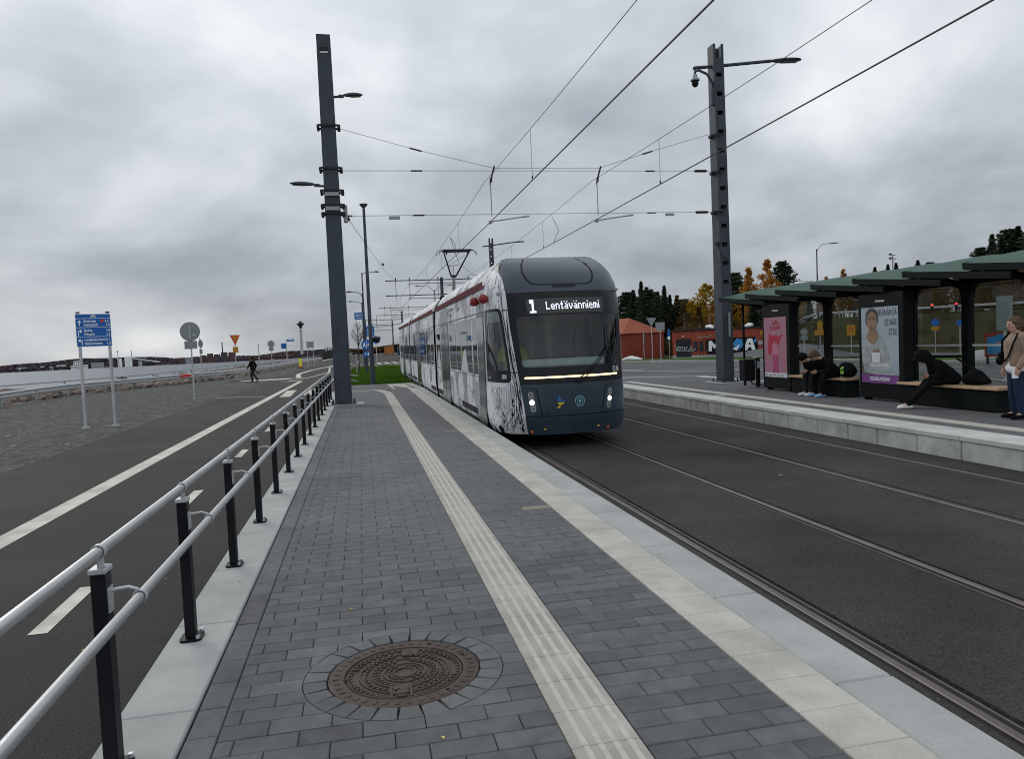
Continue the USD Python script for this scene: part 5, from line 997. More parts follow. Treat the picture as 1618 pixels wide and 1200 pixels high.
def person(label, at, rz, J, top='cloth_black', leg='cloth_black', shoes='shoe_white', hair='hair_brown', hairfn=None, hood=False, cap=False, bulk=1., group=None):
    t = thing('person', label, 'person', at, rz)
    f, u = J['face'], J['up']; hc = J['head']; HB, f, u, s = head_bones(hc, f, u)
    B = list(HB)+[(hc-u*.06-f*.01, .055, J['neck'], .06), (J['neck'], .07, J['chest'], .12), (J['chest'], .13, J['waist'], .11), (J['waist'], .115, J['pelvis'], .125)]
    for k in (0, 1):
        B += [(J['chest']+V3(0, 0, .06), .09, J['sh'][k], .055), (J['sh'][k], .05, J['el'][k], .04), (J['el'][k], .04, J['wr'][k], .028)]
        B += hand(J['wr'][k], J['hd'][k], J['pm'][k], J.get('curl', .6))
        B += [(J['pelvis'], .11, J['hip'][k], .09), (J['hip'][k], .085, J['kn'][k], .055), (J['kn'][k], .052, J['an'][k], .038), (J['an'][k], .038, J['an'][k]+J['toe'][k]*.12-V3(0, 0, .045), .03)]
    b = bones(B, .02, 3); MB().tm(b).build('body', m_['skin'], t, True)
    q = bulk; T = [(J['neck']-V3(0, 0, .02), .075, J['chest'], .15*q)]
    ax = J['sh'][1]-J['sh'][0]; ax = ax/np.linalg.norm(ax)
    for k in (-1, 1): T += [(J['chest']+ax*k*.07, .135*q, J['waist']+ax*k*.06, .128*q), (J['waist']+ax*k*.06, .128*q, J['hem']+ax*k*.075, .125*q)]
    for k in (0, 1): T += [(J['chest']+V3(0, 0, .05), .10, J['sh'][k], .078*q), (J['sh'][k], .078*q, J['el'][k], .064*q), (J['el'][k], .064*q, J['wr'][k]-(J['wr'][k]-J['el'][k])*.06, .048)]
    MB().tm(bones(T, .03, 10)).build('jacket', m_[top], t, True)
    T = []
    for k in (0, 1): T += [(J['pelvis'], .135, J['hip'][k], .105), (J['hip'][k], .102, J['kn'][k], .072), (J['kn'][k], .072, J['an'][k]+V3(0, 0, .0), .055)]
    MB().tm(bones(T, .03, 8)).build('trousers', m_[leg], t, True)
    for k in (0, 1): shoe(MB(), J['an'][k], J['toe'][k]).build('shoe', m_[shoes], t, 40)
    if not hood: face_marks(t, hc, f, u, s, m_[hair])
    else: face_marks(t, hc, f, u, s, m_[hair])
    hm = MB()
    if hood:
        H = [(hc+u*.05-f*.03, .122, hc-u*.02-f*.05, .115), (hc-u*.02-f*.05, .115, J['neck'], .11), (hc+u*.05+f*.07, .112, hc-f*.02, .115), (hc-u*.05+f*.03, .105, hc-f*.02, .115)]
        tt = bones(H, .03, 8); v = tt.vertices; fr = (v-hc)@f; keep = fr < .105; tt.update_faces(keep[tt.faces].all(1)); hm.tm(tt).build('hood', m_[top], t, True)
    elif cap:
        tt = bones([(hc+u*.055-f*.02, .105, hc+u*.04-f*.03, .108), (hc+u*.045, .10, hc-u*.02-f*.06, .09)], .03, 6); hm.tm(tt).build('beanie', m_['cloth_black'], t, True)
    else:
        H = [(hc+u*.05-f*.025, .098, hc-u*.01-f*.04, .094), (hc-u*.02-f*.045, .088, hc-u*.085-f*.05, .062), (hc+u*.075+f*.03, .066, hc+u*.06-f*.02, .09)]
        for k in (-1, 1): H.append((hc+s*k*.05+u*.05+f*.02, .05, hc+s*k*.062-u*.0-f*.02, .036))
        if hairfn: H += hairfn(hc, f, u, s)
        hm.tm(bones(H, .02, 4)).build('hair', m_[hair], t, True)
    return t
# woman standing at the right edge of the frame, turned to the tram
W = dict(head=V3(0, .035, 1.555), face=V3(0, 1, -.05), up=V3(0, 0, 1), neck=V3(0, 0, 1.43), chest=V3(0, .0, 1.25), waist=V3(0, .015, 1.06), pelvis=V3(0, -.01, .93), hem=V3(0, .01, .92),
         sh=[V3(-.19, -.01, 1.355), V3(.19, -.01, 1.355)], el=[V3(-.25, -.04, 1.08), V3(.25, -.03, 1.08)], wr=[V3(-.24, .10, .86), V3(.25, .06, .85)], hd=[V3(0, .25, -1), V3(0, .2, -1)], pm=[V3(1, 0, 0), V3(-1, 0, 0)],
         hip=[V3(-.095, 0, .90), V3(.095, 0, .90)], kn=[V3(-.10, .03, .49), V3(.10, .02, .49)], an=[V3(-.11, -.02, .085), V3(.11, -.02, .085)], toe=[V3(-.2, 1, 0), V3(.2, 1, 0)])
wm = person('standing woman in a tan quilted jacket and blue jeans, hair in a ponytail', (10.62, 10.38, .004), math.radians(72), W, 'cloth_tan', 'denim', 'cloth_black', 'hair_brown', lambda c, f, u, s: [(c-f*.115+u*.03, .04, c-f*.14-u*.03, .035), (c-f*.14-u*.03, .035, c-f*.13-u*.15, .02)], bulk=1.08)
MB().tm(bones([(V3(-.07, .0, .93), .135, V3(.07, .0, .93), .135), (V3(-.07, .0, .86), .138, V3(.07, .0, .86), .138)], .03, 6)).build('shirt_hem', m_['cloth_white'], wm, True)
MB().tube([V3(-.15, .06, 1.42), V3(-.16, .14, 1.25), V3(-.06, .17, 1.02), V3(.10, .16, .95)], .014, 6).build('strap', m_['cloth_black'], wm); MB().tube([V3(.12, .03, 1.45), V3(.17, .135, 1.3), V3(.25, .10, 1.1), V3(.28, .02, .98)], .02, 6).build('strap', m_['cloth_black'], wm)
bg = thing('handbag', 'black shoulder bag at the hip of the woman in the tan jacket', 'bag', (10.62, 10.38, .004), math.radians(72)); t_ = bones([(V3(.30, -.10, 1.05), .06, V3(.30, .08, 1.05), .06), (V3(.31, -.10, .95), .07, V3(.31, .10, .95), .07)], .03, 6); MB().tm(t_).build('bag_body', m_['cloth_black'], bg, True); MB().tube([V3(.30, -.1, 1.08), V3(.24, -.02, 1.22), V3(.2, 0, 1.40)], .01, 6).build('strap', m_['cloth_black'], bg)
pp = thing('paper', 'folded white paper in the hand of the standing woman', 'paper', (10.62, 10.38, .004), math.radians(72)); MB().box((-.23, .15, .77), (.012, .11, .17), .2, bev=.003).build('sheet', m_['cloth_white'], pp)
def seated(lean, dx=0, head_drop=.5, knees=.13, reach=.0, feet=.0, seat=.50):
    c, s = math.cos(lean), math.sin(lean); pe = V3(0, 0, seat+.06); wa = pe+V3(0, s*.17, c*.17); ch = wa+V3(0, s*1.05*.20, c*.19); ne = ch+V3(0, s*.17, c*.15); hd_ = ne+V3(0, .11*s+.06, .115*c+.02)
    kn = [V3(-knees, .44, .50), V3(knees, .44, .50)]; an = [V3(-knees*.8, .46+feet, .085), V3(knees*.8, .46+feet, .085)]
    sh_ = [ch+V3(-.18, s*.09, c*.09), ch+V3(.18, s*.09, c*.09)]; el = [V3(-knees-.05, .33, .60), V3(knees+.05, .33, .60)]; wr = [V3(-.06, .50+reach, .60), V3(.05, .50+reach, .60)]
    return dict(head=hd_, face=V3(0, 1-head_drop*.55, -head_drop*1.2), up=V3(0, head_drop, 1), neck=ne, chest=ch, waist=wa, pelvis=pe, hem=pe+V3(0, .02, .0), sh=sh_, el=el, wr=wr, hd=[V3(.5, .8, -.2), V3(-.5, .8, -.2)], pm=[V3(.6, 0, .5), V3(-.6, 0, .5)], hip=[V3(-.09, .03, seat+.06), V3(.09, .03, seat+.06)], kn=kn, an=an, toe=[V3(-.1, 1, 0), V3(.1, 1, 0)], curl=.9)
FX = PI/2     # facing -x, towards the track
j = seated(.98, head_drop=.9); person('seated person in black with a black beanie and white shoes, bent forward', (11.22, 16.50, 0), FX+.06, j, cap=True, shoes='shoe_white', leg='cloth_dark')
j = seated(.84, head_drop=.95, knees=.20); person('seated person with brown hair in a black jacket and pale blue shoes, looking down', (11.20, 16.02, 0), FX-.04, j, shoes='shoe_blue', hair='hair_brown')
j = seated(.86, head_drop=1.15, knees=.10, reach=-.02, feet=.36); j['kn'] = [V3(-.10, .47, .50), V3(.11, .45, .51)]; j['an'] = [V3(-.06, .86, .09), V3(.06, .80, .09)]
j['wr'] = [V3(-.05, .44, .62), V3(.05, .46, .62)]; person('hooded person in black with grey white shoes, holding a phone on the long bench', (11.22, 12.38, 0), FX-.36, j, hood=True, shoes='shoe_white')
ph = thing('phone', 'dark phone held by the hooded person on the bench', 'phone', (11.22, 12.38, 0), FX-.36); MB().box((0, .56, .635), (.07, .14, .009), bev=.003, rx=.4).build('phone_body', m_['black_paint'], ph)
bp_ = thing('backpack', 'round black backpack with green print on the shorter bench', 'backpack', (11.24, 15.60, .45)); t_ = bones([(V3(0, -.09, .16), .15, V3(0, .12, .17), .16), (V3(0, -.05, .24), .12, V3(0, .12, .24), .13)], .04, 6); t_.vertices[:, 2] = np.maximum(t_.vertices[:, 2], .005); MB().tm(t_).build('bag_body', m_['cloth_black'], bp_, True)
g_ = MB(); g_.ext(S_([(-.06, .20), (.03, .22), (.06, .26), (-.02, .25)]), .004, frame((-.158, 0, 0), (0, -1, 0), (0, 0, 1), (-1, 0, 0))); g_.ext(S_([(-.05, .10), (.04, .10), (.05, .17), (-.01, .15), (-.06, .16)]), .004, frame((-.156, 0, 0), (0, -1, 0), (0, 0, 1), (-1, 0, 0))); g_.build('print', m_['print_green'], bp_)
b2 = thing('sports_bag', 'slouched black bag with a long strap on the longer bench', 'bag', (11.25, 11.86, .45)); t_ = bones([(V3(0, .22, .10), .10, V3(0, .02, .15), .15), (V3(0, .02, .15), .15, V3(0, -.26, .08), .05), (V3(0, .1, .2), .09, V3(0, -.06, .17), .10)], .04, 6); t_.vertices[:, 2] = np.maximum(t_.vertices[:, 2], .005); MB().tm(t_).build('bag_body', m_['cloth_black'], b2, True); MB().tube([V3(0, .02, .29), V3(-.02, .22, .38), V3(-.05, .42, .50)], .02, 6).build('strap', m_['cloth_black'], b2)
# walkers on the path
def walker(label, at, rz, s, top, leg, cap_):
    J = dict(head=V3(0, .05, 1.56), face=V3(0, 1, -.1), up=V3(0, 0, 1), neck=V3(0, .02, 1.44), chest=V3(0, .02, 1.26), waist=V3(0, .0, 1.06), pelvis=V3(0, 0, .93), hem=V3(0, 0, .86), sh=[V3(-.18, .01, 1.36), V3(.18, .01, 1.36)], el=[V3(-.25, .10, 1.1), V3(.25, -.10, 1.1)], wr=[V3(-.20, .28, .95), V3(.2, -.05, .90)], hd=[V3(0, .5, -1), V3(0, .2, -1)], pm=[V3(1, 0, 0), V3(-1, 0, 0)],
             hip=[V3(-.09, 0, .9), V3(.09, 0, .9)], kn=[V3(-.09, -.10, .50), V3(.09, .20, .50)], an=[V3(-.09, -.42, .16), V3(.09, .14, .085)], toe=[V3(0, 1, 0), V3(0, 1, 0)])
    t = person(label, at, rz, J, top, leg, 'cloth_black', cap=cap_); UsdGeom.Xformable(t).AddScaleOp().Set(Gf.Vec3f(s, s, s)); return t
walker('dark figure walking across the cycle path beyond the signs', (-6.66, 48.6, -.12), math.radians(62), .93, 'cloth_black', 'cloth_dark', True)
walker('tiny distant walker in a red jacket, right of the solid mast', (1.45, 150, -.12), math.radians(180), .95, 'cloth_red', 'cloth_dark', True)
# driver in the cab
J = seated(.05, head_drop=.0, seat=.62); J['wr'] = [V3(-.15, .45, .95), V3(.15, .45, .95)]; J['el'] = [V3(-.25, .2, .95), V3(.25, .2, .95)]; J['kn'] = [V3(-.13, .44, .60), V3(.13, .44, .60)]
person('tram driver in a yellow safety vest, seen through the cab window', (2.93, 14.50, .36), PI, J, 'hi_vis', 'cloth_dark', 'cloth_black')
# ------------------------------------------------------------------ street lamps
def street_lamp(name, label, at, H, heads, r=.06):
    t = thing(name, label, 'street lamp', at)
    MB().tube([(0, 0, 0), (0, 0, .9), (0, 0, .95), (0, 0, H)], [r*1.25, r*1.2, r, r*.6], 10).build('column', m_['pole_paint'], t, 40)
    for h in heads:
        if h == 'top':
            MB().lathe([(0, .02), (.20, 0), (.21, -.03), (.10, -.16), (.05, -.2)], (0, 0, H+.18), 20).build('lamp_head', m_['lamp_body'], t)
        else:
            dx, dy, up, L = h; d = np.array((dx, dy, 0)); a = MB(); a.tube([(0, 0, H-.3), (d[0]*.12, d[1]*.12, H-.05), (d[0]*.5, d[1]*.5, H+up), (d[0], d[1], H+up+.03)], .03, 6); a.build('arm', m_['pole_paint'], t); lamp_head(t, (d[0], d[1], H+up+.03), d, L, .2)
    return t
street_lamp('street_lamp', 'slim post-top lamp at the near edge of the lawn', (.52, 37.9, -.16), 8.80, ['top'], .11)
street_lamp('street_lamp', 'lamp post with an arm to its right, behind the slim post-top lamp', (.42, 62, -.16), 8.0, [(.95, 0, 0, .45)], .08)
street_lamp('street_lamp', 'lamp post with a short arm to its left above the blue board', (.34, 57, -.16), 5.95, [(-.75, 0, .1, .45)], .07)
street_lamp('street_lamp', 'farther lamp post with an arm to its left, lowest of the three', (.35, 74, -.16), 6.3, [(-.8, 0, .1, .5)], .09)
street_lamp('double_street_lamp', 'double armed street lamp beside the dark mast top, above the tram', (10.1, 100, -.6), 9.7, [(-1.6, 0, .55, 1.0), (1.6, 0, .55, 1.0)], .09)
o = pol(33.92, 92); street_lamp('street_lamp', 'tall curved street lamp standing above the shelter roof', (o[0], o[1], float(ez(o[0], o[1]))), 11.4, [(1.0, -.5, .5, 1.3)], .11)
o = pol(38.7, 118); t = thing('floodlight_mast', 'thin floodlight mast on the skyline right of the pines', 'mast', (o[0], o[1], float(ez(o[0], o[1])))); H_ = 1.65+.083*118-o[2]-float(ez(o[0], o[1])); MB().tube([(0, 0, 0), (0, 0, H_)], [.14, .08], 8).build('column', m_['galv_dull'], t)
for z in (H_, H_-.55): MB().bb(-.5, .5, -.05, .05, z-.06, z+.06).build('crossbar', m_['galv_dull'], t); MB().bb(-.55, -.2, -.1, .1, z+.0, z+.22).build('lamp_head', m_['lamp_body'], t)
for k, (a, r, h) in enumerate(((33.4, 118, 5.6), (36.3, 121, 5.6), (40.9, 121, 5.4))):
    o = pol(a, r); street_lamp('upper_street_lamp', ['pale lamp post on the upper road, left of the middle glass pane', 'pale lamp post on the upper road behind the poster of the woman', 'pale lamp post near the left red traffic light'][k], (o[0], o[1], float(ez(o[0], o[1]))), h, [(-1.0, .3, .1, .5)], .055)
# ------------------------------------------------------------------ signs
def sign(name, label, at, H, parts_, rz=0, post='galv', r=.03, cat='road sign', posts=None, foot=True):
    t = thing(name, label, cat, at, rz)
    for x in (posts or [0]): MB().tube([(x, 0, 0), (x, 0, H)], r, 8).build('post', m_[post], t)
    if foot:
        for x in (posts or [0]): MB().lathe([(.0, .03), (r*2.4, .03), (r*3, -.06)], (x, 0, 0), 12).build('foot', m_['concrete'], t)
    for nm, P, z, mt, off in parts_:      # flat plates facing -y (towards the camera)
        MB().ext(P, .012, frame((0, -r-.012-off, z), (1, 0, 0), (0, 0, 1), (0, 1, 0))).build(nm, m_[mt], t)
    return t
# cycle route board: local x right, facing -y
BX, BZ = .0, 1.98
t = sign('cycle_route_sign', 'blue cycle route board on two grey posts in the gravel', (-7.02, 21.85, -.145), 3.1, [], math.radians(17), r=.04, posts=[-.33, .37])
W_, H_ = .96, .88
def bpart(nm, P, mt, off, lab=None): return MB().ext(P, .006, frame((-.40, -.05-off, 2.18), (.87, 0, 0), (0, 0, 1), (0, 1, 0))).build(nm, m_[mt], t, label=lab)
bd = bpart('board', rrect(0, W_, 0, H_, .015), 'sign_white', 0)
for z0, z1 in ((.765, .865), (.525, .75), (.275, .51), (.015, .26)):
    q = MB().ext(rrect(.015, W_-.015, z0, z1, .01), .004, frame((-.40, -.055, 2.18), (.87, 0, 0), (0, 0, 1), (0, 1, 0))); q.build('panel', m_['sign_blue'], bd)
w = MB(); ft = lambda s, x, z, h, wd=None: w.txt(s, h, (-.40+x*.87, -.0575, 2.18+z), (1, 0, 0), (0, 0, 1), .002, True, wd*.87 if wd else None)
for s, x, z, wd in (('Keskusta', .22, .655, .34), ('Santalahti', .22, .555, .38), ('Nokia', .22, .405, .22), ('Pispala', .22, .305, .28), ('Lentävänniemi', .22, .155, .56), ('Niemenranta', .22, .055, .48)): ft(s, x, z, .058, wd)
for s, x, z in (('5,2', .80, .655), ('1,8', .82, .555), ('10', .82, .405), ('1,6', .82, .305), ('2,7', .80, .155), ('1,5', .82, .055)): ft(s, x, z, .055, .10)
def arrow(pts, hd):
    P = LineString(pts).buffer(.012, cap_style='flat', join_style='mitre').union(Polygon(hd)); w.ext(P, .002, frame((-.40, -.0578, 2.18), (.87, 0, 0), (0, 0, 1), (0, -1, 0)))
arrow([(.11, .56), (.11, .68)], [(.06, .655), (.11, .715), (.16, .655), (.145, .64), (.11, .68), (.075, .64)]); arrow([(.07, .30), (.07, .42), (.14, .42)], [(.12, .37), (.175, .42), (.12, .47), (.105, .455), (.14, .42), (.105, .385)]); arrow([(.15, .05), (.15, .17), (.08, .17)], [(.10, .12), (.045, .17), (.10, .22), (.115, .205), (.08, .17), (.115, .135)])
for cx in (.44, .53): w.ext(circ(.03, 16, (cx, .805)).difference(circ(.022, 16, (cx, .805))), .002, frame((-.40, -.0578, 2.18), (.87, 0, 0), (0, 0, 1), (0, -1, 0)))
w.ext(LineString([(.44, .805), (.47, .84), (.51, .84), (.485, .805), (.47, .84)]).buffer(.005).union(LineString([(.53, .805), (.505, .85), (.49, .85)]).buffer(.005)), .002, frame((-.40, -.0578, 2.18), (.87, 0, 0), (0, 0, 1), (0, -1, 0)))
w.build('lettering', m_['sign_white'], bd); MB().ext(circ(.045, 20, (.72, .685)), .002, frame((-.40, -.0578, 2.18), (.87, 0, 0), (0, 0, 1), (0, -1, 0))).build('route_badge', m_['sign_red'], bd)
for x in (-.33, .37): MB().box((x, 0, 3.1), (.11, .1, .03), bev=.01).build('post_cap', m_['dark_metal'], t)
rc = lambda w_, h_: sbox(-w_/2, -h_/2, w_/2, h_/2)
t = sign('round_sign', 'large grey round sign back with a small plate, left of the walker', (-6.95, 33.2, -.145), 3.2, [('disc', circ(.40, 32), 2.84, 'sign_back', 0), ('plate', rrect(-.25, .25, -.17, .17, .03), 2.28, 'sign_back', 0)])
MB().tube([(0, -.05, 2.5), (0, -.05, 3.1)], .026, 8).build('back_rail', m_['galv'], t); MB().bb(.10, .20, -.06, -.055, 2.68, 2.70).build('sticker', m_['sign_white'], t); MB().bb(.08, .18, -.06, -.055, 2.14, 2.16).build('sticker', m_['sign_white'], t)
o = pol(-11.23, 72); sign('side_on_sign', 'round sign seen almost edge-on, just right of the big grey disc', (o[0], o[1], -.3), 3.6, [('disc', circ(.36, 24), 3.05, 'sign_back', 0), ('plate', rrect(-.22, .22, -.2, .2, .03), 2.35, 'sign_back', 0)], math.radians(68), r=.04)
t = sign('yield_sign', 'red and yellow give way triangle over a yellow plate, by the guard rail', (-8.45, 53.9, -.145), 3.1, [('triangle', S_([(-.40, .30), (.40, .30), (0, -.38)]), 2.82, 'sign_red', 0), ('inner_triangle', S_([(-.24, .22), (.24, .22), (0, -.18)]), 2.82, 'sign_yellow', .008), ('plate', rrect(-.22, .22, -.2, .2, .02), 2.12, 'sign_yellow', 0)], math.radians(48))
o = pol(-6.43, 96); sign('round_sign', 'smaller round sign back with a square plate, left of the observation tower', (o[0], o[1], -.4), 3.5, [('disc', circ(.42, 28), 3.15, 'sign_back', 0), ('plate', rrect(-.28, .28, -.22, .22, .03), 2.52, 'sign_back', 0)], r=.04)
o = pol(-5.36, 100); t = sign('street_name_sign', 'two blue name boards at right angles on one post, near the observation tower', (o[0], o[1], -.4), 3.75, [('name_board', sbox(.1, -.15, 1.0, .15), 3.56, 'sign_blue', 0)], r=.05); MB().ext(sbox(-.75, -.34, -.05, .34), .012, frame((0, -.07, 2.85), (.8, .6, 0), (0, 0, 1), (.6, -.8, 0))).build('name_board', m_['sign_blue'], t); w = MB(); w.bb(.2, .85, -.072, -.066, 3.55, 3.60); w.build('lettering', m_['sign_white'], t)
sign('information_board', 'grey back of a rectangular board on two posts, before the bridge parapet', (-5.90, 92, -.145), 3.05, [('board', sbox(-.42, -.38, .42, .38), 2.55, 'sign_back', 0)], posts=[-.35, .36], r=.035)
t = thing('marker_post', 'yellow traffic marker post with an orange foot beside the path', 'marker post', (-6.40, 82.4, -.12)); MB().tube([(0, 0, .2), (0, 0, 1.05)], .14, 14).build('tube', m_['bollard_yellow'], t, 40); MB().tube([(0, 0, .04), (0, 0, .2)], [.17, .145], 14).build('foot', m_['orange_reflector'], t); MB().box((0, 0, .03), (.75, .5, .06), bev=.02).build('base_plate', m_['rubber'], t)
# blue signs on the lawn
t = sign('lane_sign', 'round blue sign with walker and cyclist, and a small blue plate below', (.42, 55.4, -.16), 3.95, [('disc', circ(.37, 28), 2.10, 'sign_blue', 0), ('plate', rrect(-.26, .26, -.2, .2, .03), 1.42, 'sign_blue', 0), ('board', sbox(.04, -.36, .62, .36), 3.05, 'sign_blue', 0)], post='pole_paint', r=.055)
w = MB(); fr_ = frame((0, -.075, 0), (1, 0, 0), (0, 0, 1), (0, -1, 0)); w.ext(sbox(-.012, 1.82, .012, 2.38), .004, fr_); w.ext(S_([(-.24, 1.95), (-.2, 1.95), (-.15, 2.1), (-.1, 1.95), (-.08, 1.95), (-.12, 2.2), (-.19, 2.2)]), .004, fr_); w.ext(circ(.03, 10, (-.155, 2.26)), .004, fr_)
for cx in (.09, .22): w.ext(circ(.07, 14, (cx, 2.06)).difference(circ(.05, 14, (cx, 2.06))), .004, fr_)
w.ext(LineString([(.09, 2.06), (.14, 2.18), (.22, 2.06), (.14, 2.18), (.2, 2.18)]).buffer(.012), .004, fr_); w.ext(LineString([(-.1, 1.33), (-.1, 1.5), (-.14, 1.45)]).buffer(.018), .004, fr_); w.ext(sbox(.06, 1.32, .16, 1.5), .004, fr_)
for k in range(4): w.ext(sbox(.1, 2.80+.13*k, .52, 2.84+.13*k), .004, fr_)
w.build('symbol', m_['sign_white'], t)
t = sign('direction_board', 'blue direction board with white lines of text, left of the lamp posts', (.36, 57.2, -.16), 4.7, [('board', sbox(-.70, -.26, .06, .26), 4.28, 'sign_blue', 0)], post='pole_paint', r=.02, foot=False); w = MB()
for k in range(3): w.bb(-.62, -.05, -.062, -.056, 4.12+.13*k, 4.16+.13*k)
w.build('lettering', m_['sign_white'], t)
sign('round_sign', 'round blue sign half hidden behind the slim post-top lamp', (1.45, 72, -.16), 3.0, [('disc', circ(.36, 24), 2.6, 'sign_blue', 0)], r=.04)
t = thing('signal_head', 'small black signal lamp head on the slim post-top lamp', 'signal', (.52, 37.9, -.16)); MB().lathe([(0, -.18), (.11, -.16), (.13, 0), (.16, .16), (.12, .17), (0, .15)], (0, 0, 0), 16, frame((.28, -.1, 2.25), (0, 1, 0), (.3, 0, 1), (1, 0, -.2))).build('housing', m_['black_paint'], t); MB().tube([(.05, 0, 2.25), (.25, -.08, 2.25)], .03, 6).build('bracket', m_['black_paint'], t)
# signs right of the tram
def esign(name, label, a, r, top, parts_, rz=None, rr=.035, posts=None):
    o = pol(a, r); z = float(ez(o[0], o[1])); zt = 1.65+top*r; return sign(name, label, (o[0], o[1], z), zt-z, [(n_, P, zt-z+dz, mt, off) for n_, P, dz, mt, off in parts_], -math.radians(a) if rz is None else rz, r=rr, posts=posts)
esign('yield_sign', 'grey back of a give way triangle in front of the orange-roofed house', 22.17, 77, .024, [('triangle', S_([(-.48, .40), (.48, .40), (0, -.46)]), -.45, 'sign_back', 0)])
esign('square_sign', 'grey back of a square plate next to the give way triangle', 22.8, 74, .0172, [('plate', rrect(-.44, .44, -.40, .40, .04), -.40, 'sign_back', 0)])
esign('bus_stop_pole', 'narrow blue and white sign at the corner of the red building', 23.43, 108, .0080, [('plate', sbox(-.16, -.75, .16, .75), -.8, 'sign_blue', 0), ('plate', sbox(-.16, -.2, .16, .2), -1.3, 'sign_white', .01)])
esign('pole_sign', 'thin grey sign seen edge-on before the orange gable wall', 21.55, 112, .005, [('plate', sbox(-.1, -.8, .1, .8), -.8, 'sign_back', 0)])
esign('round_sign', 'pale round sign back with square plate, seen through the glass above the seated pair', 32.95, 60, .0005, [('disc', circ(.26, 24), -.26, 'sign_back', 0), ('plate', rrect(-.24, .24, -.17, .17, .02), -.70, 'sign_back', 0)])
esign('warning_sign', 'orange triangle-like sign over a yellow plate behind the shelter glass', 34.01, 82, .0098, [('shield', S_([(-.24, -.42), (.24, -.42), (.22, .3), (0, .46), (-.22, .3)]), -.5, 'sign_yellow', 0), ('plate', rrect(-.52, .52, -.26, .26, .03), -1.25, 'sign_yellow', 0)])
t = esign('works_sign', 'square orange sign behind the shelter glass, left of the woman poster', 36.02, 78, .0022, [('plate', rrect(-.38, .38, -.5, .5, .03), -.5, 'sign_yellow', 0), ('symbol', circ(.2, 16).difference(circ(.13, 16)), -.4, 'sign_red', .02)])
esign('crossing_sign', 'blue round sign over a yellow plate seen through the right glass', 41.15, 80, .0050, [('disc', circ(.34, 20), -.36, 'sign_blue', 0), ('plate', rrect(-.34, .34, -.18, .18, .03), -.92, 'sign_yellow', 0)])
esign('cycle_sign', 'small round blue sign on a pole seen through the right glass', 42.57, 66, .0025, [('disc', circ(.24, 20), -.24, 'sign_blue', 0)])
esign('tall_board', 'tall pale rectangular board behind the standing woman', 45.03, 26, .0265, [('board', sbox(-.20, -.50, .20, .50), -.50, 'sign_back', 0)])
o = pol(44.77, 42); t = thing('billboard', 'low billboard with a bright blue and orange picture behind the woman', 'billboard', (o[0], o[1], float(ez(o[0], o[1]))), -math.radians(44.8)); MB().bb(-.62, .75, -.06, .06, .35, 1.5).build('board', m_['rust_red'], t)
for x in (-.5, .6): MB().bb(x-.06, x+.06, -.05, .05, 0, .4).build('leg', m_['dark_metal'], t)
mat('bright_blue', (.015, .14, .30), .5); w = MB(); w.ext(S_([(-.5, .5), (.25, .46), (.22, .75), (.28, 1.3), (.0, 1.42), (-.25, 1.3), (-.52, 1.26)]), .004, frame((0, -.064, 0), (1, 0, 0), (0, 0, 1), (0, -1, 0))); w.build('picture', m_['bright_blue'], t); w = MB(); w.ext(S_([(-.14, 1.05), (.36, .86), (.4, .66), (.22, .8)]), .004, frame((0, -.070, 0), (1, 0, 0), (0, 0, 1), (0, -1, 0))); w.build('picture', m_['orange_reflector'], t)
mat('signal_red', (1, .1, .1), emit=(1., .06, .06), es=1.4)
for k, a in enumerate((40.99, 42.38)):
    o = pol(a, 112); z = float(ez(o[0], o[1])); t = thing('traffic_light', ['traffic light showing red, the left one on the upper road', 'traffic light showing red, the right one on the upper road'][k], 'traffic light', (o[0], o[1], z), -math.radians(a)); zt = 1.65+.021*112-z
    MB().tube([(0, 0, 0), (0, 0, zt-.6)], .05, 8).build('post', m_['dark_metal'], t); MB().bb(-.17, .17, -.12, .12, zt-.8, zt+.2, .02).build('housing', m_['black_paint'], t); MB().sph((0, -.13, zt), (.15, .05, .15), 2).build('red_lamp', m_['signal_red'], t)
# guard rails
def guard(name, label, pts, z0, h=.62, sp_=4.0, zf=None, wood=False, mt='galv'):
    t = thing(name, label, 'guard rail'); L = LineString(pts); n = int(L.length/2)+1; P = [np.array(L.interpolate(k/n, normalized=True).coords[0]) for k in range(n+1)]; zz = (lambda p: z0) if zf is None else zf
    mb = MB(); prof = [(0, -.15), (.045, -.11), (.045, -.05), (0, -.01), (0, .01), (.045, .05), (.045, .11), (0, .15)]
    V = []; 
    for k, p in enumerate(P):
        d = P[min(k+1, n)]-P[max(k-1, 0)]; d /= np.hypot(*d); nn = np.array((d[1], -d[0])); z = zz(p)+h-.15
        for a, b in prof: V.append((*(p+nn*a), z+b))
    m = len(prof); mb.add(V, [(k*m+j, k*m+j+1, (k+1)*m+j+1, (k+1)*m+j) for k in range(n) for j in range(m-1)]); mb.build('beam', m_[mt], t)
    s = 0
    while s < L.length: p = L.interpolate(s).coords[0]; MB().box((p[0], p[1], zz(p)+h/2-.15), (.06, .10, h+.2)).build('post', m_['galv_dull'], t); s += sp_
    return t
gr1 = guard('guard_rail', 'long steel crash barrier between the gravel and the rocky shore', [tuple(p) for p in GR[1:]], -.15, .66)
p = GRl.interpolate(.0).coords[0]; rr_ = pol(-12.6, 53.6); MB().box((rr_[0], rr_[1], .40), (1.3, .1, .16), math.radians(40)).build('red_patch', m_['sign_red'], gr1)
t = thing('shore_fence', 'low two-wire fence above the water beyond the rocks', 'fence'); Lf = GRl.offset_curve(6.6); Pf = [Lf.interpolate(k/60, normalized=True).coords[0] for k in range(61)]
MB().tube([(x, y, .43) for x, y in Pf], .035, 5).build('top_wire', m_['galv_dull'], t)
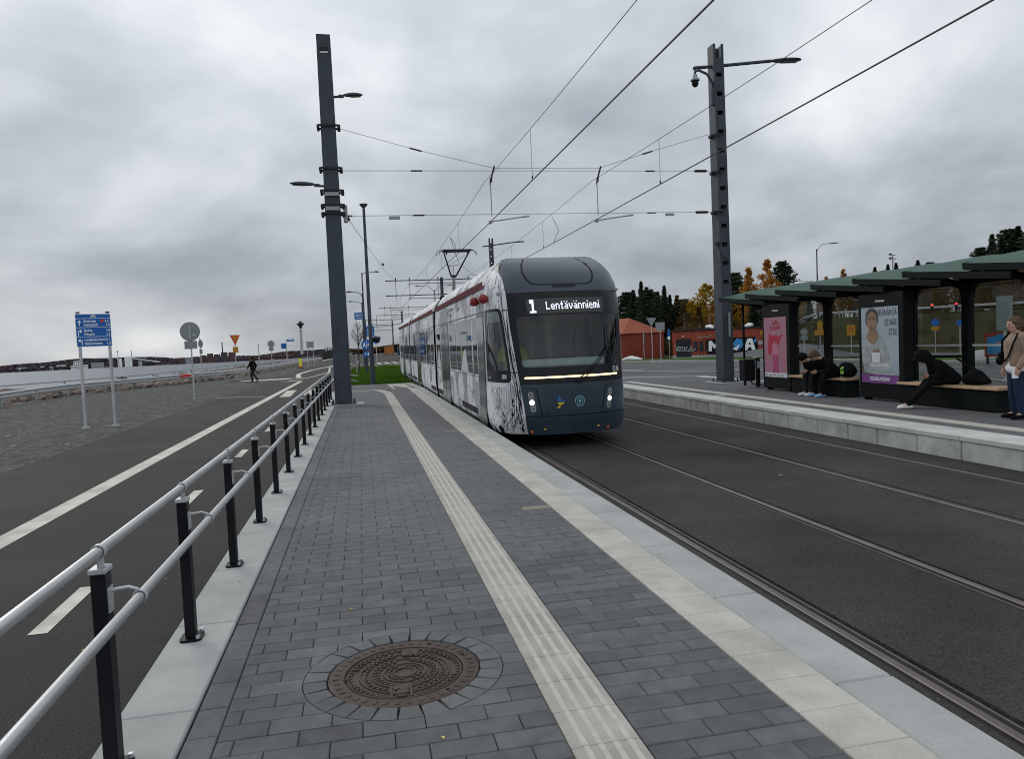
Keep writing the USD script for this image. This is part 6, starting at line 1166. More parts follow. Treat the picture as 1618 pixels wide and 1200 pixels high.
for s in np.arange(1, Lf.length, 5.2): p = Lf.interpolate(s).coords[0]; MB().box((p[0], p[1], .02), (.09, .09, .8)).build('post', m_['galv_dull'], t)
guard('guard_rail', 'crash barrier along the upper road behind the shelter glass', [tuple(pol(a, 114)[:2]) for a in range(31, 58)], 0, .75, 4, lambda p: float(ez(p[0], p[1]))+.1)
t = thing('bridge_parapet', 'dark solid bridge parapet left of the solid mast', 'parapet'); mb = MB(); mb.add([(-6.5, 128, -.12), (-4.3, 168, -.12), (-4.3, 168, 1.75), (-6.3, 132, 1.55), (-6.9, 128, -.12), (-4.7, 168, -.12), (-4.7, 168, 1.75), (-6.7, 132, 1.55)], [(0, 1, 2, 3), (4, 7, 6, 5), (3, 2, 6, 7), (0, 3, 7, 4), (1, 5, 6, 2)]); mb.build('wall', m_['black_matt'], t); MB().add([(-5.9, 118, -.1), (-3.9, 168, -.1), (-3.9, 168, .12), (-5.9, 118, .12), (-6.4, 118, -.1), (-4.4, 168, -.1), (-4.4, 168, .12), (-6.4, 118, .12)], [(0, 1, 2, 3), (3, 2, 6, 7)]).build('plinth', m_['concrete'], t)
# rocks of the shore
def rockmesh(seed):
    t_ = trimesh.creation.icosphere(2, 1.0); v = t_.vertices.copy(); v *= (.72+.55*meshkit.noise(v*1.4+seed*7.1, seed))[:, None]; r2 = np.random.default_rng(seed)
    for _ in range(7):
        nrm = r2.normal(size=3); nrm /= np.linalg.norm(nrm); d = v@nrm; lim = .62; v -= np.outer(np.maximum(d-lim, 0), nrm)
    return v, t_.faces
protos = []
for k in range(5):
    v, f = rockmesh(k+3); protos.append((v, f))
RL = 'rough grey brown boulder in the bank of rocks along the lake shore'; RG = 'boulders of the lake shore'
src = []; S0 = GRl.project(Point(*pol(-24.5, 37)[:2]))
for k in range(170):
    u = (k/170)**1.5; s_at = S0+62*u; d = rng.choice([.9, 1.6, 2.5, 3.6, 4.8, 5.8])+rng.uniform(-.4, .4); p = np.array(GRl.interpolate(s_at).coords[0]); q_ = np.array(GRl.interpolate(s_at+.5).coords[0]); tn = (q_-p)/np.hypot(*(q_-p)); nn = np.array((-tn[1], tn[0])); p = p+nn*d
    zb = np.interp(d, [.9, 1.2, 3, 5.5, 7], [-.2, -.22, -.1, .02, -.25]); s = rng.uniform(.20, .48)*(1.0 if d < 3 else .85)
    if k < 5: t = thing('boulder', RL, 'rock', (p[0], p[1], zb+s*.25), rng.uniform(0, 6), RG, None, s); MB().add(*protos[k]).build('rock', m_['rock'], t, 50); src.append(t)
    else: dup(src[k % 5], (p[0], p[1], zb+s*.25), rng.uniform(0, 6), RL, RG, (s*rng.uniform(.8, 1.4), s, s*rng.uniform(.6, .95)))
mb = MB()
for k in range(2600):
    s_at = S0+90*rng.random()**1.5; d = rng.uniform(.3, 6.6); p = np.array(GRl.interpolate(s_at).coords[0]); q_ = np.array(GRl.interpolate(s_at+.5).coords[0]); tn = (q_-p)/np.hypot(*(q_-p)); p = p+np.array((-tn[1], tn[0]))*d; v, f = protos[k % 5]; s = rng.uniform(.06, .22)
    mb.add(v@rot(rng.uniform(0, 6))[:3, :3].T*s+np.array((p[0], p[1], np.interp(d, [0, 1.2, 3, 5.5, 7], [-.2, -.2, -.08, .05, -.25])+s*.3)), f)
tag(mb.build('small_rocks', m_['rock']), 'smaller broken stones filling the gaps of the rocky shore', 'rocks', kind='stuff')

# ------------------------------------------------------------------ buildings right of the tram
def gb(a, r): o = pol(a, r); return o[0], o[1]
A_ = np.array(gb(23.68, 117)); B_ = np.array(gb(31.3, 112)); d = B_-A_; L_ = np.hypot(*d); dz = -2.05
red = thing('red_building', 'low flat-roofed red building with graffiti and dark doors', 'building', (A_[0], A_[1], dz), math.atan2(d[1], d[0])); Hb = 4.15
MB().bb(0, L_, 0, 9, .45, Hb).build('wall', m_['orange_brick'], red); MB().bb(-.03, L_+.03, -.03, 9, -.5, .45).build('plinth', m_['concrete'], red); r_ = MB().bb(-.15, L_+.15, -.15, 9.1, Hb, Hb+.22).build('roof', m_['dark_metal'], red)
MB().bb(.6, 3.0, -.04, .1, .2, 3.0).build('door', m_['dark_metal'], red, label='wide dark double door with scribbled grey graffiti'); MB().bb(14.3, 15.7, -.04, .1, .3, 3.3).build('door', m_['dark_metal'], red)
for x in (3.35, 4.25, 5.15): wn = MB().bb(x, x+.65, -.03, .08, 1.05, 2.55).build('window', m_['dark_metal'], red); MB().bb(x+.07, x+.58, -.045, -.03, 1.12, 2.48).build('pane', m_['window_dark'], wn)
gfm = frame((0, -.05, 0), (1, 0, 0), (0, 0, 1), (0, -1, 0))
w = MB()
for k, P in enumerate(([(.4, 2.2), (.7, 1.2), (1.0, 2.0)], [(1.0, 1.1), (1.05, 1.75), (1.35, 1.8), (1.3, 1.4)], [(1.6, 1.2), (1.55, 1.75), (1.95, 1.7), (1.9, 1.15), (1.6, 1.15)], [(2.4, 1.75), (2.1, 1.6), (2.15, 1.2), (2.5, 1.15), (2.5, 1.45)], [(2.75, 1.2), (2.95, 1.8), (3.2, 1.2)], [(.5, 1.25), (3.3, 1.1), (3.7, 1.5)])): w.ext(LineString(P).buffer(.06, cap_style='flat'), .006, gfm)
w.build('graffiti', m_['tram_grey'], red)
mat('graf_blue', (.03, .22, .50), .6); mat('graf_white', (.72, .74, .76), .6)
w = MB(); w.ext(S_([(5.6, .7), (5.4, 2.6), (7.2, 2.75), (12.6, 2.75), (12.9, 1.2), (11.2, .9), (8.8, .7)]).buffer(.12), .004, gfm); w.build('graffiti_outline', m_['black_matt'], red)
w = MB(); w.ext(S_([(9.3, 1.9), (9.9, 2.75), (10.7, 2.6), (10.9, 1.7), (10.2, 1.1)]), .010, gfm); w.ext(S_([(12.3, 2.3), (12.8, 2.75), (12.7, 2.0)]), .010, gfm); w.build('graffiti_fill', m_['graf_blue'], red)
w = MB(); w.ext(S_([(5.7, 1.0), (5.75, 2.5), (6.2, 2.5), (6.6, 1.9), (7.0, 2.55), (7.5, 2.5), (7.4, 1.0), (6.95, 1.0), (6.95, 1.8), (6.6, 1.35), (6.2, 1.8), (6.15, 1.0)]), .012, gfm); w.ext(S_([(7.8, 1.2), (8.3, 2.4), (8.9, 1.2), (8.4, 1.6)]), .012, gfm); w.ext(S_([(9.2, 1.3), (9.9, .95), (10.4, 1.9), (9.8, 1.5)]), .012, gfm); w.ext(S_([(10.9, 1.0), (11.5, 2.65), (12.15, 2.65), (12.6, 1.05), (12.1, 1.0), (12.0, 1.4), (11.6, 1.4), (11.45, 1.0)]).difference(S_([(11.65, 1.8), (11.8, 2.2), (11.95, 1.8)])), .012, gfm); w.build('graffiti_letters', m_['graf_white'], red)
MB().sph((1.8, -.15, 3.35), .12, 1).build('wall_lamp', m_['cloth_white'], red); w = MB(); w.ext(LineString([(4.0, 3.0), (4.3, 3.25), (4.6, 3.0), (5.0, 3.3), (5.6, 3.1), (6.2, 3.4)]).buffer(.05, cap_style='flat'), .006, gfm); w.build('graffiti_scrawl', m_['tram_grey'], red); w = MB(); w.ext(circ(.42, 18, (13.7, 3.4)), .012, gfm); w.build('round_notice', m_['sign_yellow'], red); w = MB(); w.ext(sbox(13.0, 1.7, 13.7, 2.3), .01, gfm); w.build('notice', m_['tram_grey'], red)
for k, (x, y, l) in enumerate(((4.9, 3, 2.2), (10.6, 4, 2.4))):
    c_ = A_+d/L_*x+np.array((-d[1], d[0]))/L_*y; t = thing('tarp_bundle', ['pale covered bundle on the roof of the red building, just left of the lattice mast', 'pale covered bundle on the roof of the red building, right of the lattice mast'][k], 'bundle', (c_[0], c_[1], dz+Hb+.22), math.atan2(d[1], d[0])); mb = MB(); v, f = rockmesh(20+k); v = v*np.array((l*.36, .6, .40)); v[:, 2] = np.maximum(v[:, 2]+.2, 0); mb.add(v, f); mb.build('cover', m_['white_panel'], t, 50)
t = thing('roof_rail', 'thin metal frame standing on the red building roof', 'frame', (*(A_+d/L_*4.6+np.array((-d[1], d[0]))/L_*4), dz+Hb+.2), math.atan2(d[1], d[0])); MB().tube([(0, 0, 0), (0, 0, 2.2), (1.7, 0, 2.4), (1.7, 0, 0)], .05, 5).build('bar', m_['galv_dull'], t)
t = thing('bike_racks', 'row of thin metal racks before the red building', 'racks', (*(A_+d/L_*9.5-np.array((-d[1], d[0]))/L_*3), dz-.1), math.atan2(d[1], d[0]))
for k in range(7): MB().tube([(k*.85-4, 0, 0), (k*.85-4, 0, 1.0), (k*.85-3.6, 0, 1.0), (k*.85-3.6, 0, 0)], .03, 5).build('rack', m_['dark_metal'], t)
# gable house
C0, C1 = np.array(gb(23.05, 125)), np.array(gb(18.6, 136)); d = C1-C0; L_ = np.hypot(*d); u = d/L_; gh = thing('orange_roofed_house', 'rust red house with a plain orange pitched roof beside the tram', 'house', (C0[0], C0[1], -2.2), math.atan2(d[1], d[0])-PI)
# local: x from the near corner leftwards is negative
eh, rh = 4.35, 6.9; dep_ = 9.0
mb = MB(); mb.add([(0, 0, -.3), (-L_, 0, -.3), (-L_, 0, eh), (0, 0, eh), (0, -dep_, -.3), (-L_, -dep_, -.3), (-L_, -dep_, eh), (0, -dep_, eh)], [(0, 3, 2, 1), (0, 4, 7, 3), (4, 5, 6, 7)]); mb.build('wall', m_['rust_red'], gh)
mb = MB(); hipx = -3.2; mb.add([(.25, .25, eh), (-L_, .25, eh), (-L_, -dep_/2, rh), (hipx, -dep_/2, rh), (.25, -dep_-.25, eh), (-L_, -dep_-.25, eh)], [(0, 3, 2, 1), (4, 5, 2, 3)]); mb.add([(.25, .25, eh), (.25, -dep_-.25, eh), (hipx, -dep_/2, rh)], [(0, 1, 2)]); mb.add([(.25, .25, eh-.12), (-L_, .25, eh-.12), (-L_, .25, eh), (.25, .25, eh)], [(0, 1, 2, 3)]); mb.build('roof', m_['orange_roof'], gh)
t = thing('snow_heap', 'small pale stone heap at the foot of the orange-roofed house', 'heap', (*gb(20.55, 112), -1.9)); v, f = rockmesh(31); v = v*np.array((1.9, 1.2, .8)); mb = MB(); mb.add(v, f); mb.build('heap', m_['white_panel'], t, 50)
for k, (a, r) in enumerate(((38.9, 60), (43.9, 47))):
    o = pol(a, r); t = thing('kerb_rock', ['pale boulder on the verge seen through the right glass', 'long pale stone on the verge behind the standing woman'][k], 'rock', (o[0], o[1], float(ez(o[0], o[1])))); v, f = rockmesh(40+k); mb = MB(); mb.add(v*np.array((.9, .5, .42))+np.array((0, 0, .2)), f); mb.build('rock', m_['pebble'], t, 50)

# ------------------------------------------------------------------ trees
def quads(C, D, S, W):
    """leaf-sized rhombs at C along D, size S x W"""
    n = len(C); Nn = nrg.normal(size=(n, 3)); X = np.cross(D, Nn); X /= np.linalg.norm(X, axis=1, keepdims=True)+1e-9
    V = np.stack([C-D*S[:, None], C+X*W[:, None], C+D*S[:, None], C-X*W[:, None]], 1).reshape(-1, 3); i = np.arange(n)*4
    return V, np.stack([i, i+1, i+2, i+3], 1)
def limbs(mb, H, r, n, z0, ln, rise, seed=1):
    q = random.Random(seed)
    for k in range(n): z = z0+(H*.97-z0)*k/n; a = q.uniform(0, 2*PI); l = ln(z/H)*q.uniform(.7, 1); mb.tube([(0, 0, z), (math.cos(a)*l*.5, math.sin(a)*l*.5, z+rise*l*.4), (math.cos(a)*l, math.sin(a)*l, z+rise*l)], [r*.35*(1-z/H)+.02, r*.2*(1-z/H)+.015, .01], 4, False)
def make_tree(kind, label, at, H, scale=1., group=None, rz=0., seed=0, name=None):
    q = np.random.default_rng(100+seed); t = thing(name or kind+'_tree', label, 'tree', at, rz, group, None, scale); tk = MB(); r = H*.014+.03
    if kind in ('spruce', 'pine'):
        n = 5200 if kind == 'spruce' else 3600
        lo = .06 if kind == 'spruce' else .42
        Rm = H*(.30 if kind == 'spruce' else .22)
        layers = int(H*(2.2 if kind == 'spruce' else 1.5)); C, D = [], []
        for k in range(n):
            L = q.integers(0, layers); zt = lo+(1-lo)*(L+.5)/layers; rr = Rm*((1-zt)**1.05*(.45+.55*math.sin(L*2.4)**2) if kind == 'spruce' else (1.05-((zt-.62)/.42)**2)*(.35+.65*abs(math.sin(L*1.9+seed))))*1.0
            nb = 7; a = 2*PI*(q.integers(0, nb)+.30*q.normal())/nb+L*1.1; rr *= .62+.55*abs(math.sin(a*2.3+L*1.7+seed)); u = math.sqrt(q.random()); x = rr*u
            z = H*zt-(x*.30 if kind == 'spruce' else -x*.18)+q.normal()*H*.007
            C.append((x*math.cos(a), x*math.sin(a), z)); D.append((math.cos(a)+.4*q.normal(), math.sin(a)+.4*q.normal(), -.35+.3*q.normal()))
        C, D = np.array(C), np.array(D); D /= np.linalg.norm(D, axis=1, keepdims=True); s = H*.026*q.uniform(.5, 1.2, n)
        V, F = quads(C, D, s, s*.42); limbs(tk, H, r, 26, H*lo, lambda u: Rm*(1-u)*.9+.1, -.2, seed); mt = 'needles' if kind == 'spruce' else 'needles_pine'
    else:
        shape = {'birch': (.22, .21, .55), 'yellow': (.12, .30, .5), 'bush': (.0, .5, .5), 'bare': (.4, .2, .5)}[kind.split('_')[0]]; n = {'birch': 2500, 'yellow': 4200, 'bush': 2600, 'bare': 500}[kind.split('_')[0]]
        lo, wd, _ = shape; nc = 26; cl = []
        for k in range(nc):
            u = lo+(1-lo)*(k+.5)/nc; w_ = H*wd*math.sin(PI*min(.98, .12+.86*(u-lo)/(1-lo)))**.8*(1 if kind.startswith('yellow') or kind.startswith('bush') else 1.15-.75*(u-lo)/(1-lo)); a = k*2.4+seed; rr = w_*q.uniform(.25, .85); cl.append((rr*math.cos(a), rr*math.sin(a), H*u*.97, max(H*.035, w_*.55)))
        C = []; 
        for k in range(n): c = cl[q.integers(0, nc)]; o_ = q.normal(size=3); o_ /= np.linalg.norm(o_); C.append(np.array(c[:3])+o_*c[3]*q.random()**.45*np.array((1, 1, .85)))
        C = np.array(C); D = q.normal(size=(n, 3)); D[:, 2] -= .6; D /= np.linalg.norm(D, axis=1, keepdims=True); s = H*.0165*q.uniform(.5, 1.2, n); V, F = quads(C, D, s, s*.6)
        limbs(tk, H, r*1.3, 22, H*max(lo, .12), lambda u: H*wd*.8*(1.1-u), .5, seed); mt = {'birch': 'leaves_orange', 'birch_pale': 'leaves_pale', 'yellow': 'leaves_yellow', 'bush': 'leaves_brown', 'bush_dark': 'needles', 'bare': 'leaves_brown', 'birch_brown': 'leaves_brown'}[kind]
    tk.tube([(0, 0, -.6), (0, 0, H*.3), (H*.006, 0, H*.7), (0, 0, H)], [r*1.2, r, r*.55, .02], 8); tk.build('trunk', m_['trunk_birch' if kind.startswith('birch') else 'trunk_brown'], t)
    MB().add(V, F).build('crown', m_[mt], t)
    return t
def tree_at(kind, label, a, r, slope, seed, group=None, drop=.3):
    o = pol(a, r); z = float(ez(o[0], o[1]))-drop; return make_tree(kind, label, (o[0], o[1], z), 1.65+slope*r-z, 1., group, seed=seed)
T_sp = tree_at('spruce', 'broad dark spruce, tallest directly behind the orange-roofed house', 21.5, 150, .071, 1)
T_s2 = tree_at('spruce', 'pointed dark spruce between the broad spruce and the yellow tree', 23.2, 152, .0645, 2)
T_bi = tree_at('birch_brown', 'sparse brown birch just left of the big yellow tree', 24.1, 148, .053, 3)
T_ye = tree_at('yellow', 'big full yellow-leaved tree behind the red building', 26.2, 150, .066, 4)
tree_at('yellow', 'smaller ochre tree to the right of the big yellow tree', 27.3, 158, .052, 14); tree_at('yellow', 'low ochre tree to the left of the big yellow tree', 25.2, 150, .044, 15); tree_at('birch_brown', 'brown birch above the left end of the red building', 24.6, 152, .047, 16)
T_pi = tree_at('pine', 'slim dark pine just right of the lattice mast', 28.3, 165, .0745, 5)
tree_at('birch', 'narrow orange birch left of the tallest birch', 29.3, 158, .083, 6)
T_bo = tree_at('birch', 'tallest orange birch standing above the shelter roof end', 30.6, 158, .092, 7)
tree_at('pine', 'dark pine immediately right of the tallest orange birch', 31.6, 162, .085, 8)
tree_at('birch', 'rounded orange birch behind the tall curved street lamp', 35.6, 175, .072, 9)
tree_at('birch_pale', 'pale thin birch left of the rounded orange birch', 34.5, 175, .064, 10)
WL = {'spruce': 'dark spruce in the mixed wood behind the shelter', 'pine': 'dark pine in the mixed wood behind the shelter', 'birch': 'orange birch in the mixed wood behind the shelter', 'birch_brown': 'brown autumn birch in the mixed wood behind the shelter', 'yellow': 'yellow autumn tree in the mixed wood behind the shelter', 'birch_pale': 'pale autumn birch in the mixed wood behind the shelter'}
T_pa = tree_at('birch_pale', WL['birch_pale'], 33.0, 170, .048, 11, 'pale autumn birch group of the wood')
SRC = {'spruce': T_s2, 'pine': T_pi, 'birch': T_bo, 'birch_brown': T_bi, 'yellow': T_ye, 'birch_pale': T_pa}; H0 = {k: None for k in SRC}
def treeh(src): b = [c for c in src.GetChildren() if c.GetName() == 'trunk'][0]; return max(p[2] for p in UsdGeom.Mesh(b).GetPointsAttr().Get())
for k in SRC: H0[k] = treeh(SRC[k])
def more(kind, a, r, slope):
    o = pol(a, r); z = float(ez(o[0], o[1]))-.3; s = (1.65+slope*r-z)/H0[kind]; dup(SRC[kind], (o[0], o[1], z), rng.uniform(0, 6), WL[kind], WL[kind].replace(' in the mixed wood behind the shelter', '')+' group of the wood', (s*rng.uniform(1.0, 1.35), s*rng.uniform(1.0, 1.35), s))
for a, r, sl in ((22.0, 146, .060), (22.7, 150, .057), (20.9, 150, .061), (21.9, 160, .064), (23.6, 150, .052), (24.6, 156, .045), (18.6, 150, .048), (20.4, 160, .058), (22.4, 158, .056), (38.4, 190, .072), (38.9, 195, .073), (39.5, 190, .066), (40.2, 185, .074), (40.9, 190, .070), (37.6, 195, .070), (41.4, 180, .060), (43.2, 170, .070), (43.8, 160, .082), (44.4, 165, .096), (44.9, 155, .090), (45.3, 160, .099), (45.8, 158, .102), (46.4, 150, .100), (47.0, 155, .104), (47.8, 150, .105), (49, 150, .1)): more('pine' if rng.random() < .3 else 'spruce', a, r, sl)
for k in range(84):
    a = 18+32*((k+.5)/84)+rng.uniform(-.3, .3); r = rng.uniform(140, 185); top_ = np.interp(a, [19, 23, 27, 33, 36, 40, 43, 50], [.036, .040, .042, .046, .050, .054, .062, .075])
    more(rng.choice(['spruce', 'spruce', 'birch_brown', 'birch_brown', 'birch_pale', 'yellow', 'pine', 'birch'] if 25 < a < 37 else ['spruce', 'spruce', 'pine', 'birch_brown', 'birch_brown']), a, r, top_*rng.uniform(.8, 1.1))
BL = 'brown leafless undergrowth bush on the slope below the wood'
bsrc = None
for k in range(44):
    a = rng.uniform(18.5, 49); r = rng.uniform(122, 150) if a > 31 else rng.uniform(128, 145); o = pol(a, r); z = float(ez(o[0], o[1]))-.2; h = rng.uniform(3.0, 6.0)
    if bsrc is None: bsrc = make_tree('bush', BL, (o[0], o[1], z), 5., 1., 'bushes below the wood', seed=33, name='bush')
    else: dup(bsrc, (o[0], o[1], z), rng.uniform(0, 6), BL, 'bushes below the wood', h/5)
for k in range(34):
    a = rng.uniform(32.5, 49); r = rng.uniform(88, 112); o = pol(a, r); z = float(ez(o[0], o[1]))-.2; dup(bsrc, (o[0], o[1], z), rng.uniform(0, 6), BL, 'bushes below the wood', (rng.uniform(.3, .7), rng.uniform(.3, .7), rng.uniform(.18, .42)))
# tiny bare tree tops above the tram roof and young trees on the lawn
def bare(label, at, H, seed, mt='twig', n=26, base=.15):
    q = random.Random(seed); t = thing('young_tree', label, 'tree', at); tk = MB(); tk.tube([(0, 0, -.2), (0, 0, H*.5), (.02, 0, H)], [.07, .045, .012], 6); tk.build('trunk', m_['trunk_brown'], t); cr = MB()
    for k in range(n):
        z = H*(base+(.9-base)*k/n); a = q.uniform(0, 2*PI); l = H*.26*(1.15-z/H); p1 = (math.cos(a)*l*.5, math.sin(a)*l*.5, z+l*.55); p2_ = (math.cos(a)*l*.8, math.sin(a)*l*.8, z+l*1.5); cr.tube([(0, 0, z), p1, p2_], [.02, .013, .006], 4, False)
        for j in range(3): b = a+q.uniform(-1, 1); cr.tube([p1, (p1[0]+math.cos(b)*l*.35, p1[1]+math.sin(b)*l*.35, p1[2]+l*.6)], [.009, .005], 3, False)
    cr.build('branches', m_[mt], t); return t
bare('young bare tree with supporting stake on the lawn, left of the blue signs', (-.18, 57.0, -.16), 4.0, 4, base=.42)
t = thing('tree_stake', 'pale wooden stake beside the young bare tree', 'stake'); MB().tube([(-.36, 57, -.16), (-.36, 57, 1.35)], .05, 6).build('stake', m_['galv_dull'], t); MB().tube([(-.36, 57, 1.2), (-.18, 57, 1.2)], .02, 5).build('strap', m_['black_matt'], t)
bare('bare twigs of a small tree top showing over the tram roof', (12.9, 66, -.9), 8.4, 9, n=40, base=.45)

# ------------------------------------------------------------------ far shore and skyline
RS = 1000.; zw = -7.2
hill = MB(); azs = np.arange(-60, 12.1, .5); rg_ = [(-60, .0), (-23.1, -.0022), (-22, -.0008), (-20.7, -.0005), (-19.3, .0016), (-18.5, .0024), (-17.4, .0015), (-16, .0013), (-14.4, .0007), (-13.7, -.0006), (-13, -.0024), (-9.7, -.0024), (-7.4, -.0040), (-6.1, -.0012), (-5.3, .0002), (-3.8, -.0002), (-1.9, .001), (0, -.001), (2.7, .002), (12, .006)]
V = []
for a in azs:
    top_ = np.interp(a, *zip(*rg_)); bump_ = .0006*math.sin(a*3.1)
    for r, z in ((RS-4, zw-.6), (RS+3, zw+.5), (RS+60, 1.65+(top_+bump_)*(RS+60)), (RS+400, 1.65+(top_+bump_)*(RS+400))): x, y, _ = pol(a, r); V.append((x, y, z))
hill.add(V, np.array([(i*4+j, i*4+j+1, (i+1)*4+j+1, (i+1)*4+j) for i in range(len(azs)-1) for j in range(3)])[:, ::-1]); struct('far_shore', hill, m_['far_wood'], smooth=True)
# wood along the far shore and ahead: conical and rounded crowns
def cone_tree(mb, x, y, z, h, w, k):
    n = 6; V = [(x, y, z+h)]; rr = [(.28, .70), (.5, .42), (.42, .12)] if k else [(.40, .86), (.52, .5), (.3, .1)]
    for f_, u in rr:
        for j in range(n): a = 2*PI*j/n+u*5; q = w*f_*rng.uniform(.8, 1.2); V.append((x+q*math.cos(a), y+q*math.sin(a), z+h*u))
    F = [(0, 1+j, 1+(j+1) % n) for j in range(n)]
    for l in range(2):
        for j in range(n): a, b = 1+l*n+j, 1+l*n+(j+1) % n; F += [(a, a+n, b), (b, a+n, b+n)]
    mb.add(V, F)
fw = MB(); ridge = [(-26, .001), (-23.1, -.0009), (-22, .0005), (-20.7, .0008), (-19.3, .003), (-18.5, .0038), (-17.4, .0028), (-16, .0026), (-14.4, .002), (-13.7, .0008), (-13, -.001), (-11, -.001), (-9.7, -.001), (-8.7, -.0016), (-7.4, -.0025), (-6.1, .0002), (-5.3, .0016), (-3.8, .0012), (-1.9, .0026), (0, 0), (1.5, .0022), (2.7, .0042), (6, .006), (12, .008)]
for k in range(5200):
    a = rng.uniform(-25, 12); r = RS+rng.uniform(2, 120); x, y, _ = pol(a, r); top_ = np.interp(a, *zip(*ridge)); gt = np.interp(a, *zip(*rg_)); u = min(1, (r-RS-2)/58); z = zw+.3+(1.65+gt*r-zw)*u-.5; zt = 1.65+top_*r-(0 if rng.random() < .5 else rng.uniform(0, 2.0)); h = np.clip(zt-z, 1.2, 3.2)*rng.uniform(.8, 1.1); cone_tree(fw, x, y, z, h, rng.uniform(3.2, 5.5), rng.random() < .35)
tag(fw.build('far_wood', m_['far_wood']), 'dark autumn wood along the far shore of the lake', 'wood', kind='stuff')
nw = MB()
for k in range(1100):
    a = rng.uniform(-1.2, 10.5); r = rng.uniform(255, 330); x, y, _ = pol(a, r); zt = 1.65+np.interp(a, [-1.2, 0, .8, 1.3, 2.7, 5, 10], [-.0008, 0, .0004, .0024, .0048, .008, .012])*r; h = max(1.2, (zt+.3)*rng.uniform(.65, 1.0)); cone_tree(nw, x, y, -.3, h, rng.uniform(1.4, 2.6), rng.random() < .5)
tag(nw.build('roadside_wood', m_['leaves_brown']), 'brown and dark wood at the end of the street, left of the tram', 'wood', kind='stuff')
o = pol(2.1, 172); t = thing('orange_container', 'orange block standing by the street, left of the tram rear', 'container', (o[0], o[1], -.15), 0); mat('container_orange', (.30, .115, .025), .7, var=.15, vs=1); MB().bb(-1.0, 1.0, -.6, .6, .35, 2.1, .05).build('box', m_['container_orange'], t)
for x in (-.8, .8): MB().bb(x-.08, x+.08, -.4, .4, 0, .36).build('leg', m_['dark_metal'], t)
o = pol(3.1, 178); t = thing('dark_shed', 'dark shed behind the orange block, left of the tram rear', 'shed', (o[0], o[1], -.15)); MB().bb(-1.1, 2.0, -2, 2, 0, 2.2).build('wall', m_['dark_metal'], t); mb = MB(); mb.add([(-1.2, -2.1, 2.2), (2.1, -2.1, 2.5), (2.1, 2.1, 2.5), (-1.2, 2.1, 2.2)], [(0, 1, 2, 3)]); mb.build('roof', m_['black_matt'], t)
# buildings of the far shore: (name, label, az0, az1, slope_top, material, rows, cols, extra depth)
def far_block(name, label, a0, a1, top, mt, rows=0, cols=0, r=None, base=None, wm='window_dark', roof=None):
    r = r or RS-2; p0, p1 = pol(a0, r), pol(a1, r); d = p1-p0; L = np.hypot(d[0], d[1]); zb = zw if base is None else base; t = thing(name, label, 'building', (p0[0], p0[1], zb), math.atan2(d[1], d[0])); H = 1.65+top*r-zb
    MB().bb(0, L, 0, 8, -.5, H).build('wall', m_[mt], t)
    for i in range(rows):
        for j in range(cols): cw_, ch = L/cols, (H-.8)/rows; MB().bb(cw_*(j+.25), cw_*(j+.75), -.12, .1, .6+ch*(i+.3), .6+ch*(i+.75)).build('window', m_[wm], t)
    if roof: MB().bb(-.2, L+.2, -.2, 8.2, H, H+.5).build('roof', m_[roof], t)
    return t, L, H
far_block('white_tower_block', 'white slab block on the far shore, behind the left post of the cycle board', -19.08, -18.73, .0008, 'white_panel', 5, 3)
far_block('white_building', 'low white building left of the white slab block', -19.25, -18.95, -.0046, 'white_panel', 1, 5, r=RS-4)
far_block('long_grey_building', 'long grey factory hall right of the cycle board post', -18.07, -17.31, -.0022, 'grey_panel', 2, 7)
far_block('white_building', 'small white building between the slab block and the grey hall', -18.66, -18.25, -.0040, 'white_panel', 2, 5)
for k, (a, w_, s_, lab) in enumerate(((-22.25, .55, -.0040, 'pale low house, leftmost on the far shore'), (-20.95, .22, -.0034, 'single pale house left of the cycle board'), (-20.45, .20, -.0046, 'pale pair of houses nearer the water, left of the cycle board'), (-20.05, .55, -.0030, 'row of pale houses on the far slope just left of the cycle board'))): far_block('pale_house', lab, a, a+w_, s_, 'white_panel', 1, 3, r=RS+14 if k != 2 else RS+2, base=-6.2, roof='brown_block')
far_block('boiler_house', 'narrow pale boiler house beside the left chimney', -16.40, -16.22, .0014, 'white_panel')
far_block('boiler_house', 'big square pale boiler house of the power plant', -16.06, -15.60, .0031, 'white_panel')
far_block('boiler_house', 'lower grey boiler house of the power plant, to the right', -15.22, -15.0, -.0024, 'grey_panel')
t, L, H = far_block('conveyor_hall', 'dark low hall below the sloping conveyor of the power plant', -15.0, -14.3, -.0052, 'dark_metal')
p0, p1 = pol(-15.6, RS-3), pol(-13.9, RS-3); t = thing('conveyor', 'sloping pale conveyor gallery of the power plant', 'conveyor'); z0, z1 = 1.65+.0012*RS, 1.65-.0050*RS; mb = MB(); mb.add([(*p0[:2], z0-.6), (*p1[:2], z1-.5), (*p1[:2], z1+.5), (*p0[:2], z0+.5), (p0[0], p0[1]+2, z0-.6), (p1[0], p1[1]+2, z1-.5), (p1[0], p1[1]+2, z1+.5), (p0[0], p0[1]+2, z0+.5)], [(0, 1, 2, 3), (3, 2, 6, 7), (5, 4, 7, 6)]); mb.build('gallery', m_['white_panel'], t)
def chimney(label, a, top, r=RS, rad=.55, mt='white_panel', cap='dark_metal'):
    o = pol(a, r); t = thing('chimney', label, 'chimney', (o[0], o[1], zw)); H = 1.65+top*r-zw; MB().tube([(0, 0, 0), (0, 0, H*.9)], [rad, rad*.8], 12).build('shaft', m_[mt], t, 40); MB().tube([(0, 0, H*.9), (0, 0, H)], [rad*.95, rad*.9], 12).build('cap', m_[cap], t)
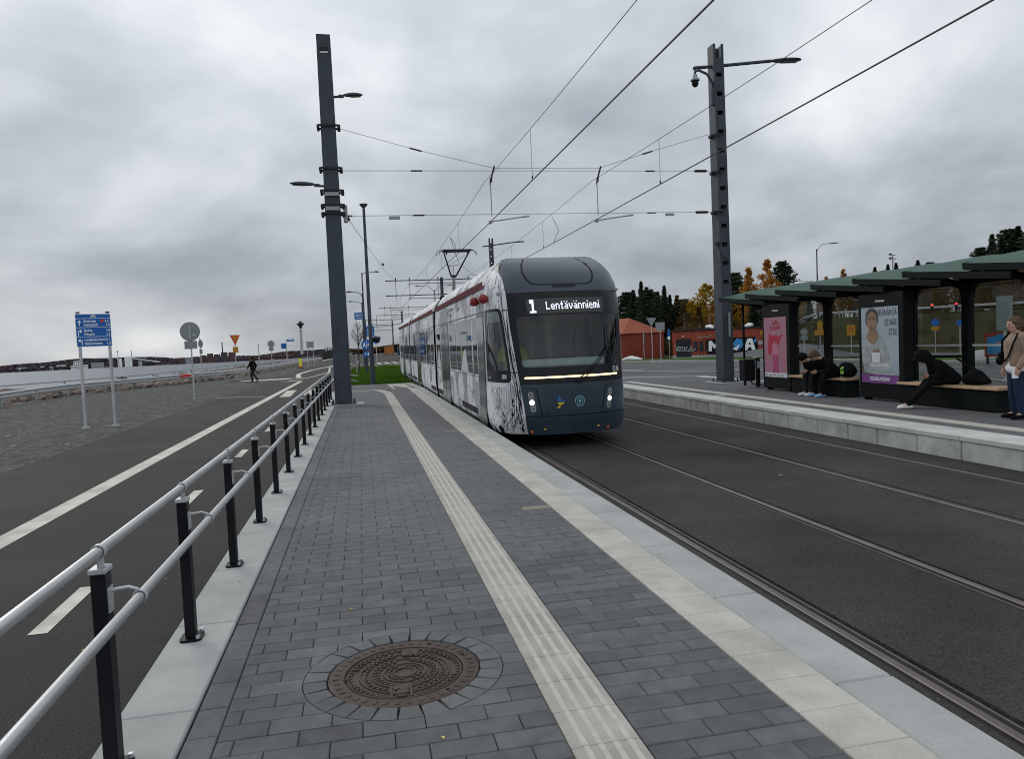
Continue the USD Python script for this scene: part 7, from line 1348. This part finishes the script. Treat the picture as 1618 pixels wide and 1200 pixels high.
chimney('left chimney of the power plant with a dark top', -16.45, .0108, rad=.6); chimney('right thin dark chimney of the power plant', -15.62, .0106, rad=.45, mt='dark_metal'); chimney('tall dark chimney above the brown blocks', -9.77, .0162, rad=.75, mt='dark_metal'); chimney('slim grey chimney between the brown blocks and the tower', -7.32, .0115, rad=.55, mt='grey_panel')
o = pol(-14.1, RS+40); t = thing('radio_mast', 'hair-thin radio mast on the wooded ridge', 'mast', (o[0], o[1], -3)); MB().tube([(0, 0, 0), (0, 0, 13.5)], .12, 4).build('mast_tube', m_['grey_panel'], t)
for k, (a0, a1, s_, mt, lab) in enumerate(((-13.3, -12.8, -.0022, 'brown_block', 'brown block at the left end of the waterfront row'), (-12.75, -12.3, -.0010, 'brick_dark', 'dark brick block behind the big grey disc sign'), (-12.25, -11.9, -.0016, 'grey_panel', 'grey block in the waterfront row'), (-11.85, -11.35, -.0004, 'brown_block', 'brown block just left of the edge-on sign'), (-11.3, -10.85, .0008, 'brick_dark', 'red brick block right of the edge-on sign'), (-10.82, -10.4, .0026, 'brick_dark', 'taller brick block below the tall dark chimney, on its left'), (-10.36, -9.95, .0012, 'brown_block', 'brown block left of the tall dark chimney'), (-9.9, -9.45, .0036, 'brown_block', 'big brown block right below the tall dark chimney'), (-9.4, -8.93, .0032, 'brick_dark', 'rightmost block of the waterfront row'))): far_block('waterfront_block', lab, a0, a1, s_, mt, 6, 5)
far_block('white_building', 'white flat building on the hill left of the solid mast', -2.62, -2.12, .0055, 'white_panel', 1, 4, r=RS+30, base=-2)
# observation tower
o = pol(-4.28, RS+20); t = thing('observation_tower', 'tall concrete observation tower with a dark disc-shaped top', 'tower', (o[0], o[1], -4)); Hh = lambda s_: 1.65+s_*(RS+20)+4
MB().tube([(0, 0, 0), (0, 0, Hh(.031))], [2.1, 1.35], 20).build('shaft', m_['concrete'], t, 40); MB().lathe([(1.4, Hh(.0300)), (2.2, Hh(.0325)), (4.6, Hh(.0352)), (4.8, Hh(.0362)), (4.2, Hh(.0366)), (2.2, Hh(.0372)), (2.0, Hh(.0385)), (1.2, Hh(.039)), (0, Hh(.0392))], n=28).build('pod', m_['dark_metal'], t, 30); MB().tube([(0, 0, Hh(.039)), (0, 0, Hh(.0428))], [.5, .15], 8).build('mast', m_['grey_panel'], t); MB().lathe([(1.55, Hh(.0262)), (2.0, Hh(.0266)), (2.0, Hh(.0272)), (1.55, Hh(.0276))], n=20).build('ring', m_['grey_panel'], t)
for k, (a, y) in enumerate(((-.95, 128), )):
    pass
o = pol(-16.3, 92); t = thing('marker_buoy', 'small dark marker standing in the water beyond the rocks', 'buoy', (o[0], o[1], -2.2)); MB().tube([(0, 0, -5), (0, 0, 2.0)], .12, 6).build('post', m_['dark_metal'], t); MB().bb(-.5, .5, -.3, .3, 1.0, 1.9, .05).build('board', m_['brown_block'], t); MB().bb(-.65, .65, -.3, .3, -.6, .3, .05).build('base', m_['brown_block'], t)
